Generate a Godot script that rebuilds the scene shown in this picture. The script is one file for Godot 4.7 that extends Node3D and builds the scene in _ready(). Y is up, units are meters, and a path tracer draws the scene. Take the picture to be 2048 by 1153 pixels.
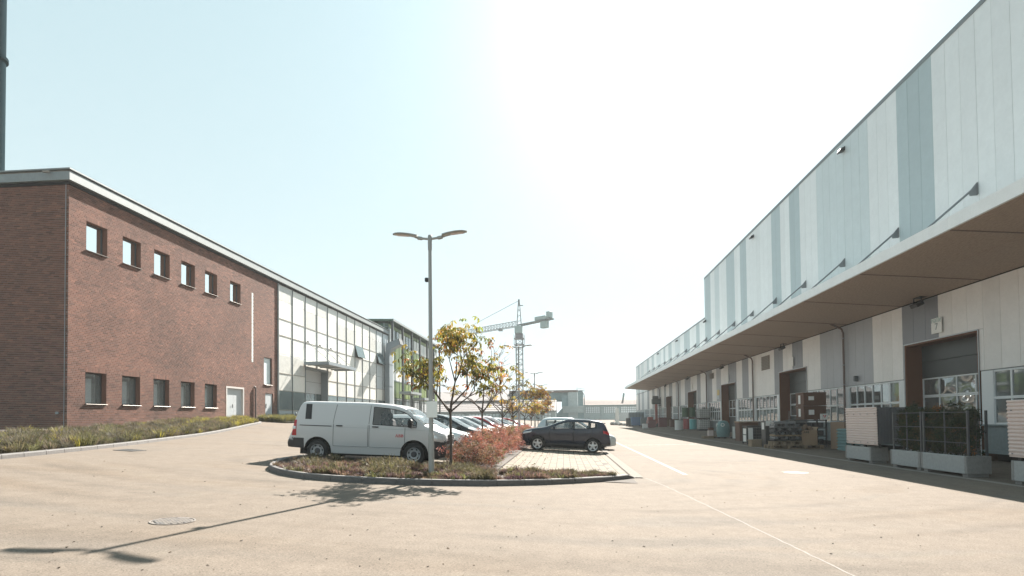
extends Node3D

# ---------------------------------------------------------------- mesh builder
class Geo:
	var v := PackedVector3Array()
	var n := PackedVector3Array()
	var c := PackedColorArray()
	var ix := PackedInt32Array()
	var tint := Color.WHITE
	var tinted := false
	func vert(p: Vector3, q: Vector3) -> int:
		v.append(p)
		n.append(q)
		c.append(tint)
		return v.size() - 1
	func tri(a: Vector3, b: Vector3, d: Vector3) -> void:
		var q := (b - a).cross(d - a).normalized()
		var i := vert(a, q)
		vert(b, q)
		vert(d, q)
		ix.append_array(PackedInt32Array([i, i + 2, i + 1]))
	func quad(a: Vector3, b: Vector3, d: Vector3, e: Vector3) -> void:
		var q := (b - a).cross(e - a)
		if q.length_squared() < 1e-14:
			q = (d - b).cross(e - b)
		q = q.normalized()
		var i := vert(a, q)
		vert(b, q)
		vert(d, q)
		vert(e, q)
		ix.append_array(PackedInt32Array([i, i + 2, i + 1, i, i + 3, i + 2]))
	func box(o: Vector3, s: Vector3, r: Basis = Basis.IDENTITY) -> void:
		var h := s * 0.5
		var p := []
		for k in 8:
			p.append(o + r * Vector3(h.x if k & 1 else -h.x, h.y if k & 2 else -h.y, h.z if k & 4 else -h.z))
		quad(p[4], p[5], p[7], p[6])
		quad(p[1], p[0], p[2], p[3])
		quad(p[5], p[1], p[3], p[7])
		quad(p[0], p[4], p[6], p[2])
		quad(p[6], p[7], p[3], p[2])
		quad(p[0], p[1], p[5], p[4])
	func span(a: Vector3, b: Vector3) -> void:
		box((a + b) * 0.5, (b - a).abs())
	func bbox(o: Vector3, s: Vector3, w: float, r: Basis = Basis.IDENTITY) -> void:
		# a box with chamfered edges
		var h := s * 0.5
		for ax in 3:
			var u := (ax + 1) % 3
			var t := (ax + 2) % 3
			for sg in [-1.0, 1.0]:
				var q := []
				for m in [[-1, -1], [1, -1], [1, 1], [-1, 1]]:
					var p := Vector3.ZERO
					p[ax] = sg * h[ax]
					p[u] = m[0] * (h[u] - w)
					p[t] = m[1] * (h[t] - w)
					q.append(o + r * p)
				if sg > 0:
					quad(q[0], q[1], q[2], q[3])
				else:
					quad(q[3], q[2], q[1], q[0])
		for ax in 3:
			var u := (ax + 1) % 3
			var t := (ax + 2) % 3
			for su in [-1.0, 1.0]:
				for s2 in [-1.0, 1.0]:
					var q := []
					for e in [[-1, 0], [1, 0], [1, 1], [-1, 1]]:
						var p := Vector3.ZERO
						p[ax] = e[0] * (h[ax] - w)
						p[u] = su * (h[u] - (w if e[1] == 1 else 0.0))
						p[t] = s2 * (h[t] - (0.0 if e[1] == 1 else w))
						q.append(o + r * p)
					if su * s2 < 0:
						quad(q[0], q[1], q[2], q[3])
					else:
						quad(q[3], q[2], q[1], q[0])
		for k in 8:
			var sx := 1.0 if k & 1 else -1.0
			var sy := 1.0 if k & 2 else -1.0
			var sz := 1.0 if k & 4 else -1.0
			var a := o + r * Vector3(sx * h.x, sy * (h.y - w), sz * (h.z - w))
			var b := o + r * Vector3(sx * (h.x - w), sy * h.y, sz * (h.z - w))
			var d := o + r * Vector3(sx * (h.x - w), sy * (h.y - w), sz * h.z)
			if sx * sy * sz > 0:
				tri(a, b, d)
			else:
				tri(a, d, b)
	func tube(pts: Array, rad: Array, k := 8, cap := true) -> void:
		var rings := []
		var side := Vector3.ZERO
		for i in pts.size():
			var d: Vector3 = (pts[mini(i + 1, pts.size() - 1)] - pts[maxi(i - 1, 0)]).normalized()
			if side == Vector3.ZERO:
				side = d.cross(Vector3.UP if absf(d.y) < 0.9 else Vector3.RIGHT).normalized()
			else:
				side = (side - d * side.dot(d)).normalized()
			var up := side.cross(d)
			var ring := []
			for j in k:
				var a := TAU * j / k
				var q := side * cos(a) + up * sin(a)
				ring.append(vert(pts[i] + q * rad[mini(i, rad.size() - 1)], q))
			rings.append(ring)
		for i in pts.size() - 1:
			for j in k:
				var a: int = rings[i][j]
				var b: int = rings[i][(j + 1) % k]
				var d: int = rings[i + 1][(j + 1) % k]
				var e: int = rings[i + 1][j]
				ix.append_array(PackedInt32Array([a, b, d, a, d, e]))
		if cap:
			for i in [0, pts.size() - 1]:
				var m: Vector3 = pts[i]
				for j in k:
					var a: Vector3 = v[rings[i][j]]
					var b: Vector3 = v[rings[i][(j + 1) % k]]
					if i == 0:
						tri(m, a, b)
					else:
						tri(m, b, a)
	func rod(a: Vector3, b: Vector3, r: float, k := 6) -> void:
		tube([a, b], [r, r], k)
	func lathe(prof: Array, o: Vector3, axis: Vector3, k := 24, smooth := true) -> void:
		# prof: Vector2(radius, along)
		var s := axis.cross(Vector3.UP if absf(axis.y) < 0.9 else Vector3.RIGHT).normalized()
		var t := axis.cross(s)
		for i in prof.size() - 1:
			var p: Vector2 = prof[i]
			var q: Vector2 = prof[i + 1]
			var d := q - p
			var nr := Vector2(d.y, -d.x).normalized()
			for j in k:
				var a0 := TAU * j / k
				var a1 := TAU * (j + 1) / k
				var e0 := s * cos(a0) + t * sin(a0)
				var e1 := s * cos(a1) + t * sin(a1)
				var n0 := (e0 * nr.x + axis * nr.y).normalized()
				var n1 := (e1 * nr.x + axis * nr.y).normalized()
				if not smooth:
					n0 = (n0 + n1).normalized()
					n1 = n0
				var i0 := vert(o + e0 * p.x + axis * p.y, n0)
				vert(o + e1 * p.x + axis * p.y, n1)
				vert(o + e1 * q.x + axis * q.y, n1)
				vert(o + e0 * q.x + axis * q.y, n0)
				ix.append_array(PackedInt32Array([i0, i0 + 2, i0 + 1, i0, i0 + 3, i0 + 2]))
	func prism(p: PackedVector2Array, o: Vector3, ex: Vector3, ey: Vector3, ez: Vector3) -> void:
		# polygon in ex,ey extruded along ez (both ways from o: 0..1)
		var ccw := not Geometry2D.is_polygon_clockwise(p)
		var flip := (ex.cross(ey).dot(ez) > 0) == ccw
		for i in p.size():
			var a := p[i]
			var b := p[(i + 1) % p.size()]
			var A := o + ex * a.x + ey * a.y
			var B := o + ex * b.x + ey * b.y
			if flip:
				quad(A, B, B + ez, A + ez)
			else:
				quad(B, A, A + ez, B + ez)
		var t := Geometry2D.triangulate_polygon(p)
		for i in range(0, t.size(), 3):
			var a := o + ex * p[t[i]].x + ey * p[t[i]].y
			var b := o + ex * p[t[i + 1]].x + ey * p[t[i + 1]].y
			var d := o + ex * p[t[i + 2]].x + ey * p[t[i + 2]].y
			var q := (b - a).cross(d - a)
			if q.dot(ez) > 0:
				tri(a, d, b)
				tri(a + ez, b + ez, d + ez)
			else:
				tri(a, b, d)
				tri(a + ez, d + ez, b + ez)
	func grid(p: Array, close := false) -> void:
		# p[i][j] Vector3, smooth normals; outward side is du x dv
		var I := p.size()
		var J: int = p[0].size()
		var base := v.size()
		for i in I:
			for j in J:
				var du: Vector3 = p[mini(i + 1, I - 1)][j] - p[maxi(i - 1, 0)][j]
				var dv: Vector3 = p[i][mini(j + 1, J - 1)] - p[i][maxi(j - 1, 0)]
				vert(p[i][j], du.cross(dv).normalized())
		for i in I - 1:
			for j in J - 1:
				var a := base + i * J + j
				ix.append_array(PackedInt32Array([a, a + J + 1, a + J, a, a + 1, a + J + 1]))
	func add(g: Geo, t: Transform3D) -> void:
		var b := v.size()
		for i in g.v.size():
			v.append(t * g.v[i])
			n.append((t.basis * g.n[i]).normalized())
			c.append(g.c[i])
		for i in g.ix:
			ix.append(i + b)
	func mesh() -> ArrayMesh:
		var m := ArrayMesh.new()
		if v.is_empty():
			return m
		var a := []
		a.resize(Mesh.ARRAY_MAX)
		a[Mesh.ARRAY_VERTEX] = v
		a[Mesh.ARRAY_NORMAL] = n
		if tinted:
			a[Mesh.ARRAY_COLOR] = c
		a[Mesh.ARRAY_INDEX] = ix
		m.add_surface_from_arrays(Mesh.PRIMITIVE_TRIANGLES, a)
		return m

# ---------------------------------------------------------------- naming
var used := {}
var M := {}
var rng := RandomNumberGenerator.new()

func numbered(parent: Node, called: String) -> String:
	var key := "%d/%s" % [parent.get_instance_id(), called]
	var k: int = used.get(key, 0)
	used[key] = k + 1
	return called if k == 0 else "%s_%03d" % [called, k]

func tag(o: Node, label: String, category: String, group := "", kind := "") -> Node:
	if label: o.set_meta("label", label)
	if category: o.set_meta("category", category)
	if group: o.set_meta("group", group)
	if kind: o.set_meta("kind", kind)
	return o

func thing(called: String, label: String, category: String, at := Vector3.ZERO, turn := 0.0, group := "") -> Node3D:
	var o := Node3D.new()
	o.name = numbered(self, called)
	add_child(o, true)
	o.position = at
	o.rotation.y = turn
	tag(o, label, category, group)
	return o

func part(parent: Node, called: String, g, m: Material, kind := "") -> MeshInstance3D:
	var o := MeshInstance3D.new()
	o.name = numbered(parent, called)
	o.mesh = g if g is Mesh else g.mesh()
	o.material_override = m
	parent.add_child(o, true)
	if kind: o.set_meta("kind", kind)
	return o

func struct(called: String, g, m: Material) -> MeshInstance3D:
	return part(self, called, g, m, "structure")

func solo(called: String, g, m: Material, label: String, category: String, group := "", kind := "") -> MeshInstance3D:
	var o := part(self, called, g, m)
	tag(o, label, category, group, kind)
	return o

func copy(o: Node3D, label: String, at: Vector3, turn := 0.0) -> Node3D:
	var c: Node3D = o.duplicate()
	c.name = numbered(self, String(o.name).rstrip("_0123456789"))
	add_child(c, true)
	c.position = at
	c.rotation.y = turn
	c.set_meta("label", label)
	return c

func many(parent: Node, called: String, mesh: Mesh, m: Material, xs: Array, cols: Array) -> MultiMeshInstance3D:
	var mm := MultiMesh.new()
	mm.transform_format = MultiMesh.TRANSFORM_3D
	mm.use_colors = cols.size() > 0
	mm.mesh = mesh
	mm.instance_count = xs.size()
	for i in xs.size():
		mm.set_instance_transform(i, xs[i])
		if cols.size() > 0:
			mm.set_instance_color(i, cols[i % cols.size()])
	var o := MultiMeshInstance3D.new()
	o.name = numbered(parent, called)
	o.multimesh = mm
	o.material_override = m
	o.set_meta("kind", "stuff")
	parent.add_child(o, true)
	return o

# ---------------------------------------------------------------- materials
func lin(r: float, g: float, b: float) -> Color:
	return Color(r, g, b).linear_to_srgb()

func mat(called: String, col: Color, rough := 0.7, metal := 0.0, spec := 0.5) -> StandardMaterial3D:
	var m := StandardMaterial3D.new()
	m.resource_name = called
	m.albedo_color = col.linear_to_srgb()
	m.roughness = rough
	m.metallic = metal
	m.metallic_specular = spec
	M[called] = m
	return m

func textured(m: StandardMaterial3D, tex: Texture2D, size: float, world := true) -> StandardMaterial3D:
	m.albedo_texture = tex
	m.uv1_triplanar = true
	m.uv1_world_triplanar = world
	m.uv1_scale = Vector3.ONE / size
	return m

func noise_bytes(sz: int, freq: float, oct: int, sd: int, kind := FastNoiseLite.TYPE_SIMPLEX_SMOOTH) -> PackedByteArray:
	var f := FastNoiseLite.new()
	f.noise_type = kind
	f.frequency = freq
	f.seed = sd
	f.fractal_type = FastNoiseLite.FRACTAL_FBM if oct > 1 else FastNoiseLite.FRACTAL_NONE
	f.fractal_octaves = oct
	var im := f.get_seamless_image(sz, sz, false, false, 0.15, false)
	im.convert(Image.FORMAT_L8)
	return im.get_data()

func tex_from(sz: int, f: Callable) -> ImageTexture:
	# f(i) gives a multiplier colour (0..1, sRGB) for pixel i
	var d := PackedByteArray()
	d.resize(sz * sz * 3)
	for i in sz * sz:
		var q: Color = f.call(i)
		d[i * 3] = clampi(int(q.r * 255.0), 0, 255)
		d[i * 3 + 1] = clampi(int(q.g * 255.0), 0, 255)
		d[i * 3 + 2] = clampi(int(q.b * 255.0), 0, 255)
	return ImageTexture.create_from_image(Image.create_from_data(sz, sz, false, Image.FORMAT_RGB8, d))

func hash01(i: int) -> float:
	var x := (i * 2654435761 + 12345) & 0xffffffff
	x = ((x >> 15) ^ x) * 2246822519 & 0xffffffff
	x = ((x >> 13) ^ x) * 3266489917 & 0xffffffff
	return float((x >> 8) & 0xffff) / 65535.0

func make_materials() -> void:
	var S := 512
	var n1 := noise_bytes(S, 0.012, 4, 3)
	var n2 := noise_bytes(S, 0.05, 3, 7)
	var n3 := noise_bytes(S, 0.2, 2, 11)
	var speck := tex_from(S, func(i: int):
		var h := hash01(i / 2 + (i / S / 2) * 977)
		var q := 0.80 + 0.09 * (n1[i] / 255.0 - 0.5) + 0.10 * (n3[i] / 255.0 - 0.5) + 0.17 * (h - 0.5)
		if h > 0.985: q += 0.10
		if h < 0.02: q -= 0.2
		return Color(q, q * 0.995, q * 0.985))
	var blotch := tex_from(S, func(i: int):
		var a: float = n1[i] / 255.0 - 0.5
		var b: float = n2[i] / 255.0 - 0.5
		var q := 0.86 + 0.22 * a + 0.14 * b + 0.05 * (hash01(i) - 0.5)
		return Color(q, q, q * 1.0))
	var soft := tex_from(S, func(i: int):
		var q := 0.955 + 0.04 * (n1[i] / 255.0 - 0.5) + 0.025 * (n2[i] / 255.0 - 0.5) + 0.015 * (hash01(i) - 0.5)
		return Color(q, q, q))
	# streaks running down walls: stretch noise along the picture's v
	var streak := tex_from(S, func(i: int):
		var x := i % S
		var y := i / S
		var j := (y / 16) * S + x
		var q: float = 0.90 + 0.13 * (n3[j % (S * S)] / 255.0 - 0.5) + 0.10 * (n1[i] / 255.0 - 0.5) + 0.03 * (hash01(i) - 0.5)
		return Color(q, q, q))
	var grain := tex_from(S, func(i: int):
		var x := i % S
		var y := i / S
		var j := y * S + x / 14
		var q: float = 0.85 + 0.26 * (n3[j] / 255.0 - 0.5) + 0.14 * (n2[i] / 255.0 - 0.5) + 0.04 * (hash01(i) - 0.5)
		return Color(q, q * 0.98, q * 0.95))
	var grain_z := tex_from(S, func(i: int):
		var x := i % S
		var y := i / S
		var j := (y / 14) * S + x
		var q: float = 0.85 + 0.30 * (n3[j] / 255.0 - 0.5) + 0.12 * (n2[i] / 255.0 - 0.5) + 0.04 * (hash01(i) - 0.5)
		if x % 47 < 1: q *= 0.86
		return Color(q, q * 0.98, q * 0.95))
	M.blotch = blotch

	var asphalt := textured(mat("asphalt", Color(0.264, 0.221, 0.186), 0.92, 0.0, 0.22), speck, 3.1)
	asphalt.vertex_color_use_as_albedo = true
	textured(mat("paver", Color(0.285, 0.245, 0.20), 0.92, 0.0, 0.25), blotch, 0.8)
	M.paver.vertex_color_use_as_albedo = true
	textured(mat("kerb", Color(0.18, 0.168, 0.163), 0.85), blotch, 0.6)
	textured(mat("kerb_pale", Color(0.31, 0.28, 0.25), 0.95, 0.0, 0.15), blotch, 0.5)
	textured(mat("soil", Color(0.07, 0.052, 0.04), 0.95), blotch, 0.4)
	textured(mat("road_paint", Color(0.50, 0.46, 0.42), 0.95, 0.0, 0.15), blotch, 0.9)
	textured(mat("seam_paint", Color(0.29, 0.255, 0.228), 0.85), blotch, 0.3)
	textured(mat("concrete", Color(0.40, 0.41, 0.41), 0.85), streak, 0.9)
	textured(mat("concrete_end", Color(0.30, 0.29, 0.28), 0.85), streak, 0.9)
	textured(mat("worn_iron", Color(0.23, 0.2, 0.178), 0.8), blotch, 0.4)
	mat("iron", Color(0.10, 0.10, 0.10), 0.6, 0.5)
	var brick := textured(mat("brick", Color(0.262, 0.125, 0.090), 0.9), blotch, 0.35)
	brick.vertex_color_use_as_albedo = true
	for k in 6:
		var t: float = [0.78, 0.9, 1.0, 1.08, 1.2, 0.62][k]
		textured(mat("brick%d" % k, Color(0.25 * t, (0.122 + 0.006 * (k % 3 - 1)) * t, 0.092 * t), 0.9), blotch, 0.35)
	textured(mat("mortar", Color(0.40, 0.33, 0.30), 0.95), blotch, 0.4)
	textured(mat("cornice", Color(0.30, 0.335, 0.345), 0.55), streak, 2.5)
	textured(mat("cornice_edge", Color(0.42, 0.38, 0.34), 0.6), streak, 0.7)
	mat("dark_gap", Color(0.02, 0.02, 0.022), 0.9)
	mat("frame_dark", Color(0.045, 0.05, 0.055), 0.45)
	mat("sill_metal", Color(0.15, 0.13, 0.115), 0.4, 0.4)
	textured(mat("blind", Color(0.72, 0.80, 0.82), 0.35), soft, 1.3)
	textured(mat("blind_low", Color(0.34, 0.40, 0.42), 0.5), soft, 0.7)
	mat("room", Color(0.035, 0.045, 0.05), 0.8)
	textured(mat("door_white", Color(0.52, 0.55, 0.575), 0.5), soft, 1.1)
	mat("trim_white", Color(0.58, 0.55, 0.53), 0.5)
	textured(mat("panel_cream", Color(0.80, 0.785, 0.73), 0.42), soft, 2.2)
	textured(mat("panel_cream2", Color(0.76, 0.745, 0.70), 0.42), soft, 2.2)
	textured(mat("panel_cream3", Color(0.68, 0.675, 0.64), 0.42), streak, 3.0)
	textured(mat("panel_white", Color(0.84, 0.83, 0.79), 0.35), soft, 2.0)
	mat("mullion", Color(0.16, 0.18, 0.185), 0.45, 0.3)
	mat("rail_bronze", Color(0.30, 0.27, 0.23), 0.45, 0.3)
	textured(mat("green_metal", Color(0.07, 0.135, 0.10), 0.5), streak, 2.0)
	textured(mat("green_panel", Color(0.20, 0.27, 0.07), 0.45), soft, 2.0)
	textured(mat("green_panel2", Color(0.13, 0.19, 0.06), 0.45), soft, 2.0)
	textured(mat("duct_grey", Color(0.25, 0.29, 0.32), 0.5, 0.2), soft, 1.5)
	textured(mat("duct_pale", Color(0.52, 0.56, 0.58), 0.5), soft, 1.5)
	for k in 3:
		var base: Color = [Color(0.74, 0.775, 0.78), Color(0.38, 0.465, 0.485), Color(0.55, 0.625, 0.64)][k]
		for q in 3:
			var t: float = [0.965, 1.0, 1.03][q]
			textured(mat("wall%d%d" % [k, q], base * t, 0.38, 0.0, 0.5), soft, 6.0)
			var low: Color = [Color(0.82, 0.82, 0.805), Color(0.235, 0.25, 0.28), Color(0.38, 0.40, 0.43)][k]
			textured(mat("lowwall%d%d" % [k, q], low * t, 0.42), soft, 6.0)
	textured(mat("fascia", Color(0.86, 0.89, 0.89), 0.4), soft, 4.0)
	textured(mat("soffit", Color(0.53, 0.435, 0.375), 0.7), grain_z, 2.2)
	textured(mat("wood_jamb", Color(0.22, 0.105, 0.062), 0.7), grain, 0.7)
	textured(mat("plinth", Color(0.20, 0.25, 0.265), 0.55), streak, 1.4)
	mat("plinth_dark", Color(0.11, 0.13, 0.14), 0.6)
	textured(mat("shutter", Color(0.055, 0.066, 0.07), 0.45), soft, 2.0)
	mat("alu", Color(0.62, 0.66, 0.68), 0.4, 0.15)
	mat("alu_shade", Color(0.50, 0.55, 0.58), 0.5)
	mat("black_metal", Color(0.03, 0.032, 0.035), 0.5, 0.2)
	mat("trellis_steel", Color(0.09, 0.095, 0.10), 0.5, 0.3)
	mat("grey_metal", Color(0.22, 0.23, 0.24), 0.45, 0.4)
	textured(mat("galvanised", Color(0.36, 0.38, 0.40), 0.42, 0.45), soft, 0.8)
	textured(mat("lamp_grey", Color(0.36, 0.37, 0.36), 0.5, 0.2), soft, 0.8)
	mat("lamp_lens", Color(0.45, 0.38, 0.34), 0.35)
	textured(mat("pipe_brown", Color(0.16, 0.12, 0.11), 0.5), soft, 0.8)
	mat("sign_white", Color(0.78, 0.80, 0.78), 0.5)
	mat("sign_yellow", Color(0.60, 0.46, 0.14), 0.5)
	mat("print_green", Color(0.38, 0.50, 0.48), 0.6)
	mat("print_grey", Color(0.30, 0.34, 0.35), 0.6)
	mat("print_red", Color(0.50, 0.012, 0.02), 0.5)
	mat("print_dark", Color(0.05, 0.045, 0.04), 0.7)
	mat("chimney_black", Color(0.018, 0.03, 0.036), 1.0, 0.0, 0.02)
	# glass
	var g := mat("glass_mirror", Color(0.24, 0.26, 0.265), 0.03, 0.65, 0.7)
	g = mat("glass_sky", Color(0.93, 0.97, 0.97), 0.05, 1.0, 0.6)
	g = mat("glass_tilt", Color(0.45, 0.50, 0.52), 0.06, 0.5, 0.7)
	g = mat("glass_dark", Color(0.04, 0.055, 0.06), 0.04, 0.15, 0.7)
	g = mat("glass_teal", Color(0.10, 0.14, 0.145), 0.06, 0.35, 0.7)
	g = mat("pane_glass", Color(0.80, 0.86, 0.86), 0.03, 0.0, 0.6)
	g.transparency = BaseMaterial3D.TRANSPARENCY_ALPHA
	g.albedo_color.a = 0.12
	g = mat("car_glass", Color(0.16, 0.20, 0.20), 0.02, 0.0, 0.62)
	g.transparency = BaseMaterial3D.TRANSPARENCY_ALPHA
	g.albedo_color.a = 0.15
	# cars
	for q in [["van_white", Color(0.56, 0.555, 0.558)], ["car_navy", Color(0.018, 0.023, 0.042)], ["car_white", Color(0.66, 0.67, 0.67)], ["car_black", Color(0.012, 0.013, 0.015)],
			["car_silver", Color(0.42, 0.44, 0.45)], ["car_red", Color(0.35, 0.02, 0.03)], ["car_grey", Color(0.16, 0.18, 0.19)], ["car_ice", Color(0.50, 0.56, 0.58)], ["car_sand", Color(0.42, 0.40, 0.36)], ["car_blue", Color(0.05, 0.08, 0.14)]]:
		var p := mat(q[0], q[1], 0.35, 0.0, 0.3)
		p.clearcoat_enabled = true
		p.clearcoat = 0.6
		p.clearcoat_roughness = 0.04
		if q[0] in ["car_navy", "car_black"]:
			p.clearcoat = 1.0
			p.metallic_specular = 0.15
	mat("plastic_black", Color(0.018, 0.018, 0.02), 0.6)
	mat("plastic_dark", Color(0.035, 0.035, 0.038), 0.55)
	mat("tyre", Color(0.016, 0.016, 0.017), 0.8)
	mat("rim_alloy", Color(0.55, 0.57, 0.58), 0.3, 0.6)
	mat("rim_steel", Color(0.40, 0.41, 0.43), 0.35, 0.4)
	mat("rim_dark", Color(0.05, 0.05, 0.055), 0.5, 0.3)
	mat("seat_cloth", Color(0.06, 0.062, 0.068), 0.9)
	mat("lamp_clear", Color(0.62, 0.66, 0.68), 0.1, 0.3, 0.7)
	mat("lamp_red", Color(0.40, 0.012, 0.02), 0.15, 0.0, 0.6)
	mat("lamp_amber", Color(0.6, 0.22, 0.03), 0.2)
	mat("chrome", Color(0.70, 0.72, 0.73), 0.12, 1.0)
	mat("plate_white", Color(0.75, 0.75, 0.73), 0.5)
	# plants
	for q in [["heath", Color(1, 1, 1)], ["leaf_any", Color(1, 1, 1)]]:
		var p := mat(q[0], q[1], 0.75)
		p.vertex_color_use_as_albedo = true
		p.backlight_enabled = true
		p.backlight = Color(0.9, 0.9, 0.9)
	var leafc := [Color(0.105, 0.105, 0.035), Color(0.175, 0.155, 0.04), Color(0.31, 0.25, 0.05), Color(0.44, 0.28, 0.045), Color(0.30, 0.14, 0.045), Color(0.13, 0.075, 0.035), Color(0.075, 0.082, 0.03)]
	for k in leafc.size():
		var p := mat("leaf%d" % k, leafc[k], 0.6)
		p.backlight_enabled = true
		p.backlight = leafc[k] * (0.5 / maxf(leafc[k].r, leafc[k].g))
	textured(mat("bark", Color(0.11, 0.085, 0.07), 0.9), blotch, 0.25)
	mat("twig", Color(0.10, 0.08, 0.068), 0.9)
	# goods
	textured(mat("pallet_wood", Color(0.36, 0.28, 0.20), 0.85), grain, 0.5)
	textured(mat("crate_wood", Color(0.155, 0.075, 0.05), 0.75), grain, 0.6)
	textured(mat("cardboard", Color(0.36, 0.25, 0.165), 0.85), soft, 0.6)
	textured(mat("cardboard_dark", Color(0.23, 0.155, 0.105), 0.85), soft, 0.6)
	textured(mat("cladding_copper", Color(0.62, 0.52, 0.49), 0.5, 0.1), soft, 0.9)
	textured(mat("cladding_dark", Color(0.10, 0.105, 0.115), 0.6), soft, 0.9)
	mat("paper", Color(0.70, 0.70, 0.68), 0.8)
	mat("poly_white", Color(0.55, 0.58, 0.57), 0.5)
	mat("bin_teal", Color(0.09, 0.19, 0.20), 0.5)
	mat("bin_blue", Color(0.06, 0.16, 0.32), 0.5)
	mat("bin_black", Color(0.03, 0.035, 0.04), 0.6)
	mat("drum_red", Color(0.24, 0.035, 0.04), 0.5)
	mat("drum_teal", Color(0.10, 0.34, 0.36), 0.5)
	mat("drum_green", Color(0.035, 0.09, 0.045), 0.55)
	mat("crate_maroon", Color(0.13, 0.03, 0.035), 0.6)
	mat("lift_red", Color(0.28, 0.06, 0.045), 0.5)
	textured(mat("steel_dark", Color(0.05, 0.052, 0.055), 0.5, 0.5), soft, 0.5)
	textured(mat("steel_mid", Color(0.20, 0.21, 0.22), 0.45, 0.5), soft, 0.5)
	# background
	textured(mat("far_wall", Color(0.38, 0.45, 0.46), 0.8), streak, 6.0)
	textured(mat("far_wall2", Color(0.22, 0.32, 0.34), 0.8), streak, 6.0)
	textured(mat("far_roof", Color(0.19, 0.13, 0.11), 0.85), streak, 5.0)
	textured(mat("far_roof2", Color(0.22, 0.19, 0.19), 0.85), streak, 5.0)
	mat("far_glass", Color(0.55, 0.60, 0.62), 0.2)
	textured(mat("crane_steel", Color(0.17, 0.20, 0.21), 0.6), soft, 3.0)
	textured(mat("crane_block", Color(0.33, 0.42, 0.42), 0.7), soft, 3.0)
	textured(mat("crane_cab", Color(0.16, 0.16, 0.18), 0.6), soft, 3.0)

# ---------------------------------------------------------------- terrain
const GX := [-400.0, -60.0, -21.0, -12.0, -7.5, -4.5, -1.2, 1.5, 5.0, 400.0]
const GY := [1.59, 1.54, 1.50, 0.89, 0.54, 0.41, 0.23, 0.08, 0.0, 0.0]
func gy(x: float, d: float) -> float:
	var y := 0.0
	for i in GX.size() - 1:
		if x <= GX[i + 1]:
			y = lerpf(GY[i], GY[i + 1], clampf((x - GX[i]) / (GX[i + 1] - GX[i]), 0.0, 1.0))
			break
	y += 0.3 * smoothstep(23.0, 37.0, d) * smoothstep(-12.0, -19.0, x)
	y += 0.3 * smoothstep(11.5, 14.5, x) * smoothstep(45.0, 60.0, d) * smoothstep(100.0, 90.0, d)
	y += 0.18 * smoothstep(50.0, 90.0, d) * smoothstep(4.0, 8.0, x) + 1.25 * smoothstep(105.0, 165.0, d) * smoothstep(-60.0, -2.0, x)
	return y
func P(x: float, d: float, up := 0.0) -> Vector3:
	return Vector3(x, gy(x, d) + up, -d)
func slope_z(x: float, d: float) -> float:
	# turn about the z axis that follows the ground across the lanes
	return atan2(gy(x + 0.5, d) - gy(x - 0.5, d), 1.0)

# ---------------------------------------------------------------- scene
const EYE := 1.74
const SUN := Vector3(0.1775, 0.5745, -0.799)

func sky_panorama() -> ImageTexture:
	var w := 512
	var h := 256
	var im := Image.create(w, h, false, Image.FORMAT_RGBF)
	var sun := SUN.normalized()
	for j in h:
		var th := PI * (j + 0.5) / h
		for i in w:
			var ph := TAU * (i + 0.5) / w
			var d := Vector3(sin(th) * sin(ph), cos(th), -sin(th) * cos(ph))
			var y := maxf(d.y, 0.0)
			var k := pow(y, 0.55)
			var c := Vector3(0.206, 0.240, 0.248).lerp(Vector3(0.072, 0.122, 0.142), k)
			var a := acos(clampf(d.dot(sun), -1.0, 1.0))
			var gl := 0.085 * exp(-a / 0.8) + 0.10 * exp(-a / 0.24) + 0.9 * exp(-a / 0.09)
			c += Vector3(0.93, 0.985, 0.99) * gl
			if d.y < 0.0:
				c = c.lerp(Vector3(0.14, 0.12, 0.10), smoothstep(0.0, 0.12, -d.y))
			im.set_pixel(i, j, Color(c.x, c.y, c.z))
	return ImageTexture.create_from_image(im)

func _ready() -> void:
	# ---- camera
	var cam := Camera3D.new()
	cam.name = "camera"
	cam.projection = Camera3D.PROJECTION_FRUSTUM
	cam.keep_aspect = Camera3D.KEEP_HEIGHT
	cam.near = 0.1
	cam.far = 3000.0
	cam.size = 1153.0 / 1168.83 * 0.1
	cam.frustum_offset = Vector2(0.0, (809.93 - 576.5) / 1168.83 * 0.1)
	cam.transform = Transform3D(Basis(Vector3.UP, 0.08757756) * Basis(Vector3.RIGHT, 0.02550791) * Basis(Vector3.BACK, -0.01011992), Vector3(0, EYE, 0))
	add_child(cam)
	cam.current = true
	# ---- sky, exposure, air
	var env := Environment.new()
	env.background_mode = Environment.BG_SKY
	var sky := Sky.new()
	var pano := PanoramaSkyMaterial.new()
	pano.panorama = sky_panorama()
	sky.sky_material = pano
	env.sky = sky
	env.tonemap_mode = Environment.TONE_MAPPER_LINEAR
	env.tonemap_exposure = 4.05
	env.fog_enabled = true
	env.fog_density = 0.0006
	env.fog_light_color = Color(0.95, 0.97, 0.97)
	env.sdfgi_enabled = true
	env.ssao_enabled = true
	env.ssil_enabled = true
	var we := WorldEnvironment.new()
	we.name = "world"
	we.environment = env
	add_child(we)
	# ---- sun
	var sun := DirectionalLight3D.new()
	sun.name = "sun"
	sun.light_color = Color(1.0, 0.972, 0.93)
	sun.light_energy = 1.6
	sun.light_angular_distance = 0.55
	sun.shadow_enabled = true
	sun.look_at_from_position(SUN * 50.0, Vector3.ZERO, Vector3.UP)
	add_child(sun)

	make_materials()
	build_ground()
	build_island()
	build_brick_building()
	build_glass_hall()
	build_green_building()
	build_right_hall()
	build_background()
	build_crane()
	build_lamps()
	build_vehicles()
	build_plants()
	build_goods()
	build_small()

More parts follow.
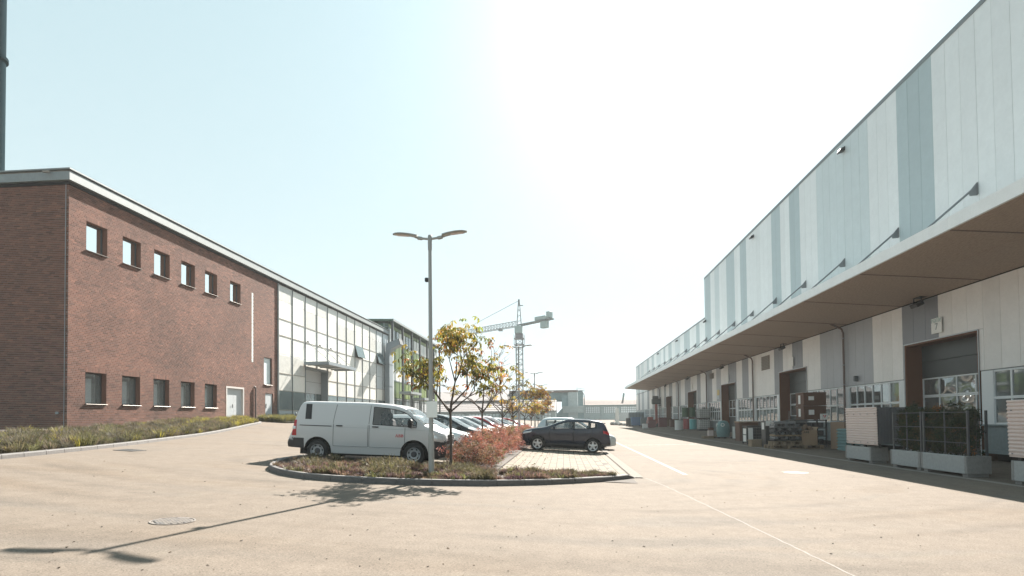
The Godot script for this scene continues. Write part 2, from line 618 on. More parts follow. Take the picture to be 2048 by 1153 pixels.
# ---------------------------------------------------------------- ground
func axis_lines(parts: Array) -> Array:
	var o := []
	for p in parts:
		var n := int(round((p[1] - p[0]) / p[2]))
		for i in n:
			o.append(p[0] + (p[1] - p[0]) * i / n)
	o.append(parts[-1][1])
	return o

func build_ground() -> void:
	var xs := axis_lines([[-220.0, -60.0, 20.0], [-60.0, -22.0, 2.0], [-22.0, -14.0, 0.5], [-14.0, 13.0, 0.2], [13.0, 24.0, 1.0], [24.0, 220.0, 28.0]])
	var ds := axis_lines([[-40.0, 0.0, 4.0], [0.0, 4.0, 0.5], [4.0, 14.0, 0.16], [14.0, 40.0, 0.4], [40.0, 180.0, 3.0], [180.0, 480.0, 50.0]])
	var g := Geo.new()
	g.tinted = true
	var f := FastNoiseLite.new()
	f.seed = 5
	f.frequency = 0.16
	f.fractal_octaves = 4
	var f2 := FastNoiseLite.new()
	f2.seed = 9
	f2.frequency = 0.5
	f2.fractal_octaves = 3
	var rows := []
	for d in ds:
		var row := []
		for x in xs:
			row.append(Vector3(x, gy(x, d), -d))
		rows.append(row)
	var base := 0
	for i in ds.size():
		for j in xs.size():
			var p: Vector3 = rows[i][j]
			var d: float = ds[i]
			var x: float = xs[j]
			# wheel sweeps: long streaks that follow the turn round the island
			var r := sqrt(pow(x + 3.0, 2) * 0.35 + pow(d - 17.0, 2))
			var s := f.get_noise_2d(r * 9.0, x * 0.35) * 0.26 + f.get_noise_2d(x * 1.6 + 50.0, d * 1.6) * 0.14 + f2.get_noise_2d(x * 0.9, d * 4.2) * 0.10
			var warm := f.get_noise_2d(x * 0.5 - 90.0, d * 2.5 + 30.0)
			var q := 1.0 + s
			g.tint = Color(q * (1.0 + 0.06 * warm), q, q * (1.0 - 0.07 * warm))
			var nx := Vector3(-(gy(x + 0.3, d) - gy(x - 0.3, d)) / 0.6, 1.0, (gy(x, d + 0.3) - gy(x, d - 0.3)) / 0.6).normalized()
			g.vert(p, nx)
	var J := xs.size()
	for i in ds.size() - 1:
		for j in J - 1:
			var a := base + i * J + j
			g.ix.append_array(PackedInt32Array([a, a + J + 1, a + 1, a, a + J, a + J + 1]))
	struct("asphalt_ground", g, M.asphalt)
	# painted line along the lane, a worn patch, the seam where two layers of asphalt meet
	var l := Geo.new()
	strip(l, [Vector2(3.62, 17.9), Vector2(3.68, 30.0), Vector2(3.74, 48.0), Vector2(3.8, 80.0)], 0.075, 0.004)
	struct("lane_line", l, M.road_paint)
	l = Geo.new()
	var sm := []
	var r2 := RandomNumberGenerator.new()
	r2.seed = 4
	for k in 60:
		var t := k / 59.0
		sm.append(Vector2(lerpf(2.25, 3.1, pow(t, 0.75)) + r2.randf_range(-0.012, 0.012), lerpf(16.6, 5.6, t)))
	strip(l, sm, 0.010, 0.003)
	struct("asphalt_seam", l, M.seam_paint)
	l = Geo.new()
	for k in 22:
		var a := 3.9 + k * 0.22 + r2.randf_range(-0.03, 0.03)
		strip(l, [Vector2(a, 38.05 + k * 0.06), Vector2(a + r2.randf_range(0.13, 0.2), 38.05 + k * 0.06 + 0.05)], 0.11, 0.004)
	struct("worn_crosswise_line", l, M.road_paint)
	l = Geo.new()
	for k in 16:
		var a := 4.0 + r2.randf() * 4.6
		strip(l, [Vector2(a, 37.95 + (a - 4.0) * 0.27), Vector2(a + r2.randf_range(0.05, 0.2), 37.95 + (a - 4.0) * 0.27)], 0.03, 0.006)
	struct("patching_tar", l, M.iron)
	l = Geo.new()
	blob(l, Vector2(7.18, 18.9), 0.42, 0.45, 0.004, 3)
	struct("white_paint_patch", l, M.road_paint)
	# gutter strip of pale stone along the hall's apron and the flush edge of the lane beside the bays
	l = Geo.new()
	strip(l, [Vector2(11.0, 8.0), Vector2(11.0, 40.0), Vector2(11.0, 110.0)], 0.12, 0.005)
	struct("gutter_strip", l, M.seam_paint)
	l = Geo.new()
	strip(l, [Vector2(2.06, 16.6), Vector2(2.1, 40.0), Vector2(2.1, 110.0)], 0.15, 0.022)
	struct("bay_edge", l, M.kerb_pale)

func strip(g: Geo, pts: Array, hw: float, up: float) -> void:
	# ribbon on the ground through Vector2(x, d); subdivided to follow the slope
	var q := []
	for i in pts.size() - 1:
		var n := maxi(1, int(pts[i].distance_to(pts[i + 1]) / 1.5))
		for k in n:
			q.append(pts[i].lerp(pts[i + 1], float(k) / n))
	q.append(pts[-1])
	for i in q.size() - 1:
		var t: Vector2 = (q[mini(i + 1, q.size() - 1)] - q[i]).normalized()
		var t2: Vector2 = (q[mini(i + 2, q.size() - 1)] - q[i + 1]).normalized() if i + 2 < q.size() else t
		var s := Vector2(t.y, -t.x) * hw
		var s2 := Vector2(t2.y, -t2.x) * hw
		var a: Vector2 = q[i] - s
		var b: Vector2 = q[i] + s
		var c: Vector2 = q[i + 1] + s2
		var d: Vector2 = q[i + 1] - s2
		g.quad(P(a.x, a.y, up), P(b.x, b.y, up), P(c.x, c.y, up), P(d.x, d.y, up))

func blob(g: Geo, c: Vector2, rx: float, rd: float, up: float, sd: int) -> void:
	var r := RandomNumberGenerator.new()
	r.seed = sd
	var pts := []
	for k in 22:
		var a := TAU * k / 22
		var m := r.randf_range(0.75, 1.1)
		pts.append(Vector2(c.x + cos(a) * rx * m, c.y + sin(a) * rd * m))
	for k in 22:
		var a: Vector2 = pts[k]
		var b: Vector2 = pts[(k + 1) % 22]
		g.tri(P(c.x, c.y, up), P(a.x, a.y, up), P(b.x, b.y, up))

# ---------------------------------------------------------------- parking island
func kerb_path() -> Array:
	# outer edge of the raised kerb, Vector2(x, d), from the back left round the front to the right tip
	return [Vector2(-8.15, 17.0), Vector2(-8.0, 15.9), Vector2(-7.69, 14.8), Vector2(-7.3, 14.0), Vector2(-6.64, 13.22), Vector2(-5.95, 12.7), Vector2(-5.33, 12.45), Vector2(-4.6, 12.32), Vector2(-3.8, 12.36), Vector2(-2.87, 12.56), Vector2(-2.1, 12.84), Vector2(-1.44, 13.15), Vector2(-0.4, 13.9), Vector2(0.6, 14.85), Vector2(1.4, 15.75), Vector2(2.0, 16.6)]

func smooth_path(p: Array, n: int) -> Array:
	var c := Curve2D.new()
	for i in p.size():
		var a: Vector2 = p[maxi(i - 1, 0)]
		var b: Vector2 = p[mini(i + 1, p.size() - 1)]
		c.add_point(p[i], (a - b) / 6.0, (b - a) / 6.0)
	var o := []
	for i in n:
		o.append(c.sample_baked(c.get_baked_length() * i / (n - 1), true))
	return o

func build_island() -> void:
	var path := smooth_path(kerb_path(), 60)
	# kerb stones, each about 0.75 m, tapering into the ground at the right tip
	var kerb := thing("kerb", "curved dark concrete kerb round the front of the planted parking island", "kerb")
	var i := 0
	while i < path.size() - 1:
		var g := Geo.new()
		var e := mini(i + 3, path.size() - 1)
		var ring := []
		for k in range(i, e + 1):
			var a: Vector2 = path[k]
			var t: Vector2 = (path[mini(k + 1, path.size() - 1)] - path[maxi(k - 1, 0)]).normalized()
			var nn := Vector2(-t.y, t.x) # towards the bed
			var h := 0.115 * (1.0 - smoothstep(0.965, 1.0, float(k) / (path.size() - 1))) + 0.012
			h *= smoothstep(-0.02, 0.05, float(k) / (path.size() - 1))
			var shrink := 0.006 * (1.0 if k == i else (-1.0 if k == e else 0.0))
			a += t * shrink
			var b := a + nn * 0.02
			var c2 := a + nn * 0.13
			ring.append([P(a.x, a.y, -0.05), P(a.x, a.y, h - 0.02), P(b.x, b.y, h), P(c2.x, c2.y, h), P(c2.x, c2.y, -0.05)])
		for k in ring.size() - 1:
			for j in 4:
				g.quad(ring[k + 1][j], ring[k][j], ring[k][j + 1], ring[k + 1][j + 1])
		for k in [0, ring.size() - 1]:
			g.quad(ring[k][0], ring[k][1], ring[k][3], ring[k][4])
		part(kerb, "kerb_stone", g, M.kerb)
		i = e
	# soil of the front bed and of the middle strip
	var g2 := Geo.new()
	for k in path.size() - 1:
		var a: Vector2 = path[k]
		var b: Vector2 = path[k + 1]
		if a.x < -8.0 or a.x > 1.7: continue
		var da := bed_back(a.x)
		var db := bed_back(b.x)
		for m in 3:
			var u := m / 3.0
			var w := (m + 1) / 3.0
			g2.quad(P(a.x, lerpf(a.y, da, u), 0.06), P(b.x, lerpf(b.y, db, u), 0.06), P(b.x, lerpf(b.y, db, w), 0.06), P(a.x, lerpf(a.y, da, w), 0.06))
	struct("front_bed_soil", g2, M.soil)
	g2 = Geo.new()
	for k in 60:
		var d0 := 15.0 + k * 1.5
		g2.quad(P(-3.35, d0, 0.04), P(-1.9, d0, 0.04), P(-1.9, d0 + 1.5, 0.04), P(-3.35, d0 + 1.5, 0.04))
	struct("median_soil", g2, M.soil)
	# paved bays: long pavers laid along the lane with grassy joints
	var lot := thing("paved_bay_floor", "sunlit tan paved bays right of the planted strip, under the black car", "paving")
	lot.set_meta("kind", "structure")
	pavers(lot, -1.9, 1.86, 15.4, 52.0, 300)
	lot = thing("paved_bay_floor", "tan paved bays left of the planted strip, under the white van", "paving")
	lot.set_meta("kind", "structure")
	pavers(lot, -8.3, -3.35, 16.3, 52.0, 40)
	g2 = Geo.new()
	strip(g2, [Vector2(-0.02, 15.2), Vector2(-0.02, 50.0), Vector2(-0.02, 110.0)], 1.9, 0.006)
	struct("paving_bed_right", g2, M.soil)
	g2 = Geo.new()
	strip(g2, [Vector2(-5.85, 16.2), Vector2(-5.85, 50.0), Vector2(-5.85, 110.0)], 2.5, 0.006)
	struct("paving_bed_left", g2, M.soil)
	g2 = Geo.new()
	strip(g2, [Vector2(-8.45, 16.6), Vector2(-8.45, 110.0)], 0.12, 0.03)
	struct("left_bay_edge", g2, M.kerb)

func bed_back(x: float) -> float:
	return 16.3 if x < -3.4 else (15.5 if x < -0.9 else lerpf(15.5, 16.4, clampf((x + 0.9) / 2.6, 0.0, 1.0)))

func pavers(root: Node3D, x0: float, x1: float, d0: float, d1: float, single: int) -> void:
	var r := RandomNumberGenerator.new()
	r.seed = 21
	var w := 0.235
	var l := 0.36
	var mesh := Geo.new()
	mesh.bbox(Vector3.ZERO, Vector3(w - 0.017, 0.06, l - 0.008), 0.006)
	var bm := mesh.mesh()
	var made := 0
	var xs := []
	var cols := []
	var tones := []
	for k in 5:
		var t := r.randf_range(0.93, 1.06)
		var m: StandardMaterial3D = M.paver.duplicate()
		m.vertex_color_use_as_albedo = false
		m.albedo_color = (Color(0.285, 0.245, 0.20) * t).linear_to_srgb()
		tones.append(m)
	var nx := int((x1 - x0) / w)
	var nd := int((d1 - d0) / l)
	for j in nd:
		for i in nx:
			var x := x0 + (i + 0.5) * w
			var d := d0 + (j + 0.5) * l
			if root.name == "paved_bay_floor" and d < bed_back(x) + 0.1: continue
			var t := Transform3D(Basis(Vector3.BACK, slope_z(x, d) + r.randf_range(-0.008, 0.008)) * Basis(Vector3.RIGHT, r.randf_range(-0.006, 0.006)), P(x, d, -0.012 + r.randf_range(-0.003, 0.003)))
			if made < single and x > -1.5 + (-5.0 if single < 100 else 0.0):
				var o := part(root, "paver", bm, tones[r.randi() % 5])
				o.transform = t
				made += 1
			else:
				xs.append(t)
				var q := r.randf_range(0.93, 1.06)
				cols.append(Color(q, q * r.randf_range(0.97, 1.02), q * r.randf_range(0.94, 1.02)))
	many(root, "pavers_beyond", bm, M.paver, xs, cols)

# ---------------------------------------------------------------- brick building
func minus(a: float, b: float, cuts: Array) -> Array:
	var segs := [[a, b]]
	for c in cuts:
		var o := []
		for s in segs:
			if c[1] <= s[0] or c[0] >= s[1]:
				o.append(s)
				continue
			if c[0] > s[0]: o.append([s[0], c[0]])
			if c[1] < s[1]: o.append([c[1], s[1]])
		segs = o
	return segs

func brick_box() -> ArrayMesh:
	var g := Geo.new()
	g.box(Vector3.ZERO, Vector3.ONE)
	return g.mesh()

func build_brick_building() -> void:
	var r := RandomNumberGenerator.new()
	r.seed = 77
	var X := -21.1
	var D0 := 23.16
	var D1 := 41.57
	var TOP := 12.08
	var b := thing("brick_building", "red brick building with small square windows on the left", "building")
	var holes := []   # d0, d1, y0, y1, kind
	for k in 6:
		var a := 24.09 + 2.168 * k + (0.45 if k == 5 else 0.0)
		holes.append([a, a + 1.2, 9.5, 10.8, 0])
	for k in 5:
		var a := 24.1 + 2.168 * k
		holes.append([a, a + 1.2, 2.63, 4.04, 1])
	holes.append([34.95, 37.02, 1.55, 4.03, 2])
	holes.append([37.95, 38.2, 5.83, 10.6, 3])
	holes.append([39.6, 40.75, 4.41, 6.38, 4])
	holes.append([39.8, 40.9, 1.55, 3.82, 5])
	# mortar wall with its openings
	var dl := [D0, D1]
	var yl := [0.6, TOP]
	for h in holes:
		dl.append_array([h[0], h[1]])
		yl.append_array([h[2], h[3]])
	dl.sort()
	yl.sort()
	var g := Geo.new()
	var mx := X - 0.012
	for i in dl.size() - 1:
		for j in yl.size() - 1:
			if dl[i + 1] - dl[i] < 1e-4 or yl[j + 1] - yl[j] < 1e-4: continue
			var cd: float = (dl[i] + dl[i + 1]) / 2
			var cy: float = (yl[j] + yl[j + 1]) / 2
			var hole := false
			for h in holes:
				if cd > h[0] and cd < h[1] and cy > h[2] and cy < h[3]: hole = true
			if not hole:
				g.quad(Vector3(mx, yl[j], -dl[i]), Vector3(mx, yl[j], -dl[i + 1]), Vector3(mx, yl[j + 1], -dl[i + 1]), Vector3(mx, yl[j + 1], -dl[i]))
	# end wall, back and roof
	var zx := -(D0 + 0.012)
	g.quad(Vector3(-48, 0.6, zx), Vector3(mx, 0.6, zx), Vector3(mx, TOP, zx), Vector3(-48, TOP, zx))
	g.quad(Vector3(-48, 0.6, -D1), Vector3(-48, 0.6, zx), Vector3(-48, TOP, zx), Vector3(-48, TOP, -D1))
	g.quad(Vector3(mx, 0.6, -D1), Vector3(-48, 0.6, -D1), Vector3(-48, TOP, -D1), Vector3(mx, TOP, -D1))
	part(b, "wall", g, M.mortar)
	g = Geo.new()
	g.span(Vector3(-48, TOP - 0.02, -D1), Vector3(X - 0.02, 12.5, -D0 - 0.02))
	part(b, "roof", g, M.cornice_edge)
	# reveals of the openings
	g = Geo.new()
	for h in holes:
		var dep := X - (0.32 if h[4] < 2 or h[4] == 4 else 0.22)
		var A := [Vector3(X, h[2], -h[0]), Vector3(X, h[2], -h[1]), Vector3(X, h[3], -h[1]), Vector3(X, h[3], -h[0])]
		g = Geo.new()
		for k in 4:
			var p: Vector3 = A[k]
			var q: Vector3 = A[(k + 1) % 4]
			g.quad(p, q, Vector3(dep, q.y, q.z), Vector3(dep, p.y, p.z))
		part(b, "reveal", g, M.brick2)
	# bricks of the long wall: too small to pick apart one by one, still real
	var ch := 0.0775
	var xs := []
	var cols := []
	var rows := int((TOP - 0.9) / ch)
	var tone := func() -> Color:
		var t := r.randf_range(0.78, 1.14)
		var u := r.randf()
		if u < 0.09: t *= 0.66
		if u > 0.94: t *= 1.25
		var w := r.randf_range(-0.05, 0.06)
		return Color(t * (1.0 + w), t, t * (1.0 - w * 0.6))
	var wn := FastNoiseLite.new()
	wn.seed = 6
	wn.frequency = 0.22
	wn.fractal_octaves = 3
	for j in rows:
		var y := TOP - (j + 0.5) * ch
		var cuts := []
		for h in holes:
			var up := 0.22 if h[4] < 2 else 0.0
			if y > h[2] and y < h[3] + up: cuts.append([h[0] - 0.006, h[1] + 0.006])
		var off: float = [0.0, 0.125, 0.06, 0.19][j % 4] + (0.02 if j % 3 == 0 else 0.0)
		var n := int((D1 - D0) / 0.25) + 2
		for i in n:
			var a := D0 - 0.25 + off + i * 0.25
			for s in minus(maxf(a, D0), minf(a + 0.239, D1), cuts):
				if s[1] - s[0] < 0.03: continue
				var bas := Basis.from_scale(Vector3(0.03, ch - 0.0145, s[1] - s[0]))
				xs.append(Transform3D(bas, Vector3(X - 0.015 + r.randf_range(-0.0025, 0.0025), y, -(s[0] + s[1]) / 2)))
				cols.append(tone.call() * (1.0 + 0.34 * wn.get_noise_2d(s[0], y * 1.2)))
	for h in holes:
		if h[4] > 1: continue
		var n := int((h[1] - h[0]) / 0.0775)
		for i in n:
			var w: float = (h[1] - h[0]) / n
			xs.append(Transform3D(Basis.from_scale(Vector3(0.03, 0.205, w - 0.011)), Vector3(X - 0.015, h[3] + 0.112, -(h[0] + (i + 0.5) * w))))
			cols.append(tone.call())
	# bricks of the end wall; the ones next to the corner each stand alone
	var bm := brick_box()
	var singles := []
	for j in rows:
		var y := TOP - (j + 0.5) * ch
		var off: float = [0.0, 0.125, 0.06, 0.19][j % 4]
		for i in 40:
			var x1 := X - off - i * 0.25 + (0.11 if i == 0 else 0.0)
			x1 = minf(x1, X)
			var x0 := X - off - i * 0.25 - 0.239 + (0.0 if i else 0.0)
			if x1 - x0 < 0.04: continue
			var t := Transform3D(Basis.from_scale(Vector3(x1 - x0, ch - 0.0145, 0.03)), Vector3((x0 + x1) / 2, y, -(D0 + 0.015 + r.randf_range(-0.0025, 0.0025))))
			if y > 2.2 and y < 5.6 and i < 8 and singles.size() < 300:
				singles.append(t)
			else:
				xs.append(t)
				cols.append(tone.call())
	for t in singles:
		var o := part(b, "brick", bm, M["brick%d" % [[0, 1, 2, 2, 3, 1, 0, 5, 4][r.randi() % 9]]])
		o.transform = t
	many(b, "brick_courses", bm, M.brick, xs, cols)
	# windows and doors
	for h in holes:
		var d0: float = h[0]
		var d1: float = h[1]
		var y0: float = h[2]
		var y1: float = h[3]
		var xi := X - (0.24 if h[4] < 2 else 0.09)
		match h[4]:
			0, 1, 4:
				g = Geo.new()
				var f := 0.055
				g.span(Vector3(xi - 0.06, y0, -d0 - f), Vector3(xi, y1, -d0))
				g.span(Vector3(xi - 0.06, y0, -d1), Vector3(xi, y1, -d1 + f))
				g.span(Vector3(xi - 0.058, y0, -d1 + f), Vector3(xi - 0.002, y0 + f, -d0 - f))
				g.span(Vector3(xi - 0.058, y1 - f, -d1 + f), Vector3(xi - 0.002, y1, -d0 - f))
				var w := part(b, "window", g, M.frame_dark)
				g = Geo.new()
				g.span(Vector3(xi - 0.04, y0 + f, -d1 + f), Vector3(xi - 0.03, y1 - f, -d0 - f))
				part(w, "pane", g, M.pane_glass if h[4] == 1 else (M.glass_sky if h[4] == 0 else M.blind))
				g = Geo.new()
				if h[4] == 1:
					g.quad(Vector3(xi - 0.12, y0 + f, -d0 - f), Vector3(xi - 0.12, y0 + f, -lerpf(d0, d1, 0.62)), Vector3(xi - 0.12, y1 - 0.25, -lerpf(d0, d1, 0.62)), Vector3(xi - 0.12, y1 - 0.25, -d0 - f))
					part(w, "blind", g, M.blind_low)
				else:
					g.quad(Vector3(xi - 0.1, y0 + 0.02, -d0), Vector3(xi - 0.1, y0 + 0.02, -d1), Vector3(xi - 0.1, y1, -d1), Vector3(xi - 0.1, y1, -d0))
					part(w, "blind", g, M.blind)
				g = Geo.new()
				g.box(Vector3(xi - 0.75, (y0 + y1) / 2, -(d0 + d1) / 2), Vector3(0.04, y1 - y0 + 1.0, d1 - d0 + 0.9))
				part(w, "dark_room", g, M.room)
				g = Geo.new()
				g.bbox(Vector3(X - 0.09, y0 - 0.012, -(d0 + d1) / 2), Vector3(0.32, 0.03, d1 - d0 + 0.06), 0.006, Basis(Vector3.BACK, -0.08))
				part(w, "sill", g, M.sill_metal)
			2:
				g = Geo.new()
				for e in [[d0, d0 + 0.11], [d1 - 0.11, d1]]:
					g.span(Vector3(X - 0.2, y0, -e[1]), Vector3(X + 0.012, y1, -e[0]))
				g.span(Vector3(X - 0.2, y1 - 0.11, -d1 + 0.11), Vector3(X + 0.012, y1, -d0 - 0.11))
				var dr := part(b, "double_door", g, M.trim_white)
				for e in [[d0 + 0.12, (d0 + d1) / 2 - 0.004], [(d0 + d1) / 2 + 0.004, d1 - 0.12]]:
					g = Geo.new()
					g.span(Vector3(X - 0.17, y0 + 0.02, -e[1]), Vector3(X - 0.12, y1 - 0.12, -e[0]))
					part(dr, "door_leaf", g, M.door_white)
				g = Geo.new()
				g.rod(Vector3(X - 0.08, 2.85, -(d0 + d1) / 2 + 0.08), Vector3(X - 0.08, 2.85, -(d0 + d1) / 2 + 0.2), 0.013)
				g.box(Vector3(X - 0.115, 2.8, -(d0 + d1) / 2 + 0.09), Vector3(0.012, 0.22, 0.045))
				part(dr, "door_handle", g, M.black_metal)
			3:
				g = Geo.new()
				g.span(Vector3(X - 0.06, y0, -d1), Vector3(X - 0.045, y1, -d0))
				var sl := part(b, "slit_window", g, M.panel_white)
				for k in 20:
					g = Geo.new()
					g.bbox(Vector3(X - 0.025, lerpf(y0, y1, (k + 0.5) / 20), -(d0 + d1) / 2), Vector3(0.05, (y1 - y0) / 20 - 0.03, d1 - d0 - 0.03), 0.008)
					part(sl, "glass_block", g, M.panel_white)
			5:
				g = Geo.new()
				g.span(Vector3(X - 0.1, y0, -d1 + 0.05), Vector3(X - 0.05, y1 - 0.05, -d0 - 0.05))
				var dr := part(b, "door", g, M.door_white)
				g = Geo.new()
				g.rod(Vector3(X - 0.01, 2.85, -d0 - 0.15), Vector3(X - 0.01, 2.85, -d0 - 0.27), 0.013)
				g.box(Vector3(X - 0.036, 2.9, -d0 - 0.2), Vector3(0.03, 0.3, 0.06))
				part(dr, "door_handle", g, M.grey_metal)
	# cornice on both walls
	cornice(b, X, D0, D1, true)
	# lightning rod cable, junction box and wall lamp on the end wall, downpipe stub by the door
	g = Geo.new()
	g.rod(Vector3(X - 0.12, 1.2, -D0 + 0.03), Vector3(X - 0.12, TOP, -D0 + 0.03), 0.014)
	part(b, "conduit", g, M.galvanised)
	g = Geo.new()
	g.bbox(Vector3(X - 0.42, 2.22, -D0 + 0.04), Vector3(0.14, 0.1, 0.07), 0.01)
	part(b, "socket_box", g, M.galvanised)
	g = Geo.new()
	g.rod(Vector3(X + 0.08, 1.5, -38.35), Vector3(X + 0.08, 4.1, -38.35), 0.055, 10)
	g.rod(Vector3(X + 0.08, 4.1, -38.35), Vector3(X - 0.03, 4.2, -38.35), 0.05, 8)
	part(b, "downpipe", g, M.pipe_brown)
	g = Geo.new()
	g.bbox(Vector3(X - 0.75, 12.52, -D0 + 0.33), Vector3(0.3, 0.07, 0.1), 0.01)
	part(b, "cornice_lamp", g, M.cornice_edge)
	# chimney behind, rising through the roof
	var c := thing("chimney", "tall black steel chimney with a collar, at the left edge behind the brick building", "chimney", Vector3(-26.93, 12.5, -25.0))
	g = Geo.new()
	g.lathe([Vector2(0.62, 0), Vector2(0.62, 30.0), Vector2(0.5, 30.0)], Vector3.ZERO, Vector3.UP, 32)
	part(c, "stack", g, M.chimney_black)
	g = Geo.new()
	g.lathe([Vector2(0.6, 6.55), Vector2(0.72, 6.6), Vector2(0.72, 6.75), Vector2(0.6, 6.8)], Vector3.ZERO, Vector3.UP, 32)
	part(c, "collar", g, M.chimney_black)
	g = Geo.new()
	g.lathe([Vector2(1.0, 0.0), Vector2(1.0, 0.08), Vector2(0.64, 0.55)], Vector3.ZERO, Vector3.UP, 32)
	part(c, "flashing", g, M.green_metal)

func cornice(b: Node3D, X: float, d0: float, d1: float, with_end: bool) -> void:
	var g := Geo.new()
	g.span(Vector3(X - 0.1, 12.06, -d1), Vector3(X + 0.05, 12.2, -d0 + (0.05 if with_end else 0.0)))
	if with_end: g.span(Vector3(-48, 12.06, -d0 - 0.1), Vector3(X - 0.1, 12.2, -d0 + 0.05))
	part(b, "shadow_gap", g, M.dark_gap)
	g = Geo.new()
	var n := 4
	for k in n:
		var a := lerpf(d0, d1, float(k) / n)
		var c := lerpf(d0, d1, float(k + 1) / n)
		g.span(Vector3(X - 0.1, 12.2, -c + 0.006), Vector3(X + 0.2, 12.56, -a + (0.2 if k == 0 and with_end else 0.0)))
	if with_end: g.span(Vector3(-48, 12.2, -d0 - 0.1), Vector3(X - 0.102, 12.56, -d0 + 0.2))
	part(b, "fascia", g, M.cornice)
	g = Geo.new()
	g.span(Vector3(X - 0.1, 12.562, -d1), Vector3(X + 0.1, 12.64, -d0 + (0.1 if with_end else 0.0)))
	if with_end: g.span(Vector3(-48, 12.562, -d0 - 0.1), Vector3(X - 0.102, 12.64, -d0 + 0.1))
	part(b, "ledge", g, M.cornice_edge)
	g = Geo.new()
	g.span(Vector3(X - 0.3, 12.642, -d1), Vector3(X + 0.24, 12.70, -d0 + (0.24 if with_end else 0.0)))
	if with_end: g.span(Vector3(-48, 12.642, -d0 - 0.3), Vector3(X - 0.302, 12.70, -d0 + 0.24))
	part(b, "roof_edge", g, M.cornice)

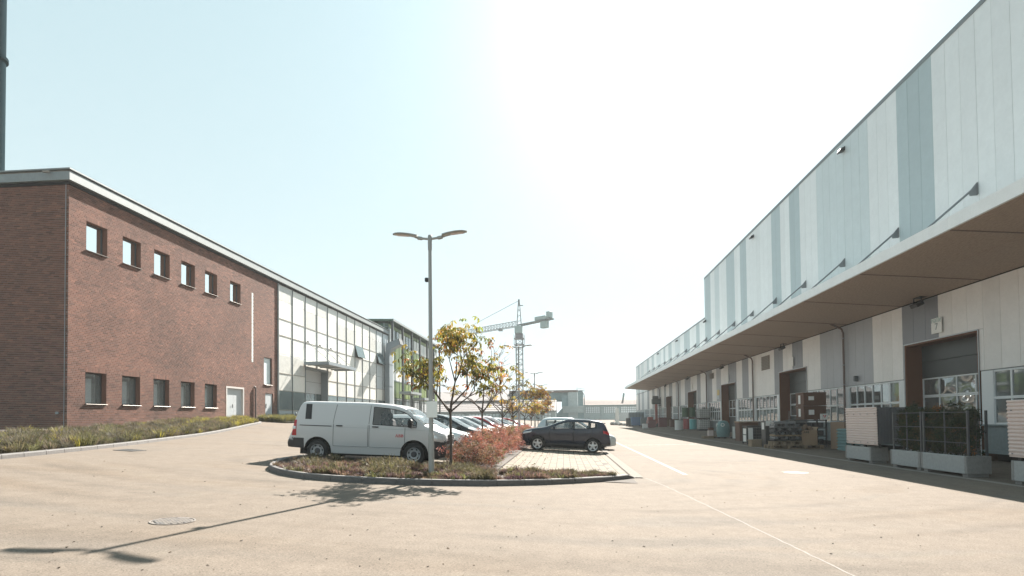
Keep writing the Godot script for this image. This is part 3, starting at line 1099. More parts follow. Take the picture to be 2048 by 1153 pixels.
# ---------------------------------------------------------------- pale panelled hall
func build_glass_hall() -> void:
	var r := RandomNumberGenerator.new()
	r.seed = 12
	var X := -21.1
	var b := thing("panelled_hall", "low hall clad in pale cream panels between dark mullions, next to the brick building", "building")
	var cols := [41.62]
	for k in 13: cols.append(41.66 + 2.293 * (k + 1) - (0.04 if k == 12 else 0.0))
	cols[12] = 69.15
	cols = cols.slice(0, 13)
	var rows := [1.9, 2.63, 4.1, 5.4, 6.84, 8.25, 9.5, 10.87, 12.1]
	var g := Geo.new()
	g.span(Vector3(-48, 0.8, -69.2), Vector3(X - 0.75, 12.06, -41.6))
	part(b, "core", g, M.dark_gap)
	g = Geo.new()
	g.span(Vector3(-48, 12.02, -69.2), Vector3(X, 12.5, -41.6))
	part(b, "roof", g, M.cornice_edge)
	g = Geo.new()
	g.span(Vector3(X - 0.3, 0.9, -69.2), Vector3(X + 0.03, 1.9, -41.6))
	part(b, "base_wall", g, M.cornice)
	for i in cols.size() - 1:
		for j in rows.size() - 1:
			var d0: float = cols[i] + 0.03
			var d1: float = cols[i + 1] - 0.03
			var y0: float = rows[j] + 0.012
			var y1: float = rows[j + 1] - 0.012
			if (i == 2 or i == 3) and y1 < 6.3:
				if j == 3: pass
				continue
			if (i == 2 or i == 3) and j == 3: y0 = 6.3
			var m: Material = [M.panel_cream, M.panel_cream2, M.panel_cream3][r.randi() % 3]
			if j == 5: m = M.panel_white
			if j == 1: m = M.glass_teal
			if j == 0: m = M.duct_pale
			if i >= 10 and j > 2: m = M.duct_pale
			if j == 5 and (i == 7 or i == 10):
				g = Geo.new()
				g.box(Vector3(0, -(y1 - y0) / 2, 0), Vector3(0.05, y1 - y0, d1 - d0))
				var o := part(b, "tilted_window", g, M.glass_teal)
				o.transform = Transform3D(Basis(Vector3.BACK, 0.27), Vector3(X + 0.02, y1, -(d0 + d1) / 2))
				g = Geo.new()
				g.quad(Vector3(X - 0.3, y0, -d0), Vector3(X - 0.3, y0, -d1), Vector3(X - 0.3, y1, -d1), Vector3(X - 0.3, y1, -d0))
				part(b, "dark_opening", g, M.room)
				continue
			if j == 5 and (i == 1 or i == 5):
				var md := lerpf(d0, d1, 0.48)
				for e in [[d0, md - 0.02], [md + 0.02, d1]]:
					g = Geo.new()
					g.span(Vector3(X - 0.05, y0, -e[1]), Vector3(X - r.randf_range(0.0, 0.004), y1, -e[0]))
					part(b, "pane", g, m)
				continue
			g = Geo.new()
			g.bbox(Vector3(X - 0.03, (y0 + y1) / 2, -(d0 + d1) / 2), Vector3(0.06, y1 - y0, d1 - d0), 0.006, Basis(Vector3.UP, r.randf_range(-0.003, 0.003)))
			part(b, "pane" if j in [1, 5] else "cladding_panel", g, m)
	for i in cols.size():
		g = Geo.new()
		var y0 := 6.3 if i == 3 else 1.9
		g.span(Vector3(X - 0.1, y0, -cols[i] - 0.022), Vector3(X + 0.055, 12.1, -cols[i] + 0.022))
		part(b, "mullion", g, M.mullion)
	for j in [1, 2, 3, 5, 6]:
		for s in minus(41.6, 69.15, [[46.25, 50.8]] if j < 4 else []):
			g = Geo.new()
			g.span(Vector3(X - 0.08, rows[j] - 0.022, -s[1]), Vector3(X + 0.035, rows[j] + 0.022, -s[0]))
			part(b, "transom", g, M.rail_bronze)
	g = Geo.new()
	g.span(Vector3(X - 0.2, 0.9, -41.64), Vector3(X + 0.1, 12.05, -41.56))
	part(b, "corner_trim", g, M.cornice)
	cornice(b, X, 41.58, 69.2, false)
	# entrance: recessed sectional door with its windows, and the canopy on ties
	var rec := X - 0.56
	g = Geo.new()
	g.span(Vector3(rec, 1.5, -50.9), Vector3(X + 0.03, 6.25, -50.72))
	g.span(Vector3(rec, 1.5, -46.3), Vector3(X + 0.03, 6.25, -46.2))
	g.span(Vector3(rec, 6.15, -50.72), Vector3(X + 0.028, 6.27, -46.3))
	var e := part(b, "entrance_door", g, M.duct_grey)
	for k in 4:
		var y0: float = [1.55, 2.75, 4.15, 5.15][k]
		var y1: float = [2.75, 4.15, 5.15, 6.15][k]
		if k == 1:
			for q in 4:
				var a := 46.3 + 4.42 * q / 4
				g = Geo.new()
				g.span(Vector3(rec - 0.03, y0 + 0.03, -a - 1.08), Vector3(rec - 0.02, y1 - 0.03, -a - 0.03))
				part(e, "pane", g, M.glass_teal)
				g = Geo.new()
				g.span(Vector3(rec - 0.04, y0, -a - 0.03), Vector3(rec, y1, -a + 0.03))
				part(e, "glazing_bar", g, M.alu)
		else:
			g = Geo.new()
			g.span(Vector3(rec - 0.05, y0 + 0.012, -50.72), Vector3(rec - 0.01, y1 - 0.012, -46.3))
			part(e, "door_panel", g, M.duct_pale)
	g = Geo.new()
	g.span(Vector3(X + 0.1, 6.45, -52.1), Vector3(-19.0, 6.6, -45.9))
	var cp := part(b, "entrance_canopy", g, M.cornice)
	g = Geo.new()
	g.span(Vector3(-19.0, 6.36, -52.15), Vector3(-18.92, 6.62, -45.85))
	g.span(Vector3(X + 0.1, 6.36, -45.9), Vector3(-19.0, 6.62, -45.83))
	g.span(Vector3(X + 0.1, 6.36, -52.17), Vector3(-19.0, 6.62, -52.1))
	part(cp, "canopy_edge", g, M.duct_grey)
	for k in 3:
		g = Geo.new()
		var d := 46.6 + k * 2.4
		g.span(Vector3(X + 0.1, 6.38, -d - 0.05), Vector3(-19.02, 6.449, -d + 0.05))
		part(cp, "canopy_beam", g, M.duct_grey)
		g = Geo.new()
		g.rod(Vector3(-19.05, 6.6, -d), Vector3(X + 0.05, 8.35, -d), 0.022)
		g.box(Vector3(X + 0.08, 8.35, -d), Vector3(0.1, 0.1, 0.14))
		part(cp, "tie_rod", g, M.frame_dark)

# ---------------------------------------------------------------- green office building
func build_green_building() -> void:
	var r := RandomNumberGenerator.new()
	r.seed = 5
	var X := -21.15
	var b := thing("green_building", "three storey green panelled office block with dark posts beyond the cream hall", "building")
	var g := Geo.new()
	g.prism(PackedVector2Array([Vector2(-48, 0.8), Vector2(X, 0.8), Vector2(X, 13.6), Vector2(-48, 14.6)]), Vector3(0, 0, -97), Vector3.RIGHT, Vector3.UP, Vector3(0, 0, 97 - 69.25))
	part(b, "wall", g, M.green_metal)
	for k in 10:
		g = Geo.new()
		g.span(Vector3(-24.2 - k * 0.42 + 3.0, 12.7, -69.25), Vector3(-24.2 - k * 0.42 + 3.03, 14.0, -69.21))
		part(b, "wall_seam", g, M.frame_dark)
	g = Geo.new()
	g.prism(PackedVector2Array([Vector2(-48, 14.62), Vector2(-20.45, 13.85), Vector2(-20.45, 14.1), Vector2(-48, 14.85)]), Vector3(0, 0, -97.4), Vector3.RIGHT, Vector3.UP, Vector3(0, 0, 97.4 - 69.0))
	part(b, "roof", g, M.green_metal)
	g = Geo.new()
	g.span(Vector3(-20.44, 13.86, -97.4), Vector3(-20.38, 14.13, -69.0))
	part(b, "gutter", g, M.cornice)
	var posts := []
	for k in 7: posts.append(69.35 + 4.52 * k)
	for d in posts:
		g = Geo.new()
		g.span(Vector3(-20.75, 1.2, -d - 0.11), Vector3(-20.5, 13.86, -d + 0.11))
		part(b, "post", g, M.rim_dark if false else M.frame_dark)
	var bands := [[13.1, 13.58, 1], [11.45, 13.1, 0], [8.2, 11.45, 1], [6.75, 8.2, 0], [4.6, 6.75, 1], [1.7, 4.3, 2]]
	for i in posts.size() - 1:
		for q in bands:
			var n: int = 3 if q[2] == 0 else 2
			for k in n:
				var a := lerpf(posts[i] + 0.12, posts[i + 1] - 0.12, float(k) / n) + 0.02
				var c := lerpf(posts[i] + 0.12, posts[i + 1] - 0.12, float(k + 1) / n) - 0.02
				g = Geo.new()
				g.span(Vector3(X, q[0] + 0.03, -c), Vector3(X + 0.06, q[1] - 0.03, -a))
				if q[2] == 1:
					part(b, "green_panel", g, [M.green_panel, M.green_panel2][(k + i) % 2])
				else:
					part(b, "window", g, M.panel_white if q[2] == 0 and r.randf() < 0.62 else M.glass_tilt if r.randf() < 0.6 else M.glass_teal)
		for y in [4.45, 8.2, 11.45, 6.75]:
			g = Geo.new()
			g.span(Vector3(X, y - 0.06, -posts[i + 1] + 0.12), Vector3(X + 0.1, y + 0.06, -posts[i] - 0.12))
			part(b, "sill", g, M.cornice)
	for q in [[71.5, 77.0, 5.1], [78.5, 84.5, 4.55]]:
		g = Geo.new()
		g.span(Vector3(-20.45, q[2], -q[1]), Vector3(-18.9, q[2] + 0.3, -q[0]))
		part(b, "porch_roof", g, M.cornice)
		g = Geo.new()
		for d in [q[0] + 0.3, q[1] - 0.3]:
			g.rod(Vector3(-19.1, 1.4, -d), Vector3(-19.1, q[2], -d), 0.06)
		part(b, "porch_post", g, M.mullion)
	# downpipe bend at the near end and the ventilation duct
	g = Geo.new()
	g.tube([Vector3(-21.6, 13.7, -69.12), Vector3(-21.6, 13.2, -69.12), Vector3(-20.95, 13.15, -69.12), Vector3(-20.9, 9.0, -69.12)], [0.06], 8)
	part(b, "downpipe", g, M.cornice)
	g = Geo.new()
	g.span(Vector3(-20.98, 1.4, -69.28), Vector3(-20.45, 10.4, -68.86))
	part(b, "pale_corner_panel", g, M.duct_pale)
	var t := thing("ventilation_duct", "grey rectangular ventilation duct with an angled outlet, at the end of the cream hall", "duct")
	g = Geo.new()
	g.span(Vector3(-21.0, 1.5, -68.8), Vector3(-20.42, 9.6, -67.4))
	part(t, "shaft", g, M.duct_grey)
	g = Geo.new()
	g.prism(PackedVector2Array([Vector2(-21.0, 9.6), Vector2(-20.42, 9.6), Vector2(-20.2, 10.3), Vector2(-19.15, 10.75), Vector2(-19.35, 11.45), Vector2(-20.7, 10.95)]), Vector3(0, 0, -68.8), Vector3.RIGHT, Vector3.UP, Vector3(0, 0, 1.4))
	part(t, "elbow", g, M.duct_grey)
	g = Geo.new()
	g.prism(PackedVector2Array([Vector2(-19.15, 10.76), Vector2(-19.08, 10.79), Vector2(-19.28, 11.48), Vector2(-19.35, 11.45)]), Vector3(0, 0, -68.83), Vector3.RIGHT, Vector3.UP, Vector3(0, 0, 1.46))
	part(t, "outlet_flange", g, M.frame_dark)
	for y in [3.2, 5.8, 8.4]:
		g = Geo.new()
		g.span(Vector3(-21.03, y, -68.83), Vector3(-20.39, y + 0.06, -67.37))
		part(t, "joint_band", g, M.mullion)

# ---------------------------------------------------------------- right hall
const HW := 15.8
const PITCH := 0.876
const BAY := 15.78
func stripe(k: int) -> int:
	# 0 light, 1 dark, 2 middle; k counts panels away from the camera from d = 26.03
	var e := [[-40, 0], [0, 1], [3, 0], [6, 2], [13, 0], [16, 1], [18, 0], [20, 1], [22, 0], [29, 1], [31, 0], [33, 1], [36, 0], [39, 2], [41, 0], [43, 1], [45, 1], [46, 0], [49, 1], [51, 0], [55, 1], [59, 0], [62, 2], [66, 0], [69, 1], [72, 0], [75, 1], [77, 0], [80, 2], [85, 0], [88, 1], [91, 0], [95, 1], [98, 0], [103, 2], [107, 0], [110, 1], [113, 0]]
	var c := 0
	for q in e:
		if k >= q[0]: c = q[1]
	return c

func build_right_hall() -> void:
	var r := RandomNumberGenerator.new()
	r.seed = 31
	var b := thing("assembly_hall", "long industrial hall with striped pale blue metal panels and a deep canopy, on the right", "building")
	var doors := []
	for k in range(-1, 5): doors.append([23.68 + BAY * k, 28.45 + BAY * k])
	# body behind the panels
	var g := Geo.new()
	g.span(Vector3(HW + 0.1, 7.0, -66.25), Vector3(60, 17.15, 6.0))
	g.span(Vector3(HW + 0.1, 7.0, -128.6), Vector3(60, 12.72, -66.25))
	g.span(Vector3(HW + 1.2, -0.5, -128.6), Vector3(60, 7.0, 6.0))
	part(b, "core", g, M.dark_gap)
	g = Geo.new()
	g.span(Vector3(HW + 0.05, 17.15, -66.3), Vector3(60, 17.25, 6.2))
	g.span(Vector3(HW - 0.02, 17.1, -66.33), Vector3(HW + 0.05, 17.3, 6.2))
	g.span(Vector3(HW + 0.05, 12.72, -128.7), Vector3(60, 12.82, -66.3))
	g.span(Vector3(HW - 0.02, 12.7, -128.7), Vector3(HW + 0.05, 12.88, -66.34))
	part(b, "roof_edge", g, M.mullion)
	g = Geo.new()
	g.quad(Vector3(HW + 0.02, 12.7, -66.3), Vector3(60, 12.7, -66.3), Vector3(60, 17.2, -66.3), Vector3(HW + 0.02, 17.2, -66.3))
	g.quad(Vector3(HW + 0.02, -0.5, -128.65), Vector3(60, -0.5, -128.65), Vector3(60, 12.75, -128.65), Vector3(HW + 0.02, 12.75, -128.65))
	part(b, "gable_wall", g, M.wall00)
	var up_hi := Geo.new()
	up_hi.bbox(Vector3(0.05, 0, 0), Vector3(0.09, 17.15 - 6.9, PITCH - 0.012), 0.006)
	var mh := up_hi.mesh()
	var up_lo := Geo.new()
	up_lo.bbox(Vector3(0.05, 0, 0), Vector3(0.09, 12.72 - 6.9, PITCH - 0.012), 0.006)
	var ml := up_lo.mesh()
	for k in range(-36, 118):
		var d := 26.03 + PITCH * (k + 0.5)
		if d > 128.4: break
		var hi := d < 66.25
		var o := part(b, "upper_panel", mh if hi else ml, M["wall%d%d" % [stripe(k), r.randi() % 3]])
		o.position = Vector3(HW + r.randf_range(-0.002, 0.002), (17.15 + 6.9) / 2 if hi else (12.72 + 6.9) / 2, -d)
		o.rotation.y = r.randf_range(-0.0025, 0.0025)
	for k in range(-36, 118):
		var a := 26.03 + PITCH * k + 0.005
		var c := a + PITCH - 0.01
		if a > 128.0: break
		var m: Material = M["lowwall%d%d" % [stripe(k), r.randi() % 3]]
		var pieces := []
		var dr = null
		for q in doors:
			if c > q[0] - 0.02 and a < q[1] + 0.02: dr = q
		if dr == null:
			pieces.append([a, c, 3.42])
		else:
			pieces.append([a, c, 5.0])
			for s in minus(a, c, [[dr[0] - 0.03, dr[1] + 0.03]]): pieces.append([s[0], s[1], 3.42])
		for s in pieces:
			if s[1] - s[0] < 0.03: continue
			var top: float = 6.8 if s[2] > 4.0 or dr == null else 4.994
			if dr != null and s[2] < 4.0: top = 4.994
			g = Geo.new()
			g.bbox(Vector3(HW + 0.05, (s[2] + top) / 2, -(s[0] + s[1]) / 2), Vector3(0.09, top - s[2], s[1] - s[0]), 0.006)
			part(b, "lower_panel", g, m)
	# canopy: tilted slab of boards, fascia in lengths
	var zi := 3.0
	var cx := 11.42
	var cf := 18.13 - 4 * 5.26
	for k in 25:
		var d0 := cf + 5.26 * k
		var d1 := minf(d0 + 5.26, 109.2)
		if d0 > 109.0: break
		for q in [[0.0, 0.5], [0.5, 1.0]]:
			var xa := lerpf(cx, HW, q[0]) + (0.006 if q[0] > 0 else 0.0)
			var xb := lerpf(cx, HW, q[1]) - 0.006
			var ya := lerpf(7.19, 6.84, q[0])
			var yb := lerpf(7.19, 6.84, q[1])
			g = Geo.new()
			g.prism(PackedVector2Array([Vector2(xa, ya), Vector2(xb, yb), Vector2(xb, yb + 0.06), Vector2(xa, ya + 0.06)]), Vector3(0, 0, -d1 + 0.032), Vector3.RIGHT, Vector3.UP, Vector3(0, 0, d1 - d0 - 0.064))
			part(b, "soffit_panel", g, M.soffit)
		g = Geo.new()
		g.prism(PackedVector2Array([Vector2(cx + 0.01, 7.172), Vector2(HW, 6.824), Vector2(HW, 6.9), Vector2(cx + 0.01, 7.25)]), Vector3(0, 0, -d0 - 0.03), Vector3.RIGHT, Vector3.UP, Vector3(0, 0, 0.06))
		part(b, "soffit_joint", g, M.pipe_brown)
		g = Geo.new()
		g.box(Vector3(cx - 0.04, 7.38, -(d0 + d1) / 2), Vector3(0.08, 0.38, d1 - d0 - 0.008))
		part(b, "fascia", g, M.fascia)
	g = Geo.new()
	g.prism(PackedVector2Array([Vector2(cx + 0.002, 7.3), Vector2(HW - 0.01, 7.0), Vector2(HW - 0.01, 7.35), Vector2(cx + 0.002, 7.55)]), Vector3(0, 0, -109.2), Vector3.RIGHT, Vector3.UP, Vector3(0, 0, 109.2 - cf))
	part(b, "canopy_roof", g, M.fascia)
	# ties from the wall to the canopy
	for k in range(-4, 17):
		var d := 23.5 + 5.26 * k
		if d > 108: break
		g = Geo.new()
		g.rod(Vector3(HW - 0.12, 10.36, -d), Vector3(12.3, 7.45, -d), 0.042, 8)
		g.prism(PackedVector2Array([Vector2(HW, 10.1), Vector2(HW, 10.6), Vector2(HW - 0.3, 10.22), Vector2(HW - 0.26, 10.08)]), Vector3(0, 0, -d - 0.025), Vector3.RIGHT, Vector3.UP, Vector3(0, 0, 0.05))
		g.span(Vector3(HW - 0.02, 10.12, -d - 0.08), Vector3(HW, 10.56, -d + 0.08))
		part(b, "tie_rod", g, M.grey_metal)
	# plinth between the doors, with a ledge
	for i in doors.size():
		var d0: float = doors[i][1] + 0.12
		var d1: float = (doors[i + 1][0] - 0.12) if i + 1 < doors.size() else 128.4
		if i == 0: windows(b, r, -6.0, doors[0][0] - 0.1)
		windows(b, r, d0, d1)
		sectional_door(b, r, doors[i][0], doors[i][1], i)
		# floodlight near each door, downpipe in mid bay
		var fd: float = doors[i][0] + 3.05
		flood(b, Vector3(HW - 0.42, 6.55, -fd))
		pipe(b, doors[i][1] + 5.7)
	# louvres
	for q in [[46.2, 48.0, 5.42, 6.5], [62.9, 64.6, 5.85, 6.45]]:
		g = Geo.new()
		g.span(Vector3(HW - 0.03, q[2], -q[1]), Vector3(HW - 0.002, q[3], -q[0]))
		var lv := part(b, "louvre", g, M.rail_bronze)
		for k in 9:
			g = Geo.new()
			g.box(Vector3(HW - 0.05, lerpf(q[2], q[3], (k + 0.5) / 9), -(q[0] + q[1]) / 2), Vector3(0.07, 0.02, q[1] - q[0] - 0.08), Basis(Vector3.BACK, 0.7))
			part(lv, "slat", g, M.sill_metal)
	# hooded vents high on the wall
	for q in [[33.8, 16.55], [49.4, 16.55], [65.9, 12.3], [82.0, 12.3], [98.0, 12.3]]:
		g = Geo.new()
		g.prism(PackedVector2Array([Vector2(HW, 0.0), Vector2(HW - 0.3, -0.12), Vector2(HW - 0.3, 0.0), Vector2(HW - 0.22, 0.12), Vector2(HW, 0.22)]), Vector3(0, q[1], -q[0] - 0.16), Vector3.RIGHT, Vector3.UP, Vector3(0, 0, 0.32))
		part(b, "hooded_vent", g, M.black_metal)
	# door signs
	for i in range(1, 5):
		var d: float = doors[i][0] + 2.35
		g = Geo.new()
		g.span(Vector3(HW - 0.08, 5.2, -d - 0.34), Vector3(HW - 0.05, 5.84, -d + 0.34))
		var s := part(b, "door_sign", g, M.sign_white)
		if i == 1:
			lettering(s, "sign_lettering", "Halle", 0.2, Vector3(HW - 0.083, 5.585, -d), -PI / 2, M.print_green)
			lettering(s, "sign_lettering", "7", 0.27, Vector3(HW - 0.083, 5.26, -d), -PI / 2, M.print_grey)
	g = Geo.new()
	g.span(Vector3(HW - 0.04, 4.0, -61.6), Vector3(HW - 0.012, 4.55, -60.8))
	part(b, "yellow_sign", g, M.sign_yellow)
	g = Geo.new()
	g.span(Vector3(HW - 0.04, 3.62, -61.6), Vector3(HW - 0.012, 3.98, -60.8))
	part(b, "small_sign", g, M.alu_shade)
	g = Geo.new()
	g.bbox(Vector3(HW - 0.1, 3.75, -32.9), Vector3(0.18, 0.3, 0.16), 0.02)
	part(b, "switch_box", g, M.plinth_dark)

func lettering(parent: Node, called: String, text: String, height: float, at: Vector3, turn: float, m: Material, font := "Droid Sans", bold := true) -> MeshInstance3D:
	var f := SystemFont.new()
	f.font_names = PackedStringArray([font])
	f.font_weight = 700 if bold else 400
	var t := TextMesh.new()
	t.text = text
	t.font = f
	t.font_size = 64
	t.pixel_size = height / 46.0
	t.depth = 0.004
	t.horizontal_alignment = HORIZONTAL_ALIGNMENT_CENTER
	t.vertical_alignment = VERTICAL_ALIGNMENT_BOTTOM
	var o := part(parent, called, t, m)
	o.position = at
	o.rotation.y = turn
	return o

func windows(b: Node3D, r: RandomNumberGenerator, a: float, c: float) -> void:
	# plinth, alu end posts and ribbon windows in the stretch a..c
	var y0 := 1.38
	var y1 := 3.38
	var g := Geo.new()
	g.span(Vector3(HW + 0.03, 0.3, -c), Vector3(HW + 0.12, y0 - 0.06, -a))
	g.span(Vector3(HW - 0.05, 0.3, -c), Vector3(HW + 0.03, 0.42, -a))
	g.span(Vector3(HW - 0.06, y0 - 0.055, -c), Vector3(HW + 0.2, y0, -a))
	part(b, "plinth", g, M.plinth)
	g = Geo.new()
	g.span(Vector3(HW + 0.5, -0.3, -c), Vector3(HW + 0.55, 0.32, -a))
	part(b, "recessed_base", g, M.dark_gap)
	var n := int((c - a) / 1.3)
	for k in n:
		var d := lerpf(a, c, float(k) / n)
		g = Geo.new()
		g.span(Vector3(HW + 0.02, 0.425, -d - 0.012), Vector3(HW + 0.034, y0 - 0.06, -d + 0.012))
		part(b, "plinth_seam", g, M.plinth_dark)
	g = Geo.new()
	g.span(Vector3(HW + 0.0, 3.385, -c), Vector3(HW + 0.12, 3.42, -a))
	part(b, "lintel", g, M.mullion)
	# stretches: post, window, post, pipe gap, window, post
	var mid := a + 5.62
	var st := []
	if c - a > 14.0 and a > 0:
		st = [[a + 0.45, mid - 0.35], [mid + 0.35, mid + 5.2], [mid + 6.0, mid + 11.0], [mid + 12.0, mid + 18.0], [mid + 19.0, c - 1.0]]
	elif a < 0:
		st = [[a + 0.3, a + 3.2], [c - 5.25, c - 0.72]] if c - a < 14 else [[a + 0.4, a + 8.0], [c - 5.25, c - 0.72]]
	else:
		st = [[a + 0.45, mid - 0.35], [mid + 0.35, c - 0.62]]
	var last := a
	for s in st:
		if s[1] - s[0] < 1.0: continue
		if s[0] - last > 0.05:
			g = Geo.new()
			g.span(Vector3(HW - 0.02, y0, -s[0] + 0.004), Vector3(HW + 0.11, y1, -last - 0.004))
			part(b, "post_panel", g, M.alu)
		last = s[1]
		ribbon(b, r, s[0], s[1], y0, y1)
	if c - last > 0.05:
		g = Geo.new()
		g.span(Vector3(HW - 0.02, y0, -c + 0.004), Vector3(HW + 0.11, y1, -last - 0.004))
		part(b, "post_panel", g, M.alu)

func ribbon(b: Node3D, r: RandomNumberGenerator, a: float, c: float, y0: float, y1: float) -> void:
	var n := maxi(2, int(round((c - a) / 0.79)))
	var ym := 2.36
	var g := Geo.new()
	var f := 0.04
	g.span(Vector3(HW + 0.0, y0, -c), Vector3(HW + 0.09, y0 + 0.07, -a))
	g.span(Vector3(HW + 0.0, y1 - 0.06, -c), Vector3(HW + 0.09, y1, -a))
	g.span(Vector3(HW - 0.004, ym - 0.05, -c), Vector3(HW + 0.085, ym + 0.05, -a))
	for i in n + 1:
		var d := lerpf(a, c, float(i) / n)
		g.span(Vector3(HW + 0.003, y0 + 0.071, -d - f), Vector3(HW + 0.088, y1 - 0.061, -d + f))
	var w := part(b, "window", g, M.alu)
	var far := a > 75.0
	for i in n:
		for q in [[y0 + 0.07, ym - 0.05], [ym + 0.05, y1 - 0.06]]:
			var d := lerpf(a, c, (i + 0.5) / n)
			g = Geo.new()
			g.box(Vector3.ZERO, Vector3(0.012, q[1] - q[0], (c - a) / n - 0.07))
			var o := part(w, "pane", g, M.glass_mirror)
			o.position = Vector3(HW + 0.045, (q[0] + q[1]) / 2, -d)
			o.rotation = Vector3(0, r.randf_range(-0.006, 0.006), r.randf_range(-0.006, 0.006))
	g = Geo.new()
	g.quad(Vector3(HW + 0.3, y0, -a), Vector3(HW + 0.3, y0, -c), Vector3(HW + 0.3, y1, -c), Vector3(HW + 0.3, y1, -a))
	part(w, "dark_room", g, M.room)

func sectional_door(b: Node3D, r: RandomNumberGenerator, a: float, c: float, i: int) -> void:
	var xi := HW + 0.68
	var g := Geo.new()
	# timber lining of the recess: far jamb, near jamb, head
	g.span(Vector3(HW - 0.02, -0.1, -c - 0.02), Vector3(xi + 0.1, 4.96, -c + 0.06))
	g.span(Vector3(HW - 0.02, -0.1, -a - 0.06), Vector3(xi + 0.1, 4.96, -a + 0.02))
	g.span(Vector3(HW - 0.018, 4.9, -c + 0.06), Vector3(xi + 0.1, 4.958, -a - 0.06))
	var d := part(b, "sectional_door", g, M.wood_jamb)
	g = Geo.new()
	g.span(Vector3(HW - 0.05, 4.965, -c - 0.05), Vector3(HW - 0.021, 5.01, -a + 0.05))
	g.span(Vector3(HW - 0.05, 0.0, -c - 0.05), Vector3(HW - 0.021, 4.965, -c - 0.022))
	g.span(Vector3(HW - 0.05, 0.0, -a + 0.022), Vector3(HW - 0.021, 4.965, -a + 0.05))
	part(d, "edge_trim", g, M.alu_shade)
	var z0 := a + 0.06
	var z1 := c - 0.06
	for q in [[0.0, 0.9], [0.9, 1.78], [3.42, 4.16], [4.16, 4.9]]:
		g = Geo.new()
		g.bbox(Vector3(xi + 0.03, (q[0] + q[1]) / 2, -(z0 + z1) / 2), Vector3(0.06, q[1] - q[0] - 0.012, z1 - z0), 0.008)
		part(d, "door_panel", g, M.shutter)
	for q in [[1.78, 2.6], [2.6, 3.42]]:
		g = Geo.new()
		g.span(Vector3(xi, q[0] + 0.004, -z1), Vector3(xi + 0.06, q[0] + 0.06, -z0))
		g.span(Vector3(xi, q[1] - 0.06, -z1), Vector3(xi + 0.06, q[1] - 0.004, -z0))
		for k in 5:
			var e := lerpf(z0 + 0.035, z1 - 0.035, k / 4.0)
			g.span(Vector3(xi + 0.002, q[0] + 0.061, -e - 0.033), Vector3(xi + 0.058, q[1] - 0.061, -e + 0.033))
		part(d, "glazed_section", g, M.alu)
		for k in 4:
			# bulging acrylic panes
			var e0 := lerpf(z0 + 0.035, z1 - 0.035, k / 4.0) + 0.034
			var e1 := lerpf(z0 + 0.035, z1 - 0.035, (k + 1) / 4.0) - 0.034
			g = Geo.new()
			var pts := []
			var amp := r.randf_range(-0.045, 0.05)
			for u in 11:
				var row := []
				for v in 11:
					var fu := u / 10.0
					var fv := v / 10.0
					var bulge := amp * sin(PI * fu) * sin(PI * fv)
					row.append(Vector3(xi + 0.03 - bulge, lerpf(q[0] + 0.06, q[1] - 0.06, fv), -lerpf(e0, e1, fu)))
				pts.append(row)
			g.grid(pts)
			part(d, "pane", g, M.glass_mirror)
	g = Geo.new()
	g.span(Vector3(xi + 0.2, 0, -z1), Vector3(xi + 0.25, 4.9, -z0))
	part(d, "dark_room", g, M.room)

func flood(b: Node3D, at: Vector3) -> void:
	var g := Geo.new()
	g.bbox(at, Vector3(0.34, 0.17, 0.52), 0.03, Basis(Vector3.BACK, 0.45))
	var f := part(b, "floodlight", g, M.black_metal)
	g = Geo.new()
	g.span(at + Vector3(0.0, 0.05, -0.28), at + Vector3(0.05, 0.33, -0.265))
	g.span(at + Vector3(0.0, 0.05, 0.265), at + Vector3(0.05, 0.33, 0.28))
	g.span(at + Vector3(-0.02, 0.3, -0.28), at + Vector3(0.42, 0.34, 0.28))
	part(f, "bracket", g, M.black_metal)
	g = Geo.new()
	for k in 5:
		g.box(at + Vector3(0.06, 0.1, -0.2 + k * 0.1), Vector3(0.2, 0.05, 0.02), Basis(Vector3.BACK, 0.45))
	part(f, "cooling_fin", g, M.black_metal)

func pipe(b: Node3D, d: float) -> void:
	var g := Geo.new()
	g.tube([Vector3(14.9, 7.0, -d), Vector3(15.15, 6.86, -d), Vector3(15.6, 6.62, -d), Vector3(15.68, 6.4, -d), Vector3(15.68, 3.0, -d), Vector3(15.68, gy(15.6, d), -d)], [0.058], 10)
	var p := part(b, "downpipe", g, M.pipe_brown)
	for y in [6.1, 4.6, 3.5, 1.5]:
		g = Geo.new()
		g.lathe([Vector2(0.06, -0.03), Vector2(0.075, -0.03), Vector2(0.075, 0.03), Vector2(0.06, 0.03)], Vector3(15.68, y, -d), Vector3.UP, 10)
		part(p, "pipe_clamp", g, M.grey_metal)

# ---------------------------------------------------------------- far end of the yard
func far_windows(b: Node3D, d: float, x0: float, x1: float, y0: float, y1: float, nx: int, ny: int) -> void:
	var g := Geo.new()
	g.span(Vector3(x0, y0, -d), Vector3(x1, y1, -d + 0.1))
	var w := part(b, "window", g, M.plinth_dark)
	for i in nx:
		for j in ny:
			g = Geo.new()
			g.span(Vector3(lerpf(x0, x1, float(i) / nx) + 0.06, lerpf(y0, y1, float(j) / ny) + 0.06, -d + 0.1), Vector3(lerpf(x0, x1, float(i + 1) / nx) - 0.06, lerpf(y0, y1, float(j + 1) / ny) - 0.06, -d + 0.13))
			part(w, "pane", g, M.far_glass)

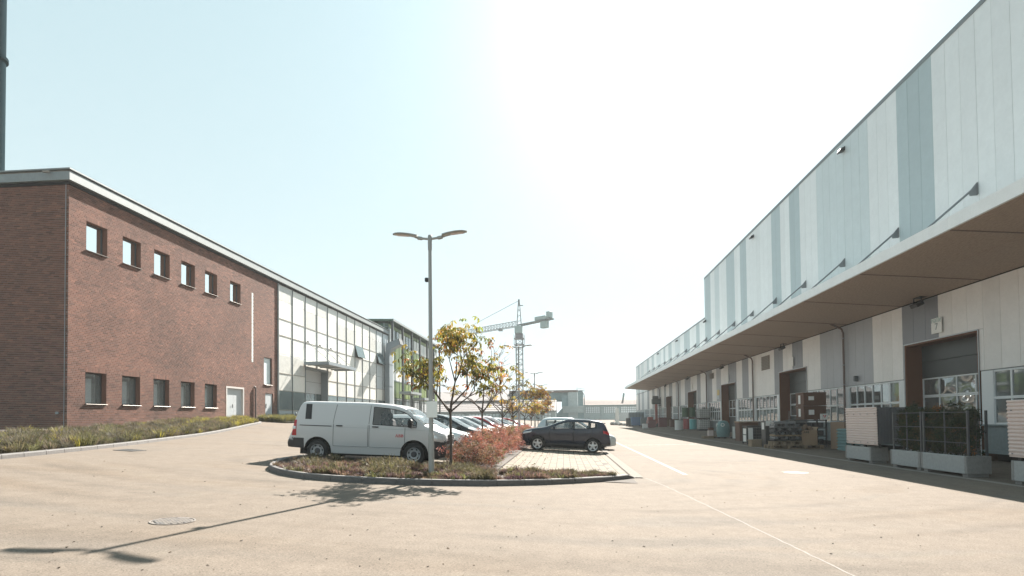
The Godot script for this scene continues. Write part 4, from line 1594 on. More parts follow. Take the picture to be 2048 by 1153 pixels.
func build_background() -> void:
	# workshop with a tiled roof at the end of the lane
	var b := thing("far_workshop", "hazy pale workshop with brown pitched roof and gridded windows, at the lane end", "building")
	var g := Geo.new()
	g.span(Vector3(5.0, 0.5, -185), Vector3(40, 5.7, -165))
	part(b, "wall", g, M.far_wall)
	g = Geo.new()
	g.prism(PackedVector2Array([Vector2(164.3, 5.6), Vector2(175.0, 8.1), Vector2(185.6, 5.6)]), Vector3(4.6, 0, 0), Vector3(0, 0, -1), Vector3.UP, Vector3(36, 0, 0))
	var rf := part(b, "roof", g, M.far_roof)
	for k in 9:
		g = Geo.new()
		g.box(Vector3(22.5, 6.85 + 1.05 * (k - 4) / 4.2 + 0.03, -164.3 - 5.35 - (k - 4) * 1.12), Vector3(35.5, 0.05, 0.12), Basis(Vector3.RIGHT, 0.23))
		part(rf, "roof_course", g, M.far_roof2)
	g = Geo.new()
	g.rod(Vector3(17.1, 6.9, -170), Vector3(17.4, 9.0, -170), 0.28, 10)
	part(rf, "flue", g, M.far_wall2)
	for q in [[6.2, 10.2], [11.2, 15.0], [16.0, 20.2], [21.0, 25.0]]:
		far_windows(b, 165.0, q[0], q[1], 3.3, 5.0, 7, 3)
	for x in [10.8, 15.5, 20.6]:
		g = Geo.new()
		g.span(Vector3(x - 0.25, 0.6, -165.0), Vector3(x + 0.25, 5.6, -164.7))
		part(b, "pilaster", g, M.far_wall)
	g = Geo.new()
	g.span(Vector3(4.9, 5.35, -165.2), Vector3(40, 5.6, -164.5))
	part(b, "gutter", g, M.far_wall2)
	# greenish stair tower with a walkway and tanks
	b = thing("stair_tower", "blue green tower block with a flat roof terrace left of the far workshop", "building")
	g = Geo.new()
	g.span(Vector3(1.35, 0.5, -166), Vector3(3.95, 9.0, -160))
	g.span(Vector3(-0.4, 4.9, -166), Vector3(5.6, 5.3, -159.4))
	g.span(Vector3(-0.1, 3.4, -165), Vector3(5.5, 4.9, -159.7))
	part(b, "wall", g, M.far_wall)
	g = Geo.new()
	g.span(Vector3(-1.9, 0.5, -165), Vector3(5.6, 3.4, -160.2))
	g.prism(PackedVector2Array([Vector2(-2.2, 2.7), Vector2(-0.1, 3.4), Vector2(-0.1, 4.9)]), Vector3(0, 0, -165), Vector3.RIGHT, Vector3.UP, Vector3(0, 0, 4.8))
	part(b, "lower_block", g, M.far_wall2)
	g = Geo.new()
	g.span(Vector3(-0.4, 5.3, -166), Vector3(1.35, 8.2, -160.6))
	part(b, "recess", g, M.far_wall2)
	for x in [4.35, 4.75, 5.15]:
		g = Geo.new()
		g.lathe([Vector2(0.0, 0), Vector2(0.32, 0), Vector2(0.32, 3.6), Vector2(0.2, 4.2), Vector2(0, 4.3)], Vector3(x, 5.3, -161), Vector3.UP, 12)
		part(b, "tank", g, M.far_wall2)
	g = Geo.new()
	for k in 7:
		g.rod(Vector3(3.6 + k * 0.38, 9.0, -160.2), Vector3(3.6 + k * 0.38, 10.9 - 0.18 * k, -160.2), 0.035, 5)
	for y in [9.5, 10.0]:
		g.rod(Vector3(3.6, y, -160.2), Vector3(5.9, y, -160.2), 0.035, 5)
	g.tube([Vector3(4.1, 9.3, -160.1), Vector3(5.0, 9.3, -160.1), Vector3(5.7, 8.3, -160.1), Vector3(5.75, 5.3, -160.1)], [0.12], 8)
	part(b, "railing_and_pipes", g, M.crane_steel)
	# long low sheds to the left
	b = thing("long_shed", "long low shed with pinkish roof planes and a strip of windows, behind the parked cars", "building")
	g = Geo.new()
	g.span(Vector3(-48, 0.5, -175), Vector3(-1.9, 6.9, -158))
	g.span(Vector3(-14, 6.9, -175), Vector3(1.3, 9.1, -163))
	part(b, "wall", g, M.far_wall2)
	g = Geo.new()
	g.span(Vector3(-15, 9.1, -176), Vector3(4.1, 9.75, -162.2))
	part(b, "flat_roof", g, M.far_roof)
	far_windows(b, 163.0, -6.3, -4.0, 7.4, 8.5, 2, 1)
	g = Geo.new()
	g.prism(PackedVector2Array([Vector2(146.5, 3.9), Vector2(158.0, 6.9), Vector2(158.0, 3.9)]), Vector3(-48, 0, 0), Vector3(0, 0, -1), Vector3.UP, Vector3(46.2, 0, 0))
	g.prism(PackedVector2Array([Vector2(156.0, 6.92), Vector2(166.0, 9.9), Vector2(176.0, 6.92)]), Vector3(-48, 0, 0), Vector3(0, 0, -1), Vector3.UP, Vector3(33.5, 0, 0))
	var rr := part(b, "pitched_roof", g, M.far_roof2)
	for k in 5:
		g = Geo.new()
		g.box(Vector3(-25, 4.35 + k * 0.55, -148.1 - k * 2.1), Vector3(46, 0.07, 0.3), Basis(Vector3.RIGHT, 0.255))
		part(rr, "roof_seam", g, M.far_roof)
	g = Geo.new()
	g.span(Vector3(-48, 3.6, -147.2), Vector3(-1.9, 3.9, -146.3))
	part(b, "eaves", g, M.mullion)
	g = Geo.new()
	g.span(Vector3(-48, 0.5, -158), Vector3(-1.9, 3.6, -147.0))
	part(b, "front_wall", g, M.far_wall)
	for k in 10:
		far_windows(b, 147.0, -46 + k * 4.4, -42.6 + k * 4.4, 1.9, 3.3, 4, 2)
	# white post and kerb of rubble beside the lane end
	solo("white_gate_post", post_mesh(), M.panel_white, "tall white post at the far end of the lane, left of the blue bin", "post")
	g = Geo.new()
	g.span(Vector3(12.8, 0.9, -148.0), Vector3(20.0, 3.2, -146.5))
	solo("low_block_wall", g, M.cornice, "low pale wall at the end of the lane, behind the white post", "wall")

func post_mesh() -> Geo:
	var g := Geo.new()
	g.bbox(Vector3(11.6, gy(11.6, 128.0) + 1.75, -128.0), Vector3(0.7, 3.5, 0.35), 0.03)
	g.bbox(Vector3(11.6, gy(11.6, 128.0) + 0.2, -128.0), Vector3(1.2, 0.4, 0.8), 0.03)
	return g

func lattice(g: Geo, a: Vector3, b: Vector3, w: float, n: int, rr: float, br: float, ref := Vector3.UP) -> void:
	# square lattice mast from a to b
	var d := (b - a).normalized()
	var s := d.cross(ref).normalized()
	if s.length() < 0.1: s = Vector3.RIGHT
	var t := s.cross(d)
	var cs := [s * w / 2 + t * w / 2, -s * w / 2 + t * w / 2, -s * w / 2 - t * w / 2, s * w / 2 - t * w / 2]
	for c in cs: g.rod(a + c, b + c, rr, 5)
	for i in n:
		var p := a.lerp(b, float(i) / n)
		var q := a.lerp(b, float(i + 1) / n)
		for k in 4:
			var c1: Vector3 = cs[k]
			var c2: Vector3 = cs[(k + 1) % 4]
			if i % 2: g.rod(p + c1, q + c2, br, 4)
			else: g.rod(p + c2, q + c1, br, 4)
			g.rod(p + c1, p + c2, br, 4)

func build_crane() -> void:
	var c := thing("tower_crane", "grey green tower crane with its long jib pointing left, rising behind the car park", "crane", Vector3(-11.1, 1.0, -150))
	var g := Geo.new()
	lattice(g, Vector3(0, 0, 0), Vector3(0, 21.6, 0), 1.7, 16, 0.1, 0.06, Vector3.RIGHT)
	part(c, "mast", g, M.crane_steel)
	g = Geo.new()
	g.bbox(Vector3(0, 22.2, 0), Vector3(2.0, 1.3, 2.0), 0.1)
	g.span(Vector3(-1.3, 21.5, -1.3), Vector3(1.3, 21.62, 1.3))
	g.span(Vector3(-1.3, 19.9, -1.2), Vector3(1.3, 20.0, 1.2))
	for sx in [-1.3, 1.3]:
		for sz in [-1.2, 1.2]:
			g.rod(Vector3(sx, 20, sz), Vector3(sx, 22.6, sz), 0.04, 4)
	part(c, "slewing_ring", g, M.crane_cab)
	g = Geo.new()
	g.bbox(Vector3(-0.1, 23.8, 0.5), Vector3(2.0, 1.9, 1.8), 0.1)
	part(c, "cab", g, M.crane_block)
	var jd := Vector3(-0.78, 0.0, -0.626)
	g = Geo.new()
	for s in [-0.7, 0.7]:
		for q in [-0.7, 0.7]:
			g.rod(Vector3(s, 23, q), Vector3(s * 0.2, 31.4, q * 0.2), 0.1, 5)
	for k in 5:
		var w := 0.7 * (1.0 - k / 6.0)
		var y := 24.5 + k * 1.4
		g.rod(Vector3(-w, y, -w), Vector3(w, y + 0.7, -w), 0.05, 4)
		g.rod(Vector3(w, y, w), Vector3(-w, y + 0.7, w), 0.05, 4)
	g.box(Vector3(0, 31.2, 0), Vector3(0.45, 1.2, 0.45))
	g.box(Vector3(0.5, 30.2, 0), Vector3(1.2, 0.08, 0.8))
	part(c, "tower_head", g, M.crane_steel)
	# triangular jib
	g = Geo.new()
	var side := jd.cross(Vector3.UP).normalized() * 0.75
	var base := Vector3(0, 24.9, 0) + jd * 0.8
	var L := 34.0
	var n := 30
	for s in [-1.0, 1.0]: g.rod(base + side * s, base + jd * L + side * s, 0.085, 5)
	g.rod(base + Vector3(0, 1.4, 0), base + jd * L + Vector3(0, 1.2, 0), 0.085, 5)
	for i in n:
		var p := base + jd * (L * i / n)
		var q := base + jd * (L * (i + 1) / n)
		var m := (p + q) / 2 + Vector3(0, 1.4, 0)
		for s in [-1.0, 1.0]:
			g.rod(p + side * s, m, 0.05, 4)
			g.rod(q + side * s, m, 0.05, 4)
		g.rod(p + side, q - side, 0.04, 4)
	g.box(base + jd * 6.0 + Vector3(0, -0.3, 0), Vector3(1.1, 0.45, 1.4))
	part(c, "jib", g, M.crane_steel)
	g = Geo.new()
	g.rod(Vector3(0, 31.5, 0), base + jd * 21.0 + Vector3(0, 1.4, 0), 0.06, 5)
	part(c, "tie_cable", g, M.crane_steel)
	g = Geo.new()
	for s in [-1.0, 1.0]: g.rod(Vector3(0, 25.0, 0) + side * s, -jd * 11.0 + Vector3(0, 25.4, 0) + side * s, 0.16, 6)
	for i in 8: g.rod(-jd * (i * 1.35) + Vector3(0, 25.05, 0) + side, -jd * ((i + 1) * 1.35) + Vector3(0, 25.1, 0) - side, 0.07, 4)
	g.box(-jd * 5.5 + Vector3(0, 25.35, 0), Vector3(11.0, 0.12, 1.2), Basis(Vector3.UP, atan2(jd.z, -jd.x) * 1.0) * Basis(Vector3.BACK, 0.03))
	part(c, "counter_jib", g, M.crane_steel)
	g = Geo.new()
	var bb := Basis(Vector3.UP, atan2(jd.z, -jd.x))
	g.bbox(-jd * 8.6 + Vector3(0, 24.2, 0), Vector3(1.9, 1.7, 1.3), 0.1, bb)
	g.bbox(-jd * 7.6 + Vector3(0, 25.95, 0), Vector3(3.6, 0.9, 1.3), 0.1, bb)
	g.bbox(-jd * 10.2 + Vector3(0, 26.5, 0), Vector3(1.1, 1.5, 1.4), 0.1, bb)
	part(c, "counterweight", g, M.crane_block)

# ---------------------------------------------------------------- street lamps
func lamp_head(s: float) -> Geo:
	# flat shell curved along its length, x runs outwards from the neck
	var g := Geo.new()
	var top := []
	var bot := []
	for i in 13:
		var u := i / 12.0
		var x := 0.28 + u * 0.56
		var w := 0.115 * sqrt(maxf(0.02, 1.0 - pow(absf(2.0 * u - 0.9) / 1.12, 4.0)))
		var yc := 0.075 + 0.10 * sin(u * 1.9) * 0.75
		var rt := []
		var rb := []
		for k in 9:
			var a := PI * k / 8.0
			rt.append(Vector3(s * x, yc + 0.05 * sin(a) * (1.0 - 0.35 * u), -cos(a) * w * s))
			rb.append(Vector3(s * x, yc - 0.025 * sin(a) * (1.0 - 0.5 * u), cos(a) * w * s))
		top.append(rt)
		bot.append(rb)
	g.grid(top)
	g.grid(bot)
	for e in [0, 12]:
		for k in 8:
			g.quad(top[e][k], top[e][k + 1], bot[e][7 - k], bot[e][8 - k])
	return g

func build_lamps() -> void:
	var at := P(-3.09, 13.47)
	var o := thing("street_lamp", "tall grey double headed street lamp in the front bed, nearest the camera", "street lamp", at, 0.0, "double street lamps in a row along the planted strip")
	var g := Geo.new()
	g.lathe([Vector2(0.0, -0.1), Vector2(0.066, -0.1), Vector2(0.066, 1.05), Vector2(0.054, 1.12), Vector2(0.04, 5.55), Vector2(0.04, 5.78), Vector2(0.0, 5.8)], Vector3.ZERO, Vector3.UP, 20)
	part(o, "pole", g, M.lamp_grey)
	g = Geo.new()
	g.lathe([Vector2(0.0415, 5.42), Vector2(0.05, 5.43), Vector2(0.05, 5.76), Vector2(0.0415, 5.77)], Vector3.ZERO, Vector3.UP, 16)
	part(o, "collar", g, M.lamp_grey)
	for s in [-1.0, 1.0]:
		g = Geo.new()
		g.tube([Vector3(0.03 * s, 5.69, 0), Vector3(0.2 * s, 5.71, 0), Vector3(0.36 * s, 5.75, 0)], [0.028], 10)
		g.bbox(Vector3(0.24 * s, 5.715, 0), Vector3(0.13, 0.075, 0.075), 0.015, Basis(Vector3.BACK, 0.15 * s))
		part(o, "arm", g, M.lamp_grey)
		g = lamp_head(s)
		var g2 := Geo.new()
		g2.add(g, Transform3D(Basis.from_scale(Vector3(1.06, 1.0, 1.0)), Vector3(0, 5.68, 0)))
		var h := part(o, "lamp_head", g2, M.lamp_grey)
		g = Geo.new()
		g.bbox(Vector3(0.66 * s, 5.80, 0), Vector3(0.3, 0.02, 0.13), 0.008, Basis(Vector3.BACK, 0.1 * s))
		part(h, "lens", g, M.lamp_lens)
	g = Geo.new()
	g.bbox(Vector3(-0.085, 4.72, 0), Vector3(0.08, 0.1, 0.08), 0.015)
	part(o, "sensor", g, M.black_metal)
	var i := 1
	for q in [[-2.6, 34.4], [-2.65, 54.5], [-2.65, 73.5], [-2.4, 92.0]]:
		copy(o, ["", "second double street lamp, in front of the crane mast", "third double street lamp, just right of the crane", "fourth double street lamp, smaller, right of the third", "farthest and smallest double street lamp of the row"][i], P(q[0], q[1]), 0.04 * i)
		i += 1
	# notice plate clamped to the near lamp
	var n := thing("notice_plate", "blank white notice plate clamped to the nearest lamp pole", "sign", at + Vector3(0.04, 1.66, 0.085))
	g = Geo.new()
	g.bbox(Vector3(0, 0.0, 0.01), Vector3(0.255, 0.375, 0.006), 0.002)
	part(n, "plate", g, M.sign_white)
	g = Geo.new()
	for y in [-0.12, 0.12]:
		g.lathe([Vector2(0.066, y - 0.012), Vector2(0.071, y - 0.012), Vector2(0.071, y + 0.012), Vector2(0.066, y + 0.012)], Vector3(-0.04, 0, -0.085), Vector3.UP, 16)
	part(n, "clamp", g, M.galvanised)

# ---------------------------------------------------------------- vehicles
func prof(pts: Array, x: float) -> float:
	for i in pts.size() - 1:
		if x <= pts[i + 1].x:
			var t := clampf((x - pts[i].x) / maxf(pts[i + 1].x - pts[i].x, 1e-5), 0.0, 1.0)
			return lerpf(pts[i].y, pts[i + 1].y, t)
	return pts[-1].y

func rounded(pts: Array, amount := 0.35) -> Array:
	# Chaikin corner cutting, twice, ends kept
	var p := pts
	for k in 2:
		var o := [p[0]]
		for i in p.size() - 1:
			var a: Vector2 = p[i]
			var b: Vector2 = p[i + 1]
			if i > 0: o.append(a.lerp(b, amount * 0.6))
			if i < p.size() - 2: o.append(b.lerp(a, amount * 0.6))
		o.append(p[-1])
		p = o
	return p

func car_width(s: Dictionary, x: float) -> float:
	var w: float = s.w
	var f := clampf((s.front_round - x) / s.front_round, 0.0, 1.0)
	var q := clampf((x - (s.len - s.rear_round)) / s.rear_round, 0.0, 1.0)
	return w * (1.0 - s.front_taper * pow(f, 2.6)) * (1.0 - s.rear_taper * pow(q, 2.6))

func car_section(s: Dictionary, x: float) -> Array:
	# Vector2(y, z) from the sill over the roof edge to the middle of the roof
	var top := prof(s.top, x)
	var w := car_width(s, x)
	var sill := prof(s.sill, x)
	var y0 := sill
	for wx in s.wheels:
		var dx: float = absf(x - wx)
		if dx < s.arch: y0 = maxf(y0, s.r + sqrt(s.arch * s.arch - dx * dx))
	var yb := minf(prof(s.belt, x), top - 0.125)
	y0 = minf(y0, yb - 0.05)
	var re := top - 0.085
	var h := re - yb
	var o := []
	var side := func(y: float) -> float:
		var k := clampf((y - sill) / (yb - sill), 0.0, 1.0)
		return w - 0.085 * pow(1.0 - k, 2.2) - 0.028 * k * k
	for f in [0.0, 0.12, 0.24, 0.4, 0.56, 0.72, 0.86, 0.95, 1.0]:
		var y := lerpf(y0, yb, f)
		o.append(Vector2(y, side.call(y)))
	var zb: float = side.call(yb)
	var zr: float = zb - s.tumble * h - 0.012
	var a := minf(0.03, h * 0.3)
	var b := minf(0.055, h * 0.3)
	o.append(Vector2(yb + a, lerpf(zb, zr, a / maxf(h, 0.01))))
	o.append(Vector2(lerpf(yb + a, re - b, 0.5), lerpf(zb, zr, 0.5) + 0.012 * clampf(h / 0.4, 0, 1)))
	o.append(Vector2(re - b, lerpf(zb, zr, 1.0 - b / maxf(h, 0.01))))
	o.append(Vector2(re, zr))
	o.append(Vector2(re + 0.042, zr - 0.028))
	o.append(Vector2(re + 0.066, zr - 0.085))
	o.append(Vector2(top - 0.007, zr * 0.66))
	o.append(Vector2(top - 0.002, zr * 0.33))
	o.append(Vector2(top, 0.0))
	return o

func skin(s: Dictionary, x: float, y: float, out := 0.004) -> Vector3:
	# point of the flank at height y, pushed outwards
	var sec := car_section(s, x)
	for j in 12:
		if y <= sec[j + 1].x or j == 11:
			var t := clampf((y - sec[j].x) / maxf(sec[j + 1].x - sec[j].x, 1e-4), 0.0, 1.0)
			return Vector3(x, y, lerpf(sec[j].y, sec[j + 1].y, t) + out)
	return Vector3.ZERO

func make_car(s: Dictionary, called: String, label: String, group := "cars parked in the bays") -> Node3D:
	var root := thing(called, label, s.get("category", "car"), Vector3.ZERO, 0.0, group)
	var fine: float = s.get("fine", 0.05)
	# stations along the length: even steps, steep parts of the outline, window and door edges, arches
	var xs := {}
	var n := int(s.len / fine)
	for i in n + 1: xs[snappedf(s.len * i / n, 0.001)] = true
	for p in s.top: xs[snappedf(p.x, 0.001)] = true
	for i in s.top.size() - 1:
		var a: Vector2 = s.top[i]
		var b: Vector2 = s.top[i + 1]
		var m := int(a.distance_to(b) / (fine * 1.2))
		for k in m: xs[snappedf(lerpf(a.x, b.x, float(k) / m), 0.001)] = true
	for q in s.windows + s.doors:
		xs[snappedf(q[0], 0.001)] = true
		xs[snappedf(q[1], 0.001)] = true
	for wx in s.wheels:
		for k in 17:
			xs[snappedf(wx + s.arch * 1.001 * cos(PI * k / 16.0), 0.001)] = true
	for q in [s.ws, s.rw]:
		xs[snappedf(q[0], 0.001)] = true
		xs[snappedf(q[1], 0.001)] = true
	var st := []
	for k in xs.keys():
		if k >= 0.0 and k <= s.len + 0.0005: st.append(k)
	st.sort()
	var secs := []
	for x in st: secs.append(car_section(s, x))
	var J: int = secs[0].size()
	# points and normals of one flank
	var pts := []
	for i in st.size():
		var row := []
		for j in J: row.append(Vector3(st[i], secs[i][j].x, secs[i][j].y))
		pts.append(row)
	var nor := []
	for i in st.size():
		var row := []
		for j in J:
			var i0 := maxi(i - 1, 0)
			var i1 := mini(i + 1, st.size() - 1)
			var du: Vector3 = pts[i1][j] - pts[i0][j]
			var dv: Vector3 = (pts[i][j + 1] if j < J - 1 else Vector3(pts[i][j].x, pts[i][j].y, -pts[i][j - 1].z)) - pts[i][maxi(j - 1, 0)]
			var q := du.cross(dv).normalized()
			if j == J - 1: q.z = 0.0
			row.append(q.normalized())
		nor.append(row)
	var geos := {}
	for i in st.size() - 1:
		var xm: float = (st[i] + st[i + 1]) / 2
		var ymid: float = 0.0
		for j in J - 1:
			if pts[i][j].distance_to(pts[i][j + 1]) < 1e-5 and pts[i + 1][j].distance_to(pts[i + 1][j + 1]) < 1e-5: continue
			ymid = (pts[i][j].y + pts[i + 1][j + 1].y) / 2
			var hh: float = secs[i][12].x - secs[i][8].x
			for sgn in [1.0, -1.0]:
				var key := "body"
				if j in [9, 10]:
					for w in s.windows:
						if xm > w[0] and xm < w[1] and hh > 0.14: key = w[2] + ("/far" if sgn < 0 else "")
					if key == "body" and hh > 0.14 and s.get("dark_pillars", false) and xm > s.windows[0][0] and xm < s.windows[-1][1]: key = "window_frame"
				if j >= 13 and xm > s.ws[0] and xm < s.ws[1]: key = "windshield"
				if j >= 13 and xm > s.rw[0] and xm < s.rw[1]: key = "rear_window"
				if key == "body" and j < 13:
					for w in s.doors:
						if xm > w[0] and xm < w[1] and ymid > s.door_bottom: key = w[2] + ("/far" if sgn < 0 else "")
				if j < 8:
					if xm < s.front_bumper.x and ymid < s.front_bumper.y: key = "front_bumper"
					if xm > s.len - s.rear_bumper.x and ymid < s.rear_bumper.y: key = "rear_bumper"
					if s.get("cladding", 0.0) > 0.0 and ymid < prof(s.sill, xm) + s.cladding: key = "side_cladding/%d%d" % [int(sgn), int(xm > s.wheels[0]) + int(xm > s.wheels[1])]
				if key == "body" and j >= 13 and xm < s.ws[0]: key = "bonnet"
				if not geos.has(key): geos[key] = Geo.new()
				var g: Geo = geos[key]
				var f := Vector3(1, 1, sgn)
				var a := g.vert(pts[i][j] * f, nor[i][j] * f)
				var b := g.vert(pts[i + 1][j] * f, nor[i + 1][j] * f)
				var c := g.vert(pts[i + 1][j + 1] * f, nor[i + 1][j + 1] * f)
				var d := g.vert(pts[i][j + 1] * f, nor[i][j + 1] * f)
				if sgn > 0: g.ix.append_array(PackedInt32Array([a, c, b, a, d, c]))
				else: g.ix.append_array(PackedInt32Array([a, b, c, a, c, d]))
	# closed nose and tail
	var caps := Geo.new()
	for e in [0, st.size() - 1]:
		for j in J - 1:
			var a: Vector3 = pts[e][j]
			var b: Vector3 = pts[e][j + 1]
			var f := Vector3(1, 1, -1)
			var g: Geo = caps
			if e == 0 and a.y < s.front_bumper.y and geos.has("front_bumper"): g = geos["front_bumper"]
			if e > 0 and a.y < s.rear_bumper.y and geos.has("rear_bumper"): g = geos["rear_bumper"]
			if e == 0: g.quad(b, a, a * f, b * f)
			else: g.quad(a, b, b * f, a * f)
	geos["body"].add(caps, Transform3D.IDENTITY)
	var paint: Material = M[s.paint]
	for key in geos.keys():
		var called2: String = key.get_slice("/", 0)
		var m: Material = paint
		if called2.contains("window") or called2 == "windshield": m = M.car_glass
		if called2 == "window_frame": m = M.plastic_black
		if called2 in ["front_bumper", "rear_bumper"] and s.get("dark_bumpers", false): m = M.plastic_dark
		if called2 == "side_cladding": m = M.plastic_dark
		part(root, called2, geos[key], m)
	# rubber seals round the side windows, door seams
	for w in s.windows:
		for sgn in [1.0, -1.0]:
			var seal := Geo.new()
			var lo := []
			var hi := []
			for i in st.size():
				if st[i] >= w[0] - 0.001 and st[i] <= w[1] + 0.001 and secs[i][12].x - secs[i][8].x > 0.12:
					lo.append(Vector3(st[i], secs[i][9].x, (secs[i][9].y + 0.004) * sgn))
					hi.append(Vector3(st[i], secs[i][11].x, (secs[i][11].y + 0.004) * sgn))
			if lo.size() < 2: continue
			hi.reverse()
			var loop := lo + hi + [lo[0]]
			seal.tube(loop, [0.011], 4, false)
			part(root, "window_seal", seal, M.plastic_black)
	for w in s.doors:
		for sgn in [1.0, -1.0]:
			var g := Geo.new()
			var path := []
			for k in 12:
				var y := lerpf(s.door_bottom + 0.01, prof(s.belt, w[0]), k / 11.0)
				path.append(skin(s, w[0], y, 0.001) * Vector3(1, 1, sgn))
			g.tube(path, [0.0065], 4)
			path = []
			for k in 12:
				var y := lerpf(s.door_bottom + 0.01, prof(s.belt, w[1]), k / 11.0)
				path.append(skin(s, w[1], y, 0.001) * Vector3(1, 1, sgn))
			g.tube(path, [0.0065], 4)
			path = []
			for k in 12:
				path.append(skin(s, lerpf(w[0], w[1], k / 11.0), s.door_bottom + 0.005, 0.001) * Vector3(1, 1, sgn))
			g.tube(path, [0.0055], 4)
			part(root, "door_seam", g, M.plastic_black)
			g = Geo.new()
			var hx: float = w[1] - 0.19
			var hp := skin(s, hx, s.handle_y, 0.02) * Vector3(1, 1, sgn)
			g.bbox(hp, Vector3(0.2, 0.034, 0.035), 0.01)
			part(root, "door_handle", g, M[s.get("handle", "plastic_black")])
	# lamps
	for sgn in [1.0, -1.0]:
		var g := lamp_patch(s, s.head, sgn)
		part(root, "headlight", g, M.lamp_clear)
		g = lamp_patch(s, s.tail, sgn)
		var tl := part(root, "taillight", g, M.lamp_red)
		if s.has("tail_white"):
			part(tl, "reversing_lamp", lamp_patch(s, s.tail_white, sgn, 0.012), M.lamp_clear)
		# mirrors
		g = Geo.new()
		var mp := skin(s, s.mirror.x, prof(s.belt, s.mirror.x) + 0.03, 0.0)
		var mc: Vector3 = Vector3(mp.x, s.mirror.y, mp.z + 0.115) * Vector3(1, 1, sgn)
		g.bbox(mc, Vector3(0.12, s.get("mirror_h", 0.15), 0.2), 0.035)
		g.tube([Vector3(mp.x, mp.y - 0.03, mp.z - 0.02) * Vector3(1, 1, sgn), mc + Vector3(0, -0.04, 0)], [0.025], 6)
		part(root, "wing_mirror", g, M[s.get("mirror_mat", s.paint)])
	# nose details: grille bars, intake, plate; tail plate
	var wn := car_width(s, 0.0)
	var gr := Geo.new()
	gr.bbox(Vector3(-0.004, s.grille_y, 0), Vector3(0.05, s.grille_h, wn * 1.15), 0.02)
	var gp := part(root, "grille", gr, M.plastic_black)
	for k in 3:
		gr = Geo.new()
		gr.bbox(Vector3(-0.026, s.grille_y + s.grille_h * (k - 1) * 0.33, 0), Vector3(0.02, 0.022, wn * 1.12), 0.006)
		part(gp, "grille_bar", gr, M.chrome)
	gr = Geo.new()
	gr.bbox(Vector3(-0.006, s.intake_y, 0), Vector3(0.05, 0.13, wn * 1.2), 0.02)
	part(root, "air_intake", gr, M.plastic_black)
	gr = Geo.new()
	gr.bbox(Vector3(-0.03, s.intake_y + 0.12, 0), Vector3(0.02, 0.11, 0.5), 0.004)
	part(root, "number_plate", gr, M.plate_white)
	gr = Geo.new()
	gr.bbox(Vector3(s.len + 0.012, s.rear_plate, 0), Vector3(0.02, 0.11, 0.5), 0.004)
	part(root, "number_plate", gr, M.plate_white)
	# underbody, wheel housings, cabin
	gr = Geo.new()
	gr.span(Vector3(0.25, 0.2, -s.w * 0.55), Vector3(s.len - 0.25, 0.42, s.w * 0.55))
	for wx in s.wheels:
		for sgn in [1.0, -1.0]:
			var z1: float = (car_width(s, wx) - 0.09) * sgn
			var z0: float = (car_width(s, wx) - 0.36) * sgn
			for k in 12:
				var a0: float = PI * k / 12
				var a1: float = PI * (k + 1) / 12
				var p0 := Vector3(wx + cos(a0) * (s.arch + 0.004), s.r + sin(a0) * (s.arch + 0.004), z1)
				var p1 := Vector3(wx + cos(a1) * (s.arch + 0.004), s.r + sin(a1) * (s.arch + 0.004), z1)
				gr.quad(p0, p1, Vector3(p1.x, p1.y, z0), Vector3(p0.x, p0.y, z0))
				gr.tri(Vector3(wx, s.r, z0), Vector3(p0.x, p0.y, z0), Vector3(p1.x, p1.y, z0))
	part(root, "underbody", gr, M.plastic_black)
	var rx: float = s.ws[0] + 0.05
	gr = Geo.new()
	gr.bbox(Vector3(rx + 0.3, prof(s.belt, rx) - 0.1, 0), Vector3(0.6, 0.22, s.w * 1.6), 0.05)
	gr.span(Vector3(rx, 0.4, -s.w * 0.82), Vector3(s.len - 0.5, 0.44, s.w * 0.82))
	var cab := part(root, "dashboard", gr, M.plastic_dark)
	gr = Geo.new()
	var sw := []
	var wc := Vector3(rx + 0.75, prof(s.belt, rx + 0.5) - 0.02, -0.36 * s.get("drive", 1.0))
	for k in 17: sw.append(wc + Basis(Vector3.BACK, -0.5) * Vector3(0, cos(TAU * k / 16) * 0.18, sin(TAU * k / 16) * 0.18))
	gr.tube(sw, [0.014], 6, false)
	gr.rod(wc, wc + Vector3(-0.3, -0.12, 0), 0.03)
	part(cab, "steering_wheel", gr, M.plastic_black)
	for q in s.seats:
		for z in [-0.37, 0.37]:
			gr = Geo.new()
			var sb: float = prof(s.belt, q)
			gr.bbox(Vector3(q + 0.22, sb - 0.15, z), Vector3(0.16, 0.72, 0.5), 0.06, Basis(Vector3.BACK, -0.2))
			gr.bbox(Vector3(q - 0.02, sb - 0.46, z), Vector3(0.5, 0.15, 0.5), 0.05)
			gr.bbox(Vector3(q + 0.31, sb + 0.31, z), Vector3(0.1, 0.2, 0.27), 0.04, Basis(Vector3.BACK, -0.2))
			part(root, "seat", gr, M.seat_cloth)
	# wheels
	for wx in s.wheels:
		for sgn in [1.0, -1.0]:
			wheel(root, s, wx, sgn)
	return root

func lamp_patch(s: Dictionary, q: Array, sgn: float, out := 0.008) -> Geo:
	# q: corners (x, y) on the flank, as two edges lower and upper [x0,y0, x1,y1, x2,y2, x3,y3]
	var g := Geo.new()
	var p := []
	for i in 7:
		var row := []
		for j in 5:
			var u := i / 6.0
			var v := j / 4.0
			var lo := Vector2(q[0], q[1]).lerp(Vector2(q[2], q[3]), u)
			var hi := Vector2(q[4], q[5]).lerp(Vector2(q[6], q[7]), u)
			var c := lo.lerp(hi, v)
			var e := 0.0 if (i == 0 or i == 6 or j == 0 or j == 4) else out
			row.append(skin(s, clampf(c.x, 0.001, s.len - 0.001), c.y, 0.003 + e) * Vector3(1, 1, sgn))
		p.append(row)
	g.grid(p)
	return g

